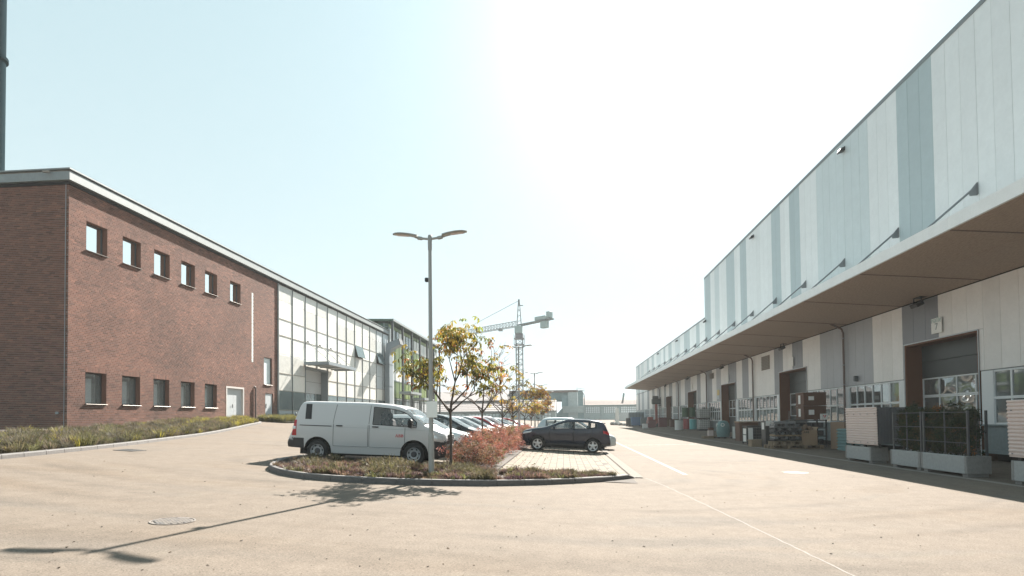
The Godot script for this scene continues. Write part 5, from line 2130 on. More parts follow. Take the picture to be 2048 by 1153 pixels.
func wheel(root: Node3D, s: Dictionary, wx: float, sgn: float) -> void:
	var R: float = s.r
	var zc: float = (car_width(s, wx) - 0.135) * sgn
	var ax := Vector3(0, 0, sgn)
	var o := Vector3(wx, R, zc)
	var rim: float = s.rim
	var key := "wheel_%s_%d" % [s.style, int(R * 1000)]
	var g := Geo.new()
	g.lathe([Vector2(rim - 0.02, -0.1), Vector2(rim + 0.02, -0.11), Vector2(R - 0.03, -0.1), Vector2(R - 0.005, -0.075), Vector2(R, -0.04), Vector2(R, 0.04), Vector2(R - 0.005, 0.075), Vector2(R - 0.03, 0.1), Vector2(rim + 0.03, 0.112), Vector2(rim + 0.008, 0.106), Vector2(rim, 0.09), Vector2(rim - 0.012, 0.06)], o, ax, 32)
	var w := part(root, "wheel", g, M.tyre)
	g = Geo.new()
	if s.style == "steel":
		g.lathe([Vector2(rim + 0.002, 0.098), Vector2(rim - 0.018, 0.092), Vector2(rim - 0.03, 0.05), Vector2(rim * 0.8, 0.045), Vector2(rim * 0.68, 0.075), Vector2(rim * 0.45, 0.07), Vector2(rim * 0.4, 0.05)], o, ax, 32)
		part(w, "rim", g, M.rim_steel)
		g = Geo.new()
		g.lathe([Vector2(rim * 0.42, 0.05), Vector2(rim * 0.42, 0.085), Vector2(rim * 0.3, 0.095), Vector2(0, 0.1)], o, ax, 24)
		part(w, "hub_cap", g, M.rim_dark)
		g = Geo.new()
		for k in 7:
			var a := TAU * (k + 0.3) / 7
			g.lathe([Vector2(0.03, 0.066), Vector2(0.026, 0.078), Vector2(0, 0.078)], o + Vector3(cos(a), sin(a), 0) * rim * 0.78, ax, 10)
		part(w, "rim_hole", g, M.dark_gap)
	else:
		g.lathe([Vector2(rim + 0.003, 0.1), Vector2(rim - 0.02, 0.095), Vector2(rim - 0.035, 0.02), Vector2(rim - 0.04, -0.06)], o, ax, 32)
		var nsp := 5 if s.style == "alloy" else 9
		for k in nsp:
			var a := TAU * k / nsp + 0.31
			var u := Vector3(cos(a), sin(a), 0)
			var v := Vector3(-sin(a), cos(a), 0)
			var wd := 0.042 if nsp == 5 else 0.026
			var e := [o + u * 0.03 - v * wd * 1.25 + ax * 0.085, o + u * 0.03 + v * wd * 1.25 + ax * 0.085, o + u * (rim - 0.02) + v * wd * 0.75 + ax * 0.088, o + u * (rim - 0.02) - v * wd * 0.75 + ax * 0.088]
			var lo := []
			for p in e: lo.append(p - ax * 0.045)
			if sgn > 0: g.quad(e[0], e[3], e[2], e[1])
			else: g.quad(e[0], e[1], e[2], e[3])
			g.quad(e[1], e[2], lo[2], lo[1])
			g.quad(e[3], e[0], lo[0], lo[3])
		g.lathe([Vector2(0.075, 0.05), Vector2(0.075, 0.09), Vector2(0.03, 0.096), Vector2(0, 0.096)], o, ax, 20)
		part(w, "rim", g, M.rim_alloy)
		g = Geo.new()
		g.lathe([Vector2(0.0, 0.015), Vector2(rim - 0.03, 0.015)], o, ax, 24)
		part(w, "brake_disc", g, M.rim_dark)

func van_shape() -> Dictionary:
	return {
		"paint": "van_white", "category": "van", "len": 4.89, "w": 0.952, "tumble": 0.17, "fine": 0.045,
		"top": rounded([Vector2(0.0, 0.86), Vector2(0.05, 0.97), Vector2(0.2, 1.06), Vector2(0.6, 1.19), Vector2(1.16, 1.69), Vector2(1.5, 1.80), Vector2(2.1, 1.855), Vector2(2.6, 1.865), Vector2(4.35, 1.855), Vector2(4.52, 1.805), Vector2(4.64, 1.45), Vector2(4.72, 1.13), Vector2(4.76, 0.98)]) + [Vector2(4.89, 0.72)],
		"belt": [Vector2(0, 0.86), Vector2(0.5, 1.06), Vector2(1.0, 1.12), Vector2(2.4, 1.17), Vector2(4.4, 1.18), Vector2(4.89, 1.16)],
		"sill": [Vector2(0, 0.27), Vector2(0.5, 0.22), Vector2(1.4, 0.28), Vector2(3.4, 0.28), Vector2(4.4, 0.40), Vector2(4.89, 0.42)],
		"wheels": [0.93, 3.93], "r": 0.335, "rim": 0.205, "arch": 0.43, "style": "steel",
		"windows": [[0.88, 2.22, "side_window"]], "doors": [[1.22, 2.32, "front_door"], [2.36, 3.44, "sliding_door"]], "door_bottom": 0.5, "handle_y": 1.12,
		"ws": [0.64, 1.24], "rw": [4.56, 4.7], "front_round": 0.95, "front_taper": 0.30, "rear_round": 0.5, "rear_taper": 0.07,
		"front_bumper": Vector2(0.5, 0.76), "rear_bumper": Vector2(0.53, 0.66), "dark_bumpers": true,
		"head": [0.06, 0.72, 0.44, 0.76, 0.12, 0.93, 0.5, 0.93], "tail": [4.6, 0.78, 4.76, 0.78, 4.6, 1.26, 4.68, 1.26], "tail_white": [4.61, 0.96, 4.75, 0.96, 4.61, 1.08, 4.735, 1.08],
		"mirror": Vector2(1.04, 1.26), "mirror_h": 0.25, "mirror_mat": "plastic_black", "grille_y": 0.86, "grille_h": 0.18, "intake_y": 0.46, "rear_plate": 0.8, "seats": [1.75], "drive": 1.0,
	}

func suv_shape() -> Dictionary:
	return {
		"paint": "car_navy", "len": 4.3, "w": 0.89, "tumble": 0.34, "fine": 0.045,
		"top": rounded([Vector2(0.0, 0.76), Vector2(0.05, 0.87), Vector2(0.22, 0.98), Vector2(0.75, 1.10), Vector2(1.2, 1.17), Vector2(2.05, 1.54), Vector2(2.5, 1.585), Vector2(3.2, 1.59), Vector2(3.82, 1.54), Vector2(3.99, 1.43), Vector2(4.15, 1.1), Vector2(4.22, 0.98)]) + [Vector2(4.3, 0.62)],
		"belt": [Vector2(0, 0.74), Vector2(0.6, 0.95), Vector2(1.3, 1.05), Vector2(2.6, 1.08), Vector2(3.3, 1.12), Vector2(3.8, 1.22), Vector2(4.3, 1.2)],
		"sill": [Vector2(0, 0.30), Vector2(0.4, 0.24), Vector2(1.4, 0.30), Vector2(3.0, 0.30), Vector2(3.9, 0.34), Vector2(4.3, 0.40)],
		"wheels": [0.83, 3.46], "r": 0.34, "rim": 0.225, "arch": 0.405, "style": "alloy",
		"windows": [[1.42, 2.48, "front_window"], [2.56, 3.28, "rear_side_window"], [3.33, 3.62, "quarter_window"]], "dark_pillars": true,
		"doors": [[1.38, 2.50, "front_door"], [2.54, 3.36, "rear_door"]], "door_bottom": 0.44, "handle_y": 0.93, "handle": "car_navy", "cladding": 0.11,
		"ws": [1.26, 2.1], "rw": [3.92, 4.16], "front_round": 0.8, "front_taper": 0.36, "rear_round": 0.7, "rear_taper": 0.17,
		"front_bumper": Vector2(0.42, 0.66), "rear_bumper": Vector2(0.3, 0.62),
		"head": [0.08, 0.75, 0.46, 0.84, 0.14, 0.86, 0.54, 0.94], "tail": [3.93, 0.97, 4.24, 0.88, 3.9, 1.09, 4.16, 1.05],
		"mirror": Vector2(1.58, 1.12), "grille_y": 0.62, "grille_h": 0.14, "intake_y": 0.38, "rear_plate": 0.72, "seats": [2.15, 3.0],
	}

func hatch_shape(paint: String, length := 4.2, height := 1.5, w := 0.87, long_roof := false) -> Dictionary:
	var k := length / 4.2
	var h := height / 1.5
	var rear := [Vector2(3.45 * k, 1.40 * h), Vector2(3.95 * k, 1.06 * h), Vector2(4.1 * k, 0.96)]
	if long_roof: rear = [Vector2(3.75 * k, 1.43 * h), Vector2(3.98 * k, 1.12 * h), Vector2(4.1 * k, 0.98)]
	return {
		"paint": paint, "len": length, "w": w, "tumble": 0.36, "fine": 0.075,
		"top": rounded([Vector2(0.0, 0.68), Vector2(0.07, 0.76), Vector2(0.35, 0.85), Vector2(1.05 * k, 1.0), Vector2(1.92 * k, 1.43 * h), Vector2(2.35 * k, 1.5 * h), Vector2(3.0 * k, 1.48 * h)] + rear) + [Vector2(length, 0.6)],
		"belt": [Vector2(0, 0.66), Vector2(0.6, 0.82), Vector2(1.2 * k, 0.93), Vector2(2.6 * k, 0.98), Vector2(3.5 * k, 1.04), Vector2(length, 1.08)],
		"sill": [Vector2(0, 0.26), Vector2(0.4, 0.2), Vector2(1.4 * k, 0.24), Vector2(3.0 * k, 0.24), Vector2(3.8 * k, 0.3), Vector2(length, 0.34)],
		"wheels": [0.84 * k, 3.44 * k], "r": 0.31, "rim": 0.205, "arch": 0.365, "style": "multi",
		"windows": [[1.25 * k, 2.32 * k, "front_window"], [2.4 * k, 3.2 * k, "rear_side_window"]] if not long_roof else [[1.25 * k, 2.32 * k, "front_window"], [2.4 * k, 3.1 * k, "rear_side_window"], [3.16 * k, 3.6 * k, "quarter_window"]], "dark_pillars": true,
		"doors": [[1.28 * k, 2.34 * k, "front_door"], [2.38 * k, 3.2 * k, "rear_door"]], "door_bottom": 0.36, "handle_y": 0.86, "handle": paint,
		"ws": [1.08 * k, 1.95 * k], "rw": [(3.5 if not long_roof else 3.78) * k, 3.98 * k], "front_round": 0.8, "front_taper": 0.38, "rear_round": 0.7, "rear_taper": 0.2,
		"front_bumper": Vector2(0.4, 0.56), "rear_bumper": Vector2(0.3, 0.55),
		"head": [0.10, 0.62, 0.46, 0.72, 0.18, 0.73, 0.5, 0.80], "tail": [3.82 * k, 0.86, 4.1 * k, 0.82, 3.84 * k, 0.98, 4.06 * k, 0.96],
		"mirror": Vector2(1.42 * k, 1.03), "grille_y": 0.58, "grille_h": 0.12, "intake_y": 0.34, "rear_plate": 0.68, "seats": [2.0 * k, 2.85 * k],
	}

func park(o: Node3D, nose_x: float, d: float, nose_right: bool, yaw := 0.0) -> void:
	# the car's own x runs from nose to tail
	var length := 4.3
	var sx := -1.0 if nose_right else 1.0
	var mid := nose_x + sx * length * 0.5
	var s := slope_z(mid, d)
	var b := Basis(Vector3.BACK, s) * Basis(Vector3.UP, (PI if nose_right else 0.0) + yaw)
	o.transform = Transform3D(b, Vector3(nose_x, gy(mid, d) + (nose_x - mid) * tan(s) + 0.012, -d))

func build_vehicles() -> void:
	var s := van_shape()
	var van := make_car(s, "delivery_van", "white panel van with black bumpers and red door lettering, left of the lamp", "")
	# its near flank stands at d = 17.17
	park(van, -3.57, 17.17 + 0.95, true)
	van.position.y -= 0.035
	for sgn in [1.0, -1.0]:
		# lettering on the doors; on the right flank (which faces the camera) it reads from tail to nose
		var p := skin(s, 1.385, 0.805, 0.004) * Vector3(1, 1, sgn)
		var t := lettering(van, "door_lettering", "ABB", 0.088, p, PI if sgn < 0 else 0.0, M.print_red, "Droid Serif")
		# sliding door rail, body crease, rear side glass
		var g := Geo.new()
		var path := []
		for k in 9: path.append(skin(s, lerpf(3.5, 4.5, k / 8.0), 1.10, 0.003) * Vector3(1, 1, sgn))
		g.tube(path, [0.013], 5)
		part(van, "sliding_rail", g, M.plastic_dark)
		g = Geo.new()
		path = []
		for k in 30: path.append(skin(s, lerpf(0.6, 4.55, k / 29.0), 1.06 + 0.03 * k / 29.0, -0.004) * Vector3(1, 1, sgn))
		g.tube(path, [0.008], 5)
		part(van, "body_crease", g, M.car_silver)
		g = Geo.new()
		path = []
		for k in 20: path.append(skin(s, lerpf(1.42, 3.46, k / 19.0), 0.49, 0.0) * Vector3(1, 1, sgn))
		g.tube(path, [0.012], 5)
		part(van, "sill_moulding", g, M.van_white)
		g = lamp_patch(s, [4.14, 1.29, 4.34, 1.29, 4.17, 1.755, 4.36, 1.755], sgn, 0.004)
		part(van, "rear_side_window", g, M.plastic_black)
		g = Geo.new()
		path = [skin(s, 2.34, 1.2, 0.001) * Vector3(1, 1, sgn), skin(s, 2.33, 1.48, 0.001) * Vector3(1, 1, sgn), skin(s, 2.32, 1.765, 0.001) * Vector3(1, 1, sgn)]
		g.tube(path, [0.006], 4)
		path = [skin(s, 3.45, 1.2, 0.001) * Vector3(1, 1, sgn), skin(s, 3.42, 1.48, 0.001) * Vector3(1, 1, sgn), skin(s, 3.38, 1.765, 0.001) * Vector3(1, 1, sgn)]
		g.tube(path, [0.006], 4)
		part(van, "door_seam", g, M.plastic_black)
		g = Geo.new()
		g.bbox(skin(s, 4.66, 1.42, 0.01) * Vector3(1, 1, sgn), Vector3(0.05, 0.1, 0.03), 0.008)
		g.bbox(skin(s, 4.72, 0.68, 0.01) * Vector3(1, 1, sgn), Vector3(0.05, 0.1, 0.03), 0.008)
		part(van, "hinge", g, M.grey_metal)
	var g3 := Geo.new()
	g3.rod(Vector3(0.68, 1.27, -0.6), Vector3(0.66, 1.265, -0.05), 0.012)
	g3.rod(Vector3(0.68, 1.27, 0.1), Vector3(0.67, 1.265, 0.65), 0.012)
	part(van, "wiper", g3, M.plastic_black)
	var t := suv_shape()
	var suv := make_car(t, "parked_car", "dark navy crossover with silver five spoke wheels, alone on the sunlit paving")
	park(suv, -2.1, 27.97 + 0.88, false)
	var gg := Geo.new()
	for sgn in [1.0, -1.0]:
		gg = Geo.new()
		gg.tube([Vector3(2.1, 1.53, 0.6 * sgn), Vector3(2.5, 1.60, 0.6 * sgn), Vector3(3.3, 1.59, 0.59 * sgn), Vector3(3.75, 1.52, 0.57 * sgn)], [0.016], 6)
		part(suv, "roof_rail", gg, M.chrome)
	gg = Geo.new()
	gg.bbox(Vector3(3.93, 1.44, 0), Vector3(0.22, 0.035, 1.05), 0.012)
	part(suv, "roof_spoiler", gg, M.car_navy)
	# the left row, noses towards the planted strip
	var list := [
		["car_ice", 4.3, 1.5, -3.1, 21.2, true, true, "silver white estate car half hidden behind the white van"],
		["car_black", 4.6, 1.55, -2.75, 24.4, true, true, "black estate car, third in the left row behind the van"],
		["car_silver", 4.4, 1.48, -2.8, 27.6, true, false, "silver hatchback just beyond the black estate, sun glinting on its bonnet"],
		["car_grey", 4.1, 1.5, -2.9, 30.6, true, false, "grey hatchback beyond the silver hatchback in the left row"],
		["car_red", 4.0, 1.5, -2.8, 33.8, true, false, "small red hatchback behind the red shrubs"],
		["car_white", 4.3, 1.55, -2.6, 37.0, true, true, "white estate car beyond the red hatchback"],
		["car_blue", 4.2, 1.45, -2.7, 41.0, true, false, "dark blue hatchback, small, beyond the white estate in the left row"],
		["car_silver", 4.2, 1.45, -2.7, 44.5, true, false, "silver hatchback, farthest but one of the left row"],
		["car_red", 4.2, 1.45, -2.5, 49.0, true, false, "dark red hatchback at the far end of the left row"],
		["car_ice", 4.4, 1.66, 2.75, 32.2, true, true, "pale silver crossover seen from behind its tail, just beyond the navy crossover"],
		["car_sand", 4.4, 1.5, 2.6, 35.6, true, true, "beige estate car beyond the pale silver crossover"],
		["car_silver", 4.3, 1.5, 2.5, 42.0, true, true, "silver estate car small at the far end of the right row"],
		["car_white", 4.2, 1.5, 2.4, 47.5, true, false, "white hatchback farthest away in the right row"],
	]
	for q in list:
		var sh := hatch_shape(q[0], q[1], q[2], 0.88, q[6])
		if q[4] > 35.0: sh.fine = 0.11
		var c := make_car(sh, "parked_car", q[7])
		park(c, q[3], q[4], q[5])

# ---------------------------------------------------------------- plants
func tuft(r: RandomNumberGenerator, blades: int, h: float, spread: float, w: float) -> ArrayMesh:
	var g := Geo.new()
	g.tinted = true
	for k in blades:
		var a := r.randf() * TAU
		var l := r.randf_range(0.5, 1.0)
		var d := Vector3(cos(a), 0, sin(a))
		var b := d * r.randf() * spread * 0.35
		var tip := b + d * spread * r.randf_range(0.2, 1.0) + Vector3.UP * h * l
		var mid := b.lerp(tip, 0.55) + Vector3.UP * h * 0.12
		var sd := Vector3(-d.z, 0, d.x).rotated(Vector3.UP, r.randf_range(-0.9, 0.9)) * w
		var t := r.randf_range(0.7, 1.25)
		g.tint = Color(t, t, t)
		g.tri(b - sd * 0.6, b + sd * 0.6, mid + sd)
		g.tri(b - sd * 0.6, mid + sd, mid - sd)
		g.tri(mid - sd, mid + sd, tip)
		if k % 2 == 0:
			# small side leaves
			for e in 2:
				var p := b.lerp(tip, 0.45 + 0.22 * e)
				var a2 := r.randf() * TAU
				var v := Vector3(cos(a2), r.randf_range(0.2, 0.9), sin(a2)) * h * 0.22
				g.tri(p, p + v * 0.55 + sd * 1.2, p + v)
				g.tri(p, p + v, p + v * 0.55 - sd * 1.2)
	return g.mesh()

func leafy(r: RandomNumberGenerator, n: int, rad: float, size: float) -> ArrayMesh:
	# a clump of small leaves and a few twigs
	var g := Geo.new()
	g.tinted = true
	for k in n:
		var d := Vector3(r.randfn(), r.randfn() * 0.8 + 0.25, r.randfn()).normalized()
		var p := d * rad * pow(r.randf(), 0.45)
		var u := Vector3(r.randfn(), r.randfn(), r.randfn()).normalized()
		var v := u.cross(d).normalized()
		var s := size * r.randf_range(0.6, 1.3)
		var t := r.randf_range(0.65, 1.35)
		g.tint = Color(t, t * r.randf_range(0.9, 1.1), t)
		g.tri(p - v * s * 0.45, p + u * s, p + v * s * 0.45)
		g.tri(p + v * s * 0.45, p - u * s * 0.6, p - v * s * 0.45)
	return g.mesh()

func chestnut_leaf(r: RandomNumberGenerator, size: float) -> Geo:
	# palmate leaf of five to seven drooping leaflets
	var g := Geo.new()
	var n := 5 + r.randi() % 3
	for k in n:
		var a := lerpf(-2.3, 2.3, k / float(n - 1)) + r.randf_range(-0.12, 0.12)
		var l := size * (1.0 - 0.28 * absf(a) / 2.3) * r.randf_range(0.85, 1.1)
		var d := Vector3(sin(a), 0, cos(a))
		var s := Vector3(d.z, 0, -d.x)
		var w := l * 0.19
		var p0 := Vector3.ZERO
		var p1 := d * l * 0.45 + Vector3.DOWN * l * 0.10
		var p2 := d * l * 0.75 + Vector3.DOWN * l * 0.38
		var p3 := d * l * 0.86 + Vector3.DOWN * l * 0.72
		var fold := Vector3.UP * w * 0.4
		for sg in [1.0, -1.0]:
			var e1: Vector3 = p1 + s * w * 0.7 * sg + fold
			var e2: Vector3 = p2 + s * w * sg + fold
			if sg > 0:
				g.tri(p0, e1, p1)
				g.quad(p1, e1, e2, p2)
				g.tri(p2, e2, p3)
			else:
				g.tri(p0, p1, e1)
				g.quad(p1, p2, e2, e1)
				g.tri(p2, p3, e2)
	return g

func grow(r: RandomNumberGenerator, out: Array, a: Vector3, d: Vector3, l: float, rad: float, lvl: int, lean := 0.5) -> void:
	# out collects [points, radius0, radius1, level]
	var pts := [a]
	var p := a
	var dir := d
	for k in 4:
		dir = (dir + Vector3(r.randfn(), r.randfn() * 0.6 + 0.25, r.randfn()) * 0.11).normalized()
		p += dir * l / 4
		pts.append(p)
	out.append([pts, rad, rad * 0.55, lvl])
	if lvl <= 0: return
	var n := 3 if lvl > 1 else 3
	for k in n:
		var t := 0.45 + 0.55 * (k + 1.0) / n
		var q: Vector3 = pts[clampi(int(round(t * 4)), 1, 4)]
		var ax := Vector3(r.randfn(), r.randfn() * 0.25, r.randfn()).normalized()
		var nd := (dir + ax * lean * r.randf_range(0.8, 1.6)).normalized()
		grow(r, out, q, nd, l * r.randf_range(0.62, 0.82), rad * 0.55, lvl - 1, lean)

func tree(called: String, label: String, at: Vector3, r: RandomNumberGenerator, trunk: float, hgt: float, leaf_n: int, singles: int, leaf_size: float, weights: Array, lvl := 3, lean := 0.6, low := 0.0) -> Node3D:
	var o := thing(called, label, "tree", at, 0.0, "young trees along the planted strip")
	var br := []
	var g := Geo.new()
	g.tube([Vector3(0, -0.05, 0), Vector3(0.01, trunk * 0.5, 0.01), Vector3(0, trunk, 0)], [0.046, 0.038, 0.035], 9)
	part(o, "trunk", g, M.bark)
	var base := Vector3(0, trunk, 0)
	grow(r, br, base, Vector3(0.05, 1, 0.03), (hgt - trunk) * 0.45, 0.036, lvl, lean)
	for k in 4:
		var a := TAU * k / 4 + r.randf()
		grow(r, br, base + Vector3.UP * r.randf_range(-0.12, 0.25), Vector3(cos(a), 0.75, sin(a)).normalized(), (hgt - trunk) * r.randf_range(0.34, 0.44), 0.027, lvl - 1, lean)
	var limbs := Geo.new()
	var twigs := Geo.new()
	var ends := []
	for b in br:
		var tgt: Geo = limbs if b[3] >= lvl - 1 else twigs
		tgt.tube(b[0], [b[1], lerpf(b[1], b[2], 0.33), lerpf(b[1], b[2], 0.66), b[2], b[2] * 0.7], 6 if b[3] >= lvl - 1 else 4, false)
		if b[3] <= 1:
			for k in [2, 3, 4]: ends.append(b[0][k])
	part(o, "limbs", limbs, M.bark)
	part(o, "twigs", twigs, M.twig, "stuff")
	if leaf_n == 0: return o
	var kinds := []
	for k in 5: kinds.append(chestnut_leaf(r, leaf_size * r.randf_range(0.85, 1.15)).mesh())
	var xs := []
	var cols := []
	var pal := [Color(0.105, 0.105, 0.035), Color(0.175, 0.155, 0.04), Color(0.31, 0.25, 0.05), Color(0.44, 0.28, 0.045), Color(0.30, 0.14, 0.045), Color(0.13, 0.075, 0.035), Color(0.075, 0.082, 0.03)]
	var made := 0
	var tot := 0.0
	for w in weights: tot += w
	for k in leaf_n:
		var e: Vector3 = ends[r.randi() % ends.size()]
		var p := e + Vector3(r.randfn(), r.randfn() * 0.7, r.randfn()) * 0.13
		if p.y < low: continue
		var out := Vector3(p.x, 0.2, p.z).normalized()
		var bas := Basis(Vector3.UP, atan2(out.x, out.z) + r.randf_range(-0.8, 0.8)) * Basis(Vector3.RIGHT, r.randf_range(-0.1, 0.75)) * Basis(Vector3.BACK, r.randf_range(-0.4, 0.4))
		bas = bas.scaled(Vector3.ONE * r.randf_range(0.7, 1.2))
		# lower and outer leaves have turned colour first
		var pick := r.randf() * tot
		var c := 0
		while c < weights.size() - 1 and pick > weights[c]:
			pick -= weights[c]
			c += 1
		if made < singles:
			var q := part(o, "leaf", kinds[r.randi() % 5], M["leaf%d" % c])
			q.transform = Transform3D(bas, p)
			made += 1
		else:
			xs.append(Transform3D(bas, p))
			cols.append(pal[c])
	if xs.size(): many(o, "foliage", kinds[0], M.leaf_any, xs, cols)
	return o

func build_plants() -> void:
	var r := RandomNumberGenerator.new()
	r.seed = 2024
	# heath in the front bed
	var path := smooth_path(kerb_path(), 60)
	var tufts := []
	for k in 4: tufts.append(tuft(r, 26, 0.215, 0.17, 0.0075))
	var pal := [Color(0.13, 0.08, 0.072), Color(0.18, 0.11, 0.085), Color(0.11, 0.085, 0.055), Color(0.21, 0.145, 0.095), Color(0.085, 0.05, 0.058), Color(0.13, 0.13, 0.05)]
	var bed := thing("heath_bed", "low purplish brown heath plants filling the front of the parking island", "ground cover")
	bed.set_meta("kind", "stuff")
	var hz := FastNoiseLite.new()
	hz.seed = 12
	hz.frequency = 0.75
	hz.fractal_octaves = 2
	var sets := [[], [], [], []]
	var cl := [[], [], [], []]
	for k in 3600:
		var x := r.randf_range(-7.3, 1.35)
		var d0 := 0.0
		for i in path.size() - 1:
			if path[i].x <= x and path[i + 1].x >= x: d0 = lerpf(path[i].y, path[i + 1].y, (x - path[i].x) / maxf(path[i + 1].x - path[i].x, 1e-4))
		var d := r.randf_range(d0 + 0.22, bed_back(x))
		if d < d0 + 0.2 or d0 == 0.0: continue
		var hn := hz.get_noise_2d(x, d)
		if hn < -0.28 and d > d0 + 0.5: continue
		var v := r.randi() % 4
		var sc := r.randf_range(0.6, 1.1) * (1.0 + 0.7 * hn) * (0.65 if x > 0.2 else 1.0)
		sets[v].append(Transform3D(Basis(Vector3.UP, r.randf() * TAU).scaled(Vector3(1, r.randf_range(0.75, 1.2), 1) * sc), P(x, d, 0.05)))
		var c: Color = pal[r.randi() % 6]
		if hn > 0.22: c = pal[2].lerp(pal[5], r.randf() * 0.6)
		cl[v].append(c * r.randf_range(0.75, 1.35))
	for v in 4: many(bed, "heath", tufts[v], M.heath, sets[v], cl[v])
	# lavender strip before the brick building
	strip_bed(r)
	# red shrubs in the planted strip
	var lf := []
	for k in 4: lf.append(leafy(r, 70, 0.2, 0.032))
	var pal2 := [Color(0.29, 0.09, 0.06), Color(0.35, 0.145, 0.085), Color(0.21, 0.07, 0.055), Color(0.31, 0.17, 0.10), Color(0.16, 0.075, 0.05), Color(0.16, 0.145, 0.06), Color(0.38, 0.16, 0.13)]
	var spots := []
	for k in 15: spots.append([-2.55 + r.randf_range(-0.25, 0.2), 16.9 + k * 1.45 + r.randf_range(-0.3, 0.3)])
	var k2 := 0
	for q in spots:
		var hgt := r.randf_range(0.78, 1.0) if k2 > 0 else 0.62
		var lab: String = ["", "", "red shrub third from the front, between the first two tree trunks", "red shrub at the foot of the second chestnut trunk", "reddish shrub just behind the second chestnut trunk", "red shrub nearest the nose of the black estate car", "red shrub between the second chestnut and the first bare tree", "red shrub at the foot of the first bare tree", "red shrub touching the nose of the navy crossover", "red shrub left of the navy crossover's windscreen", "red shrub in front of the red hatchback", "red shrub at the foot of the smaller bare tree", "red shrub beside the second lamp pole", "last but one red shrub of the row, before the pale silver crossover", "farthest red shrub of the row along the planted strip"][k2]
		if k2 == 0: lab = "lowest red shrub, nearest the camera, beside the first tree trunk"
		if k2 == 1: lab = "bright red shrub right of the first tree trunk, second from the front"
		var o := thing("red_shrub", lab, "shrub", P(q[0], q[1]), 0.0, "red shrubs along the planted strip")
		var g := Geo.new()
		for j in 26:
			var a := r.randf() * TAU
			var rr := r.randf_range(0.3, 1.0)
			var tip := Vector3(cos(a) * rr * 0.8, hgt * r.randf_range(0.75, 1.2), sin(a) * rr * 0.85)
			g.tube([Vector3(cos(a) * 0.06, 0, sin(a) * 0.06), tip * Vector3(0.45, 0.6, 0.45), tip], [0.008, 0.005, 0.002], 3, false)
		part(o, "stems", g, M.twig)
		var bx := [[], [], [], []]
		var bc := [[], [], [], []]
		for j in 95:
			var a := r.randf() * TAU
			var rr := sqrt(r.randf())
			var yy := pow(r.randf(), 0.8)
			var prof2 := sqrt(maxf(0.05, 1.0 - pow(absf(yy * 1.5 - 0.6), 2.0)))
			var p := Vector3(cos(a) * rr * 0.82 * prof2, 0.08 + yy * hgt, sin(a) * rr * 0.9 * prof2)
			if r.randf() < 0.1: p *= Vector3(1.15, 1.18, 1.15)
			var v := r.randi() % 4
			bx[v].append(Transform3D(Basis(Vector3.UP, r.randf() * TAU) * Basis(Vector3.RIGHT, r.randf_range(-0.5, 0.5)) * Basis.from_scale(Vector3.ONE * r.randf_range(0.6, 1.1)), p))
			var c: Color = pal2[r.randi() % 7]
			if k2 == 0 and r.randf() < 0.5: c = Color(0.16, 0.10, 0.06)
			bc[v].append(c * r.randf_range(0.7, 1.3))
		for v in 4: many(o, "foliage", lf[v], M.heath, bx[v], bc[v])
		k2 += 1
	# trees
	r.seed = 91
	tree("chestnut_tree", "young chestnut tree with green and yellow autumn leaves, in front, right of the lamp", P(-2.93, 15.0), r, 1.6, 4.05, 430, 300, 0.15, [3.0, 3.0, 2.2, 1.5, 0.4, 1.2, 1.6], 3, 0.62, 1.5)
	r.seed = 17
	tree("chestnut_tree", "second young chestnut tree with sparse orange and yellow leaves, behind the first", P(-2.98, 21.3), r, 1.7, 4.2, 110, 100, 0.16, [1.0, 1.6, 3.0, 3.0, 1.2, 1.0, 0.5], 3, 0.7, 2.3)
	r.seed = 33
	tree("bare_tree", "leafless young tree between the second chestnut and the crane mast", P(-2.88, 27.4), r, 1.6, 4.9, 6, 0, 0.2, [1.0, 1.0], 3, 0.62, 3.0)
	r.seed = 38
	tree("bare_tree", "smaller leafless young tree just left of the second lamp pole", P(-2.86, 33.2), r, 1.6, 4.4, 24, 0, 0.22, [1.0, 2.0, 3.0, 2.0], 3, 0.6, 1.9)
	r.seed = 44
	tree("autumn_tree", "round golden orange tree right of the second lamp pole, with dense foliage", P(-2.75, 41.5), r, 1.5, 4.1, 520, 0, 0.2, [0.3, 0.6, 1.6, 2.6, 3.2, 1.0], 3, 0.8, 1.5)
	r.seed = 46
	tree("autumn_tree", "smaller brown orange tree right of the third lamp pole", P(-2.6, 60.0), r, 1.5, 3.9, 340, 0, 0.2, [0.5, 0.6, 1.0, 1.4, 2.6, 2.4], 3, 0.75, 1.5)
	r.seed = 49
	tree("bare_tree", "leafless tree farthest along the planted strip, left of the third lamp", P(-2.7, 49.0), r, 1.5, 4.2, 0, 0, 0.2, [1.0], 3, 0.6)

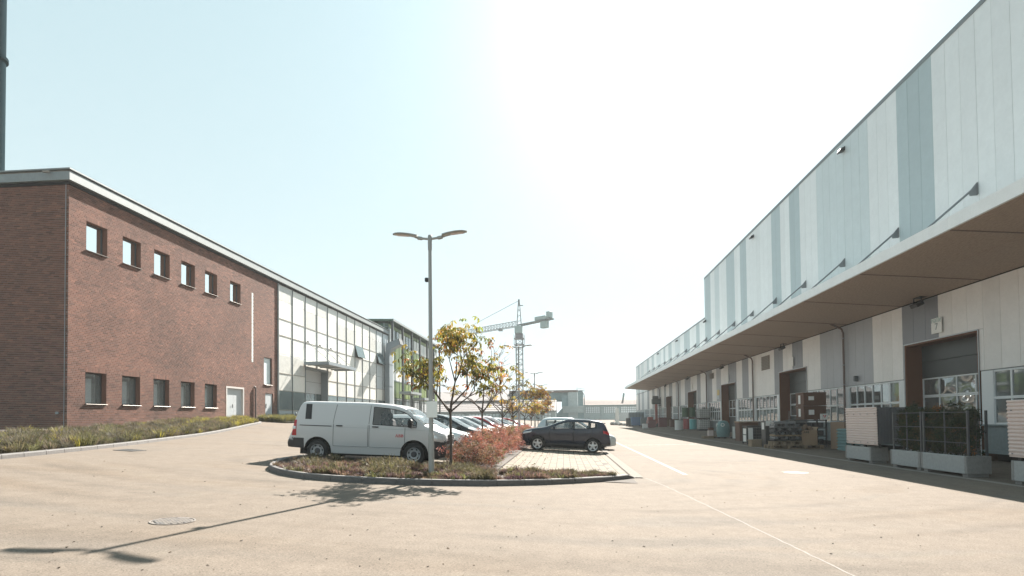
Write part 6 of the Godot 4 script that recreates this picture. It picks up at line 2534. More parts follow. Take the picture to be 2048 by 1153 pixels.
func strip_bed(r: RandomNumberGenerator) -> void:
	# kerb line of the left bed: Vector2(x, d)
	var kl := smooth_path([Vector2(-11.9, 7.0), Vector2(-12.5, 10.5), Vector2(-12.85, 12.4), Vector2(-13.15, 14.0), Vector2(-13.9, 17.4), Vector2(-15.2, 22.0), Vector2(-16.6, 27.0), Vector2(-18.0, 32.0), Vector2(-18.9, 35.2), Vector2(-19.6, 36.0)], 40)
	var kb := thing("bed_kerb", "low grey stone kerb along the lavender bed before the brick building", "kerb")
	for i in kl.size() - 1:
		var a: Vector2 = kl[i]
		var b: Vector2 = kl[i + 1]
		var t := (b - a).normalized()
		var n := Vector2(-t.y, t.x)
		if n.x > 0: n = -n
		a += t * 0.008
		b -= t * 0.008
		var g := Geo.new()
		var A := [P(a.x, a.y, -0.05), P(a.x, a.y, 0.09), P(a.x + n.x * 0.02, a.y + n.y * 0.02, 0.105), P(a.x + n.x * 0.14, a.y + n.y * 0.14, 0.105), P(a.x + n.x * 0.14, a.y + n.y * 0.14, -0.05)]
		var B := [P(b.x, b.y, -0.05), P(b.x, b.y, 0.09), P(b.x + n.x * 0.02, b.y + n.y * 0.02, 0.105), P(b.x + n.x * 0.14, b.y + n.y * 0.14, 0.105), P(b.x + n.x * 0.14, b.y + n.y * 0.14, -0.05)]
		for k in 4: g.quad(A[k], B[k], B[k + 1], A[k + 1])
		g.quad(A[0], A[1], A[3], A[4])
		g.quad(B[4], B[3], B[1], B[0])
		part(kb, "kerb_stone", g, M.kerb)
	var g2 := Geo.new()
	for i in kl.size() - 1:
		var a: Vector2 = kl[i]
		var b: Vector2 = kl[i + 1]
		for m in 4:
			var w0 := m / 4.0
			var w1 := (m + 1) / 4.0
			g2.quad(P(lerpf(a.x - 0.1, -21.05, w0), a.y, 0.05), P(lerpf(b.x - 0.1, -21.05, w0), b.y, 0.05), P(lerpf(b.x - 0.1, -21.05, w1), b.y, 0.05), P(lerpf(a.x - 0.1, -21.05, w1), a.y, 0.05))
	struct("left_bed_soil", g2, M.soil)
	var tufts := []
	for k in 4: tufts.append(tuft(r, 34, 0.42, 0.28, 0.008))
	var pal := [Color(0.125, 0.105, 0.06), Color(0.15, 0.12, 0.07), Color(0.11, 0.10, 0.055), Color(0.17, 0.13, 0.09), Color(0.09, 0.08, 0.06), Color(0.14, 0.135, 0.055)]
	var bed := thing("lavender_bed", "strip of greyish lavender bushes along the foot of the brick building", "ground cover")
	bed.set_meta("kind", "stuff")
	var sets := [[], [], [], []]
	var cl := [[], [], [], []]
	for k in 3400:
		var i := r.randi() % (kl.size() - 1)
		var q: Vector2 = kl[i].lerp(kl[i + 1], r.randf())
		# drifts of bushes: about 3 m deep behind the kerb
		var depth := minf(absf(-21.0 - q.x) - 0.2, 3.6)
		var off := 0.22 + depth * r.randf()
		var x := q.x - off
		var v := r.randi() % 4
		var c: Color = pal[r.randi() % 6]
		if r.randf() < 0.05: c = Color(0.30, 0.26, 0.045)
		if q.y > 30.0 and r.randf() < 0.45: c = Color(0.30, 0.26, 0.05)
		var hump := 0.75 + 0.3 * sin(q.y * 3.3) * sin(x * 3.1)
		sets[v].append(Transform3D(Basis(Vector3.UP, r.randf() * TAU) * Basis.from_scale(Vector3(1, 1, 1) * r.randf_range(0.75, 1.2) * hump), P(x, q.y, 0.04)))
		cl[v].append(c * r.randf_range(0.7, 1.3))
	for v in 4: many(bed, "lavender", tufts[v], M.heath, sets[v], cl[v])
	# a clump past the end of the bed
	var o := thing("yellowing_bushes", "small clump of yellow green bushes by the pale hall, left of the van", "ground cover")
	o.set_meta("kind", "stuff")
	sets = []
	cl = []
	for k in 420:
		var d := r.randf_range(38.2, 45.5)
		sets.append(Transform3D(Basis(Vector3.UP, r.randf() * TAU) * Basis.from_scale(Vector3.ONE * r.randf_range(0.9, 1.5)), P(-20.9 + r.randf() * 2.0, d, 0.02)))
		cl.append([Color(0.17, 0.16, 0.05), Color(0.12, 0.12, 0.05), Color(0.25, 0.21, 0.05)][r.randi() % 3] * r.randf_range(0.7, 1.2))
	many(o, "bushes", tufts[0], M.heath, sets, cl)
	var g3 := Geo.new()
	strip(g3, [Vector2(-18.75, 38.0), Vector2(-18.8, 42.0), Vector2(-18.85, 46.0)], 0.07, 0.1)
	struct("clump_kerb", g3, M.kerb)

# ---------------------------------------------------------------- goods under the canopy
func trough(label: String, x: float, d0: float, d1: float, w: float, h: float) -> Node3D:
	# hollow concrete trough on feet, long side along the lane
	var o := thing("concrete_trough", label, "planter", Vector3(x, gy(x, d0), -(d0 + d1) / 2), 0.0, "concrete troughs along the hall")
	var L := d1 - d0
	var g := Geo.new()
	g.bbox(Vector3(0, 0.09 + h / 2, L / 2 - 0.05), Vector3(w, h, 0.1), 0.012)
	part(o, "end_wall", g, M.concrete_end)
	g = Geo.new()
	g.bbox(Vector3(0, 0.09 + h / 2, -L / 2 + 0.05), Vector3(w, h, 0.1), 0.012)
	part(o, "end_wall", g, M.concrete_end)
	g = Geo.new()
	g.bbox(Vector3(-w / 2 + 0.05, 0.088 + h / 2, 0), Vector3(0.1, h - 0.004, L - 0.196), 0.012)
	g.bbox(Vector3(w / 2 - 0.05, 0.088 + h / 2, 0), Vector3(0.1, h - 0.004, L - 0.196), 0.012)
	g.span(Vector3(-w / 2 + 0.1, 0.1, -L / 2 + 0.1), Vector3(w / 2 - 0.1, 0.2, L / 2 - 0.1))
	part(o, "side_wall", g, M.concrete)
	g = Geo.new()
	g.span(Vector3(-w / 2 + 0.1, 0.2, -L / 2 + 0.1), Vector3(w / 2 - 0.1, h - 0.0, L / 2 - 0.1))
	part(o, "soil", g, M.soil)
	for sz in [-1, 1]:
		g = Geo.new()
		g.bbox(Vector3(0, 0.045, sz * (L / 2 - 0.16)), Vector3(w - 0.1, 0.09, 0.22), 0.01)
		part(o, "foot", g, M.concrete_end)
	return o

func corrugated(g: Geo, x: float, y0: float, y1: float, z0: float, z1: float, ribs: int, depth: float, lean := 0.0) -> void:
	# sheet in the plane x = const facing -x, with ribs running along z
	var pts := []
	var n := ribs * 6
	for i in n + 1:
		var y := lerpf(y0, y1, float(i) / n)
		var ph := fposmod(float(i) / 6.0, 1.0)
		var dx := depth * (0.0 if ph < 0.5 else 1.0)
		var xx := x - dx + lean * (float(i) / n)
		pts.append([Vector3(xx, y, z0), Vector3(xx, y, z1)])
	for i in n:
		g.quad(pts[i][0], pts[i][1], pts[i + 1][1], pts[i + 1][0])
		g.quad(pts[i + 1][0] + Vector3(0.012, 0, 0), pts[i + 1][1] + Vector3(0.012, 0, 0), pts[i][1] + Vector3(0.012, 0, 0), pts[i][0] + Vector3(0.012, 0, 0))

func clad_box(label: String, d0: float, d1: float, y0: float, y1: float) -> void:
	var o := thing("clad_enclosure", label, "enclosure", Vector3(0, 0, 0), 0.0, "enclosures clad with corrugated sheet")
	var g := Geo.new()
	corrugated(g, 11.16, y0, y1, -d1, -d0, 15, 0.02, -0.02)
	part(o, "corrugated_sheet", g, M.cladding_copper)
	g = Geo.new()
	for j in 2:
		for i in 5:
			g.lathe([Vector2(0.018, 0.0), Vector2(0.018, 0.02), Vector2(0.0, 0.024)], Vector3(11.135, lerpf(y0, y1, 0.06 + 0.76 * j), -lerpf(d0, d1, 0.06 + 0.22 * i)), Vector3.LEFT, 8)
	part(o, "screw", g, M.grey_metal)
	g = Geo.new()
	g.span(Vector3(11.2, y0 + 0.05, -d1 + 0.05), Vector3(12.75, y1 - 0.02, -d0 - 0.06))
	part(o, "body", g, M.cladding_dark)
	g = Geo.new()
	for k in 14:
		g.span(Vector3(11.25 + k * 0.105, y0 + 0.06, -d0 - 0.06), Vector3(11.30 + k * 0.105, y1 - 0.03, -d0 - 0.035))
	part(o, "side_ribs", g, M.cladding_dark)
	g = Geo.new()
	for z in [-d0 - 0.2, -(d0 + d1) / 2, -d1 + 0.2]:
		g.span(Vector3(11.25, y0 - 0.1, z - 0.05), Vector3(11.33, y0 + 0.06, z + 0.05))
	part(o, "bracket", g, M.black_metal)

func pallet(label: String, at: Vector3, lx: float, lz: float, turn := 0.0, group := "wooden pallets under the canopy") -> Node3D:
	var o := thing("pallet", label, "pallet", at, turn, group)
	var n := maxi(4, int(lz / 0.16))
	for k in n:
		var g := Geo.new()
		g.bbox(Vector3(0, 0.185, lerpf(-lz / 2 + 0.05, lz / 2 - 0.05, k / (n - 1.0))), Vector3(lx, 0.024, lz / n * 0.8), 0.003)
		part(o, "deck_board", g, M.pallet_wood)
	for i in 4:
		for j in 3:
			var g := Geo.new()
			g.bbox(Vector3(lerpf(-lx / 2 + 0.08, lx / 2 - 0.08, i / 3.0), 0.1, lerpf(-lz / 2 + 0.07, lz / 2 - 0.07, j / 2.0)), Vector3(0.16, 0.145, 0.13), 0.005)
			part(o, "block", g, M.pallet_wood)
	for j in 3:
		var g := Geo.new()
		g.bbox(Vector3(0, 0.014, lerpf(-lz / 2 + 0.07, lz / 2 - 0.07, j / 2.0)), Vector3(lx - 0.004, 0.026, 0.13), 0.003)
		part(o, "runner", g, M.pallet_wood)
	return o

func crate(called: String, label: String, cat: String, c: Vector3, s: Vector3, m: Material, battens := true, group := "") -> Node3D:
	# c is the middle of the base
	var o := thing(called, label, cat, c, 0.0, group)
	var g := Geo.new()
	g.bbox(Vector3(0, s.y / 2, 0), s, 0.008)
	part(o, "body", g, m)
	if battens:
		for y in [0.05, s.y - 0.05]:
			g = Geo.new()
			g.span(Vector3(-s.x / 2 - 0.02, y - 0.045, -s.z / 2 - 0.02), Vector3(s.x / 2 + 0.02, y + 0.045, -s.z / 2))
			g.span(Vector3(-s.x / 2 - 0.02, y - 0.045, s.z / 2), Vector3(s.x / 2 + 0.02, y + 0.045, s.z / 2 + 0.02))
			g.span(Vector3(-s.x / 2 - 0.02, y - 0.045, -s.z / 2), Vector3(-s.x / 2, y + 0.045, s.z / 2))
			part(o, "batten", g, m)
		for sx in [-1, 1]:
			g = Geo.new()
			g.span(Vector3(sx * (s.x / 2 - 0.05) - 0.045, 0.096, s.z / 2), Vector3(sx * (s.x / 2 - 0.05) + 0.045, s.y - 0.096, s.z / 2 + 0.019))
			part(o, "batten", g, m)
	return o

func label_on(o: Node3D, at: Vector3, w: float, h: float, facing_x: bool) -> void:
	var g := Geo.new()
	if facing_x: g.box(at, Vector3(0.004, h, w))
	else: g.box(at, Vector3(w, h, 0.004))
	part(o, "paper_label", g, M.paper)

func lattice_box(label: String, c: Vector3, s: Vector3, fill: Material) -> Node3D:
	var o := thing("lattice_box", label, "container", c, 0.0, "steel stacking boxes")
	var g := Geo.new()
	for sx in [-1, 1]:
		for sz in [-1, 1]:
			g.box(Vector3(sx * (s.x / 2 - 0.03), s.y / 2, sz * (s.z / 2 - 0.03)), Vector3(0.06, s.y, 0.06))
	for y in [0.12, s.y * 0.5, s.y - 0.03]:
		g.box(Vector3(0, y, s.z / 2 - 0.02), Vector3(s.x - 0.12, 0.05, 0.035))
		g.box(Vector3(0, y, -s.z / 2 + 0.02), Vector3(s.x - 0.12, 0.05, 0.035))
		g.box(Vector3(s.x / 2 - 0.02, y, 0), Vector3(0.035, 0.05, s.z - 0.12))
		g.box(Vector3(-s.x / 2 + 0.02, y, 0), Vector3(0.035, 0.05, s.z - 0.12))
	part(o, "frame", g, M.steel_dark)
	g = Geo.new()
	g.box(Vector3(0, s.y * 0.5, 0), Vector3(s.x - 0.1, s.y - 0.2, s.z - 0.1))
	part(o, "load", g, fill)
	g = Geo.new()
	var nx := int(s.x / 0.1)
	for k in nx:
		var x := lerpf(-s.x / 2 + 0.08, s.x / 2 - 0.08, k / float(nx - 1))
		g.rod(Vector3(x, 0.12, s.z / 2 - 0.035), Vector3(x, s.y - 0.04, s.z / 2 - 0.035), 0.006, 4)
	for k in int(s.y / 0.1):
		g.rod(Vector3(-s.x / 2 + 0.05, 0.15 + k * 0.1, s.z / 2 - 0.03), Vector3(s.x / 2 - 0.05, 0.15 + k * 0.1, s.z / 2 - 0.03), 0.005, 4)
	part(o, "wire_mesh", g, M.steel_mid)
	return o

func drum(label: String, at: Vector3, m: Material, top: Material, h := 0.9, rad := 0.3) -> Node3D:
	var o := thing("drum", label, "drum", at, 0.0, "drums by the hall wall")
	var g := Geo.new()
	g.lathe([Vector2(0, 0), Vector2(rad, 0), Vector2(rad, h * 0.33), Vector2(rad + 0.012, h * 0.345), Vector2(rad, h * 0.36), Vector2(rad, h * 0.64), Vector2(rad + 0.012, h * 0.655), Vector2(rad, h * 0.67), Vector2(rad, h * 0.97)], Vector3.ZERO, Vector3.UP, 20)
	part(o, "shell", g, m)
	g = Geo.new()
	g.lathe([Vector2(rad + 0.008, h * 0.955), Vector2(rad + 0.008, h), Vector2(rad - 0.02, h), Vector2(rad - 0.03, h - 0.02), Vector2(0, h - 0.02)], Vector3.ZERO, Vector3.UP, 20)
	part(o, "lid", g, top)
	return o

func ibc(label: String, at: Vector3) -> void:
	var o := thing("tank_container", label, "tank", at, 0.0, "caged liquid tanks in a stack")
	var g := Geo.new()
	g.bbox(Vector3(0, 0.66, 0), Vector3(1.1, 0.98, 0.95), 0.06)
	g.lathe([Vector2(0.11, 1.1), Vector2(0.11, 1.17), Vector2(0, 1.17)], Vector3.ZERO, Vector3.UP, 14)
	part(o, "bladder", g, M.poly_white)
	g = Geo.new()
	for k in 7:
		var x := lerpf(-0.59, 0.59, k / 6.0)
		for z in [-0.51, 0.51]: g.rod(Vector3(x, 0.15, z), Vector3(x, 1.14, z), 0.013, 5)
	for k in 6:
		var z := lerpf(-0.51, 0.51, k / 5.0)
		for x in [-0.59, 0.59]: g.rod(Vector3(x, 0.15, z), Vector3(x, 1.14, z), 0.013, 5)
	for k in 6:
		var y := lerpf(0.15, 1.14, k / 5.0)
		for z in [-0.51, 0.51]: g.rod(Vector3(-0.59, y, z), Vector3(0.59, y, z), 0.013, 5)
		for x in [-0.59, 0.59]: g.rod(Vector3(x, y, -0.51), Vector3(x, y, 0.51), 0.013, 5)
	part(o, "cage", g, M.steel_mid)
	g = Geo.new()
	for z in [-0.45, 0.0, 0.45]: g.span(Vector3(-0.6, 0.0, z - 0.05), Vector3(0.6, 0.13, z + 0.05))
	g.span(Vector3(-0.6, 0.13, -0.5), Vector3(0.6, 0.155, 0.5))
	part(o, "skid", g, M.steel_dark)

func wheelie_bin(label: String, at: Vector3, s: Vector3, m: Material, turn := 0.0) -> void:
	var o := thing("waste_container", label, "bin", at, turn, "wheeled waste containers at the far end")
	var g := Geo.new()
	var b := s * 0.5
	var k := 0.86
	var p := [Vector3(-b.x * k, 0.16, -b.z * k), Vector3(b.x * k, 0.16, -b.z * k), Vector3(b.x * k, 0.16, b.z * k), Vector3(-b.x * k, 0.16, b.z * k)]
	var q := [Vector3(-b.x, s.y * 0.86, -b.z), Vector3(b.x, s.y * 0.86, -b.z), Vector3(b.x, s.y * 0.86, b.z), Vector3(-b.x, s.y * 0.86, b.z)]
	for i in 4:
		var j := (i + 1) % 4
		g.quad(p[j], p[i], q[i], q[j])
	g.quad(p[0], p[1], p[2], p[3])
	part(o, "body", g, m)
	g = Geo.new()
	g.bbox(Vector3(0, s.y * 0.9, 0), Vector3(s.x * 1.05, 0.1, s.z * 1.05), 0.03)
	g.bbox(Vector3(0, s.y * 0.96, 0), Vector3(s.x * 0.9, 0.08, s.z * 0.85), 0.03)
	part(o, "lid", g, m)
	for sx in [-1, 1]:
		for sz in [-1, 1]:
			g = Geo.new()
			g.lathe([Vector2(0, -0.03), Vector2(0.09, -0.03), Vector2(0.09, 0.03), Vector2(0, 0.03)], Vector3(sx * b.x * 0.7, 0.09, sz * b.z * 0.7), Vector3.BACK, 10)
			part(o, "wheel", g, M.tyre)
	for i in 5:
		g = Geo.new()
		var x := lerpf(-b.x * 0.8, b.x * 0.8, i / 4.0)
		g.span(Vector3(x - 0.02, 0.3, b.z * 0.86), Vector3(x + 0.02, s.y * 0.8, b.z * 1.0 + 0.015))
		part(o, "rib", g, m)

func build_goods() -> void:
	var r := RandomNumberGenerator.new()
	r.seed = 8
	# near troughs, trellis hedge, clad enclosures
	trough("concrete trough carrying the first corrugated enclosure, left of the hedge", 11.47, 22.42, 24.35, 0.62, 0.5)
	trough("longer pair of concrete troughs with a hedge: the left one", 11.47, 19.44, 21.1, 0.66, 0.5)
	trough("concrete trough with a hedge, right one of the pair, before the dark door", 11.47, 17.3, 19.4, 0.66, 0.5)
	trough("concrete trough at the right edge of the picture", 11.47, 13.6, 15.72, 0.62, 0.5)
	clad_box("enclosure with a pale ribbed front sheet, left of the hedge", 21.9, 24.2, 0.68, 2.06)
	clad_box("enclosure with a ribbed front sheet cut off by the right edge of the picture", 13.4, 15.75, 0.68, 2.1)
	for q in [[17.36, 19.36, "trellis of grey steel bars on the right hedge trough"], [19.5, 21.04, "trellis of grey steel bars on the left hedge trough"]]:
		var t := thing("trellis", q[2], "trellis", Vector3(11.24, 0, 0), 0.0, "trellises on the hedge troughs")
		for k in 3:
			var g := Geo.new()
			var d := lerpf(q[0], q[1], k / 2.0)
			g.box(Vector3(0, 1.2, -d), Vector3(0.05 if k != 1 else 0.03, 1.32, 0.05 if k != 1 else 0.03))
			part(t, "post", g, M.trellis_steel)
		for y in [0.95, 1.38, 1.82]:
			var g := Geo.new()
			g.rod(Vector3(-0.02, y, -q[0]), Vector3(-0.02, y, -q[1]), 0.011, 6)
			part(t, "rail", g, M.trellis_steel)
		var g3 := Geo.new()
		g3.box(Vector3(0.48, 1.2, -q[0]), Vector3(0.05, 1.32, 0.05))
		g3.box(Vector3(0.48, 1.2, -q[1]), Vector3(0.05, 1.32, 0.05))
		part(t, "post", g3, M.trellis_steel)
	var lf := []
	for k in 3: lf.append(leafy(r, 80, 0.19, 0.042))
	for q in [[17.42, 19.3, "dark green climbing hedge behind the right trellis"], [19.55, 21.0, "dark green climbing hedge behind the left trellis"]]:
		var h := thing("hedge", q[2], "hedge", Vector3.ZERO, 0.0, "climbing hedges in the troughs")
		var xs := [[], [], []]
		var cl := [[], [], []]
		for k in 330:
			var v := r.randi() % 3
			var y := 0.62 + 1.25 * pow(r.randf(), 0.85) + (r.randf_range(0.0, 0.22) if r.randf() < 0.25 else 0.0)
			xs[v].append(Transform3D(Basis(Vector3.UP, r.randf() * TAU) * Basis.from_scale(Vector3.ONE * r.randf_range(0.55, 0.95)), Vector3(11.5 + r.randf_range(-0.17, 0.17), y, -r.randf_range(q[0], q[1]))))
			var c: Color = [Color(0.03, 0.048, 0.02), Color(0.045, 0.06, 0.022), Color(0.025, 0.036, 0.018), Color(0.07, 0.06, 0.02)][r.randi() % 4]
			if r.randf() < 0.03: c = Color(0.22, 0.09, 0.02)
			cl[v].append(c * r.randf_range(0.7, 1.3))
		for v in 3: many(h, "foliage", lf[v], M.heath, xs[v], cl[v])
		var g := Geo.new()
		for k in 16:
			var d := r.randf_range(q[0], q[1])
			g.tube([Vector3(11.48, 0.5, -d), Vector3(11.46 + r.randf_range(-0.1, 0.1), 1.2, -d + r.randf_range(-0.15, 0.15)), Vector3(11.48 + r.randf_range(-0.1, 0.1), 1.85, -d + r.randf_range(-0.3, 0.3))], [0.009, 0.006, 0.003], 4, false)
		part(h, "stems", g, M.twig)
	# cardboard, teal mesh bin and paper sign behind the first enclosure
	crate("cardboard_container", "large brown cardboard container against the windows, behind the teal mesh bin", "box", Vector3(14.7, 0.02, -31.6), Vector3(1.2, 1.42, 1.5), M.cardboard_dark, false)
	var tb := thing("mesh_bin", "teal slatted bin with a paper tag, between the cardboard and the clad enclosure", "bin", Vector3(13.85, 0.0, -29.6))
	var g := Geo.new()
	g.box(Vector3(0, 0.6, 0), Vector3(0.86, 1.06, 0.86))
	part(tb, "liner", g, M.bin_teal)
	for k in 7:
		g = Geo.new()
		g.bbox(Vector3(0, 0.14 + k * 0.155, 0), Vector3(0.95, 0.06, 0.95), 0.015)
		part(tb, "hoop", g, M.bin_teal)
	label_on(tb, Vector3(-0.15, 0.85, 0.48), 0.2, 0.3, false)
	# shelf rack with two brown crates on top
	var rk := thing("steel_rack", "dark steel shelf rack under the two brown crates", "rack", Vector3(14.0, 0.0, -35.2))
	for sx in [-0.85, 0.85]:
		for sz in [-0.6, 0.6]:
			g = Geo.new()
			g.box(Vector3(sx, 0.77, sz), Vector3(0.07, 1.54, 0.07))
			part(rk, "upright", g, M.steel_dark)
	for y in [0.12, 0.62, 1.08, 1.5]:
		g = Geo.new()
		g.box(Vector3(0, y, 0), Vector3(1.72, 0.05, 1.2))
		part(rk, "shelf", g, M.steel_dark)
	for y in [0.15, 0.65, 1.11]:
		g = Geo.new()
		for k in 5:
			g.bbox(Vector3(-0.62 + k * 0.31, y + 0.15, r.randf_range(-0.12, 0.1)), Vector3(0.24, 0.27, 0.9), 0.02)
		part(rk, "stored_parts", g, M.steel_dark)
	var c1 := crate("wooden_crate", "brown wooden crate with a paper label, lower of the two stacked on the rack", "crate", Vector3(14.28, 1.56, -35.2), Vector3(1.22, 0.78, 1.1), M.crate_wood, true, "brown crates in a stack")
	label_on(c1, Vector3(-0.2, 0.42, 0.572), 0.3, 0.28, false)
	label_on(c1, Vector3(-0.632, 0.4, 0.0), 0.3, 0.45, true)
	c1 = crate("wooden_crate", "brown wooden crate with a grey label, topmost of the stack before the windows", "crate", Vector3(14.28, 2.36, -35.2), Vector3(1.22, 0.76, 1.1), M.crate_wood, true, "brown crates in a stack")
	label_on(c1, Vector3(-0.2, 0.42, 0.572), 0.3, 0.22, false)
	label_on(c1, Vector3(-0.632, 0.36, 0.0), 0.3, 0.5, true)
	# paper sign on the cardboard next to the rack
	var ps := crate("sign_box", "white box with a red mark on the top right of the steel rack", "box", Vector3(14.7, 1.56, -34.5), Vector3(0.35, 0.33, 0.2), M.paper, false)
	g = Geo.new()
	g.tri(Vector3(-0.1, 0.26, 0.103), Vector3(0.0, 0.06, 0.103), Vector3(-0.03, 0.26, 0.103))
	g.tri(Vector3(0.0, 0.06, 0.103), Vector3(0.1, 0.26, 0.103), Vector3(0.03, 0.26, 0.103))
	part(ps, "mark", g, M.print_red)
	# big pallets and what stands on them
	pallet("wide wooden pallet in front of the rack, holding machine parts and a cardboard box", P(12.55, 33.3), 2.75, 1.15)
	pallet("wooden pallet behind the wide front pallet, partly hidden", P(12.45, 34.9), 1.7, 1.2)
	pallet("small upper pallet under the stacked machine parts", P(12.1, 33.25, 0.2), 1.5, 0.95)
	var mp := thing("machine_parts", "stack of dark ribbed machine parts on the small upper pallet", "machine parts", P(12.05, 33.2, 0.4))
	for k in 4:
		g = Geo.new()
		g.bbox(Vector3(0.05, 0.1 + k * 0.23, 0), Vector3(1.45, 0.1, 0.75), 0.02)
		part(mp, "plate", g, [M.steel_dark, M.pallet_wood, M.steel_dark, M.steel_mid][k])
		for i in 8:
			g = Geo.new()
			g.lathe([Vector2(0, -0.4), Vector2(0.075, -0.4), Vector2(0.075, -0.3), Vector2(0.05, -0.28), Vector2(0.05, 0.28), Vector2(0.075, 0.3), Vector2(0.075, 0.42), Vector2(0, 0.42)], Vector3(-0.58 + i * 0.18, 0.2 + k * 0.23, r.randf_range(-0.04, 0.04)), Vector3.BACK, 10)
			part(mp, "roller", g, M.steel_dark if (i + k) % 3 else M.steel_mid)
	g = Geo.new()
	g.bbox(Vector3(-0.1, 1.02, 0.1), Vector3(1.15, 0.14, 0.55), 0.02)
	part(mp, "tray", g, M.grey_metal)
	var cb := crate("cardboard_box", "open cardboard box with black print on the right end of the wide pallet", "box", P(13.25, 33.3, 0.2), Vector3(0.82, 0.78, 0.8), M.cardboard, false)
	for e in [[-0.41, 0.35], [0.41, -0.4]]:
		g = Geo.new()
		g.box(Vector3(e[0], 0.85, 0), Vector3(0.012, 0.26, 0.74), Basis(Vector3.BACK, e[1]))
		part(cb, "flap", g, M.cardboard)
	lettering(cb, "box_lettering", "ABB", 0.11, Vector3(-0.16, 0.6, 0.404), 0.0, M.print_dark)
	g = Geo.new()
	for k in 5: g.bbox(Vector3(-0.25 + k * 0.12, 0.86 + 0.06 * (k % 3), -0.1 + 0.12 * (k % 2)), Vector3(0.13, 0.24, 0.3), 0.03, Basis(Vector3.BACK, 0.4 * (k - 2)))
	part(cb, "packing_scraps", g, M.cardboard_dark)
	var wb := crate("label_box", "black steel box with a white label, left of the stacked machine parts", "box", P(11.75, 34.9, 0.02), Vector3(0.5, 1.5, 0.7), M.steel_dark, false)
	label_on(wb, Vector3(-0.06, 1.35, 0.352), 0.36, 0.28, false)
	label_on(wb, Vector3(-0.277, 1.2, 0.0), 0.4, 0.4, true)
	crate("scrap_crate", "low wooden crate of offcuts at the left end of the pallets", "crate", P(11.35, 35.6), Vector3(0.8, 0.42, 0.7), M.pallet_wood, true)
	var pr := thing("timber_stack", "rough timber frame lying on top of the pallet goods", "timber", P(12.7, 35.0, 0.22))
	for k in 4:
		g = Geo.new()
		g.bbox(Vector3(0, 0.2 + k * 0.28, 0.0), Vector3(1.5, 0.05, 0.9), 0.006)
		part(pr, "board", g, M.steel_dark if k % 2 else M.cardboard_dark)
		g = Geo.new()
		for i in 3: g.bbox(Vector3(-0.6 + i * 0.6, 0.08 + k * 0.28, 0), Vector3(0.14, 0.19, 0.8), 0.01)
		part(pr, "spacer", g, M.pallet_wood if k % 2 else M.steel_dark)
	g = Geo.new()
	g.rod(Vector3(-0.6, 1.2, 0.2), Vector3(0.9, 1.45, 0.1), 0.02)
	g.rod(Vector3(0.2, 1.15, 0.2), Vector3(0.25, 1.85, 0.1), 0.018)
	part(pr, "loose_bar", g, M.steel_mid)
	# lattice boxes and low crates further on
	var lb := lattice_box("dark lattice box with white labels on its narrow side, standing in front on small blocks", P(11.95, 37.4, 0.08), Vector3(1.5, 1.12, 1.0), M.steel_dark)
	label_on(lb, Vector3(-0.76, 0.78, 0.0), 0.6, 0.36, true)
	label_on(lb, Vector3(-0.76, 0.35, 0.0), 0.6, 0.4, true)
	label_on(lb, Vector3(-0.56, 0.55, 0.51), 0.28, 0.9, false)
	lattice_box("second dark lattice box filled with scrap, behind the labelled one", P(13.6, 39.4), Vector3(1.5, 1.45, 1.1), M.steel_dark)
	crate("low_crate", "long brown crate with a pale lid under the windows, beyond the lattice boxes", "crate", P(13.9, 44.5), Vector3(2.2, 1.35, 1.1), M.crate_wood, true)
	solo("crate_lid", slab(P(13.9, 44.5, 1.36), Vector3(2.3, 0.07, 1.2)), M.cardboard, "pale board lying on the long brown crate", "board")
	# igloo bottle bank with two pale bins on a small pallet
	var ig := thing("recycling_igloo", "rounded teal recycling igloo with two round openings", "recycling container", P(13.05, 49.3))
	g = Geo.new()
	g.lathe([Vector2(0, 0.12), Vector2(0.47, 0.12), Vector2(0.53, 0.5), Vector2(0.52, 0.95), Vector2(0.46, 1.2), Vector2(0.33, 1.38), Vector2(0.1, 1.45), Vector2(0, 1.45)], Vector3.ZERO, Vector3.UP, 24)
	part(ig, "dome", g, M.bin_teal)
	for k in 2:
		g = Geo.new()
		var a := 1.9 + k * 1.4
		var dir := Vector3(cos(a), 0.15, sin(a)).normalized()
		g.lathe([Vector2(0.15, -0.05), Vector2(0.15, 0.06), Vector2(0.1, 0.07), Vector2(0.1, 0.0), Vector2(0, 0.0)], Vector3(cos(a) * 0.46, 1.1, sin(a) * 0.46), dir, 16)
		part(ig, "opening", g, M.poly_white)
	g = Geo.new()
	for k in 3: g.bbox(Vector3(-0.5 + k * 0.5, 0.06, 0), Vector3(0.2, 0.12, 1.2), 0.01)
	part(ig, "skid", g, M.steel_dark)
	pallet("small pallet left of the teal igloo", P(12.1, 50.0), 1.1, 0.8)
	crate("paper_sack", "crumpled pinkish sack on the small pallet beside the igloo", "sack", P(12.2, 50.0, 0.2), Vector3(0.4, 0.45, 0.35), M.cladding_copper, false)
	crate("scrap_box", "dark rusty box leaning behind the sack, left of the igloo", "box", P(12.45, 50.9), Vector3(0.4, 0.85, 0.4), M.crate_wood, false)
	for k in 2:
		drum(["white plastic barrel right of the igloo", "smaller white barrel next to the long brown crate"][k], P(13.8 + k * 0.45, 48.6 - k * 0.6), M.poly_white, M.poly_white, 0.95 - k * 0.1, 0.2)
	# stacked tanks, drums
	ibc("caged white tank, lower one of the stack by the downpipe", P(14.95, 64.2))
	ibc("caged white tank, upper one of the stack by the downpipe", P(14.95, 64.2, 1.2))
	drum("dark red drum, left of the teal drum", P(14.05, 68.2, 0.1), M.drum_red, M.drum_red, 1.15, 0.42)
	drum("teal drum with a white lid beside the stacked tanks", P(14.35, 66.4, 0.1), M.drum_teal, M.poly_white, 1.15, 0.4)
	drum("grey green lattice drum, left of the dark red drum", P(13.55, 70.2), M.poly_white, M.drum_green, 1.2, 0.5)
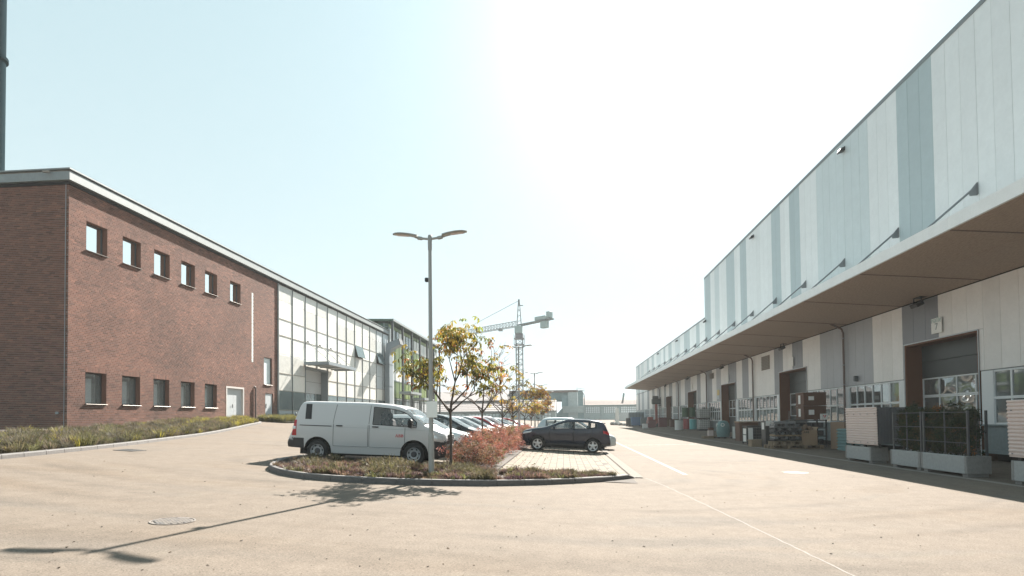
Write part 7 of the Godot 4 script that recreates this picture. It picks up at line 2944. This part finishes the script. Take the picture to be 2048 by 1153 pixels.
	var sh := thing("drum_shelf", "steel frame that carries the two green drums above the red and teal ones", "rack", P(14.7, 70.3))
	for sx in [-0.8, 0.8]:
		for sz in [-0.35, 0.35]:
			g = Geo.new()
			g.box(Vector3(sx, 0.72, sz), Vector3(0.06, 1.44, 0.06))
			part(sh, "upright", g, M.steel_mid)
	g = Geo.new()
	g.box(Vector3(0, 1.42, 0), Vector3(1.7, 0.05, 0.8))
	part(sh, "shelf", g, M.steel_mid)
	drum("dark green drum, left one on the steel frame", P(14.3, 70.3, 1.45), M.drum_green, M.drum_green, 1.1, 0.38)
	drum("dark green drum, right one on the steel frame", P(15.1, 70.3, 1.45), M.drum_green, M.drum_green, 1.1, 0.38)
	# maroon crates, lift, bins at the far end
	for k in 3:
		crate("maroon_crate", ["maroon slatted crate, leftmost of three in the far shade", "maroon crate with a small label, middle of three in the far shade", "brown crate, rightmost of three, before the far timber door"][k], "crate", P(13.0 + k * 1.15, 88.0 - k * 2.5), Vector3(1.1, 1.1 + 0.25 * (k % 2), 1.2), [M.crate_maroon, M.crate_maroon, M.crate_wood][k], true, "maroon crates at the far doors")
	crate("white_sacks", "heap of white sacks in front of the maroon crates", "sack", P(12.2, 88.5), Vector3(0.9, 0.7, 0.7), M.paper, false)
	var lf2 := thing("lift_truck", "red lift with a raised dark work basket near the far end of the hall", "lift", P(14.6, 97.0))
	g = Geo.new()
	g.bbox(Vector3(0, 0.75, 0), Vector3(2.0, 1.0, 1.6), 0.15)
	g.bbox(Vector3(-0.5, 1.4, 0), Vector3(0.8, 0.6, 1.3), 0.1)
	part(lf2, "chassis", g, M.lift_red)
	g = Geo.new()
	for sz in [-0.35, 0.35]: g.box(Vector3(0.5, 2.3, sz), Vector3(0.3, 3.2, 0.18))
	g.box(Vector3(0.55, 2.2, 0), Vector3(0.22, 2.9, 0.5))
	part(lf2, "mast", g, M.lift_red)
	g = Geo.new()
	for sx in [-0.7, 0.7]:
		for sz in [-0.75, 0.75]:
			g.lathe([Vector2(0, -0.14), Vector2(0.36, -0.14), Vector2(0.36, 0.14), Vector2(0, 0.14)], Vector3(sx, 0.36, sz), Vector3.BACK, 14)
	part(lf2, "wheels", g, M.tyre)
	g = Geo.new()
	g.bbox(Vector3(0.5, 4.2, 0), Vector3(1.3, 0.9, 1.1), 0.1)
	g.bbox(Vector3(0.4, 4.85, 0), Vector3(0.9, 0.5, 0.9), 0.1)
	part(lf2, "basket", g, M.bin_black)
	g = Geo.new()
	for y in [3.6, 4.2, 4.8]: g.rod(Vector3(1.1, y, 0.5), Vector3(2.3, y, 0.5), 0.04, 5)
	for x in [1.15, 2.3]: g.rod(Vector3(x, 3.5, 0.5), Vector3(x, 4.9, 0.5), 0.04, 5)
	g.box(Vector3(1.6, 3.5, 0.1), Vector3(1.5, 0.12, 1.0))
	part(lf2, "platform_rail", g, M.black_metal)
	wheelie_bin("blue waste container with pale label at the far end of the shade", P(13.75, 112.5), Vector3(1.9, 1.75, 1.3), M.bin_blue)
	wheelie_bin("dark grey waste container right of the blue one", P(15.0, 111.0), Vector3(1.3, 1.7, 1.2), M.plinth)
	wheelie_bin("black waste container left of the blue one", P(12.4, 114.0), Vector3(0.8, 1.6, 1.0), M.bin_black)
	var wl := thing("grey_skip", "long grey skip behind the blue waste container", "skip", P(14.6, 117.5))
	g = Geo.new()
	g.bbox(Vector3(0, 1.3, 0), Vector3(3.4, 2.6, 1.6), 0.05)
	part(wl, "tub", g, M.plinth)
	for k in 6:
		g = Geo.new()
		g.span(Vector3(-1.6 + k * 0.62, 0.1, 0.8), Vector3(-1.5 + k * 0.62, 2.5, 0.88))
		part(wl, "rib", g, M.plinth_dark)
	for k in 5:
		var rb := Geo.new()
		var rr := r.randf_range(0.35, 0.7)
		rb.bbox(Vector3.ZERO, Vector3(rr * 1.5, rr, rr * 1.2), rr * 0.3, Basis(Vector3.UP, r.randf() * 3.0) * Basis(Vector3.BACK, r.randf_range(-0.4, 0.4)))
		var o := solo("rubble_block", rb, M.concrete_end, ["largest grey rubble block at the lane end", "grey rubble block left in the heap at the lane end", "grey rubble block in the middle of the heap at the lane end", "small rubble block before the white post", "rubble block nearest the waste containers"][k], "rubble", "rubble blocks at the lane end")
		o.position = P(10.1 + k * 0.62, 121.5 - k * 1.4, rr * 0.35)

func slab(at: Vector3, s: Vector3) -> Geo:
	var g := Geo.new()
	g.bbox(at + Vector3(0, s.y / 2, 0), s, 0.01)
	return g

# ---------------------------------------------------------------- small things on the ground
func build_small() -> void:
	var r := RandomNumberGenerator.new()
	r.seed = 55
	var m := thing("manhole_cover", "round iron manhole cover with a paved pattern in the asphalt, bottom left", "manhole cover", P(-5.16, 7.33, 0.002))
	m.rotation.z = slope_z(-5.16, 7.33)
	var g := Geo.new()
	g.lathe([Vector2(0.33, 0.003), Vector2(0.33, 0.008), Vector2(0.305, 0.008), Vector2(0.305, 0.003)], Vector3.ZERO, Vector3.UP, 32)
	part(m, "ring", g, M.worn_iron)
	g = Geo.new()
	g.lathe([Vector2(0.295, 0.002), Vector2(0, 0.002)], Vector3.ZERO, Vector3.UP, 32)
	part(m, "plate", g, M.worn_iron)
	m.scale = Vector3(0.82, 1.0, 0.82)
	for i in 9:
		for j in 9:
			var p := Vector3(-0.26 + i * 0.065, 0.006, -0.26 + j * 0.065)
			if Vector2(p.x, p.z).length() > 0.27: continue
			g = Geo.new()
			g.bbox(p, Vector3(0.05, 0.009, 0.05), 0.002)
			part(m, "stud", g, M.kerb if r.randf() < 0.18 else M.worn_iron)
	m = thing("drain_cover", "small square drain grate in the asphalt near the lavender bed", "drain", P(-12.75, 16.2, 0.004))
	m.rotation.z = slope_z(-12.75, 16.2)
	g = Geo.new()
	for z in [-0.27, 0.27]: g.box(Vector3(0, 0.004, z), Vector3(0.6, 0.012, 0.05))
	for x in [-0.27, 0.27]: g.box(Vector3(x, 0.004, 0), Vector3(0.05, 0.012, 0.49))
	part(m, "frame", g, M.iron)
	for k in 7:
		g = Geo.new()
		g.box(Vector3(-0.21 + k * 0.07, 0.003, 0), Vector3(0.03, 0.009, 0.49))
		part(m, "bar", g, M.iron)
	g = Geo.new()
	g.bbox(P(-2.0, 13.5, 0.16), Vector3(0.5, 0.05, 0.3), 0.01)
	solo("shaft_slab", g, M.concrete, "flat pale slab among the heath plants right of the lamp", "slab")
	# dry leaves and grit scattered on the asphalt: nobody would count them
	var leaf := Geo.new()
	leaf.tri(Vector3(-0.5, 0, 0), Vector3(0.1, 0.25, 0.3), Vector3(0.5, 0.05, 0))
	leaf.tri(Vector3(-0.5, 0, 0), Vector3(0.5, 0.05, 0), Vector3(0.05, 0.2, -0.35))
	leaf.tri(Vector3(0.5, 0.05, 0), Vector3(0.1, 0.25, 0.3), Vector3(0.05, 0.2, -0.35))
	var xs := []
	var cols := []
	for k in 460:
		var d := 4.6 + 14.0 * pow(r.randf(), 1.4)
		var x := r.randf_range(-1.0, 0.62) * d * 0.95
		if x < -12.0 or x > 9.0: continue
		if d > 11.5 and x > -8.6 and x < 2.5: continue
		xs.append(Transform3D(Basis(Vector3.UP, r.randf() * TAU) * Basis.from_scale(Vector3.ONE * (0.015 + 0.036 * pow(r.randf(), 2.2))), P(x, d, 0.002)))
		cols.append([Color(0.03, 0.022, 0.016), Color(0.05, 0.035, 0.02), Color(0.09, 0.05, 0.02)][r.randi() % 3])
	var lv := many(self, "fallen_leaves", leaf.mesh(), M.leaf_any, xs, cols)
	tag(lv, "tiny dry leaves and grit scattered over the asphalt", "leaves")
	var xs2 := []
	var c2 := []
	for k in 60:
		xs2.append(Transform3D(Basis(Vector3.UP, r.randf() * TAU) * Basis.from_scale(Vector3.ONE * r.randf_range(0.05, 0.1)), P(r.randf_range(-1.9, -0.6), r.randf_range(16.0, 26.0), 0.03)))
		c2.append([Color(0.12, 0.12, 0.04), Color(0.16, 0.11, 0.04), Color(0.2, 0.09, 0.04)][r.randi() % 3])
	var l2 := many(self, "leaf_litter", leaf.mesh(), M.leaf_any, xs2, c2)
	tag(l2, "leaf litter along the left edge of the paved bays", "leaves")
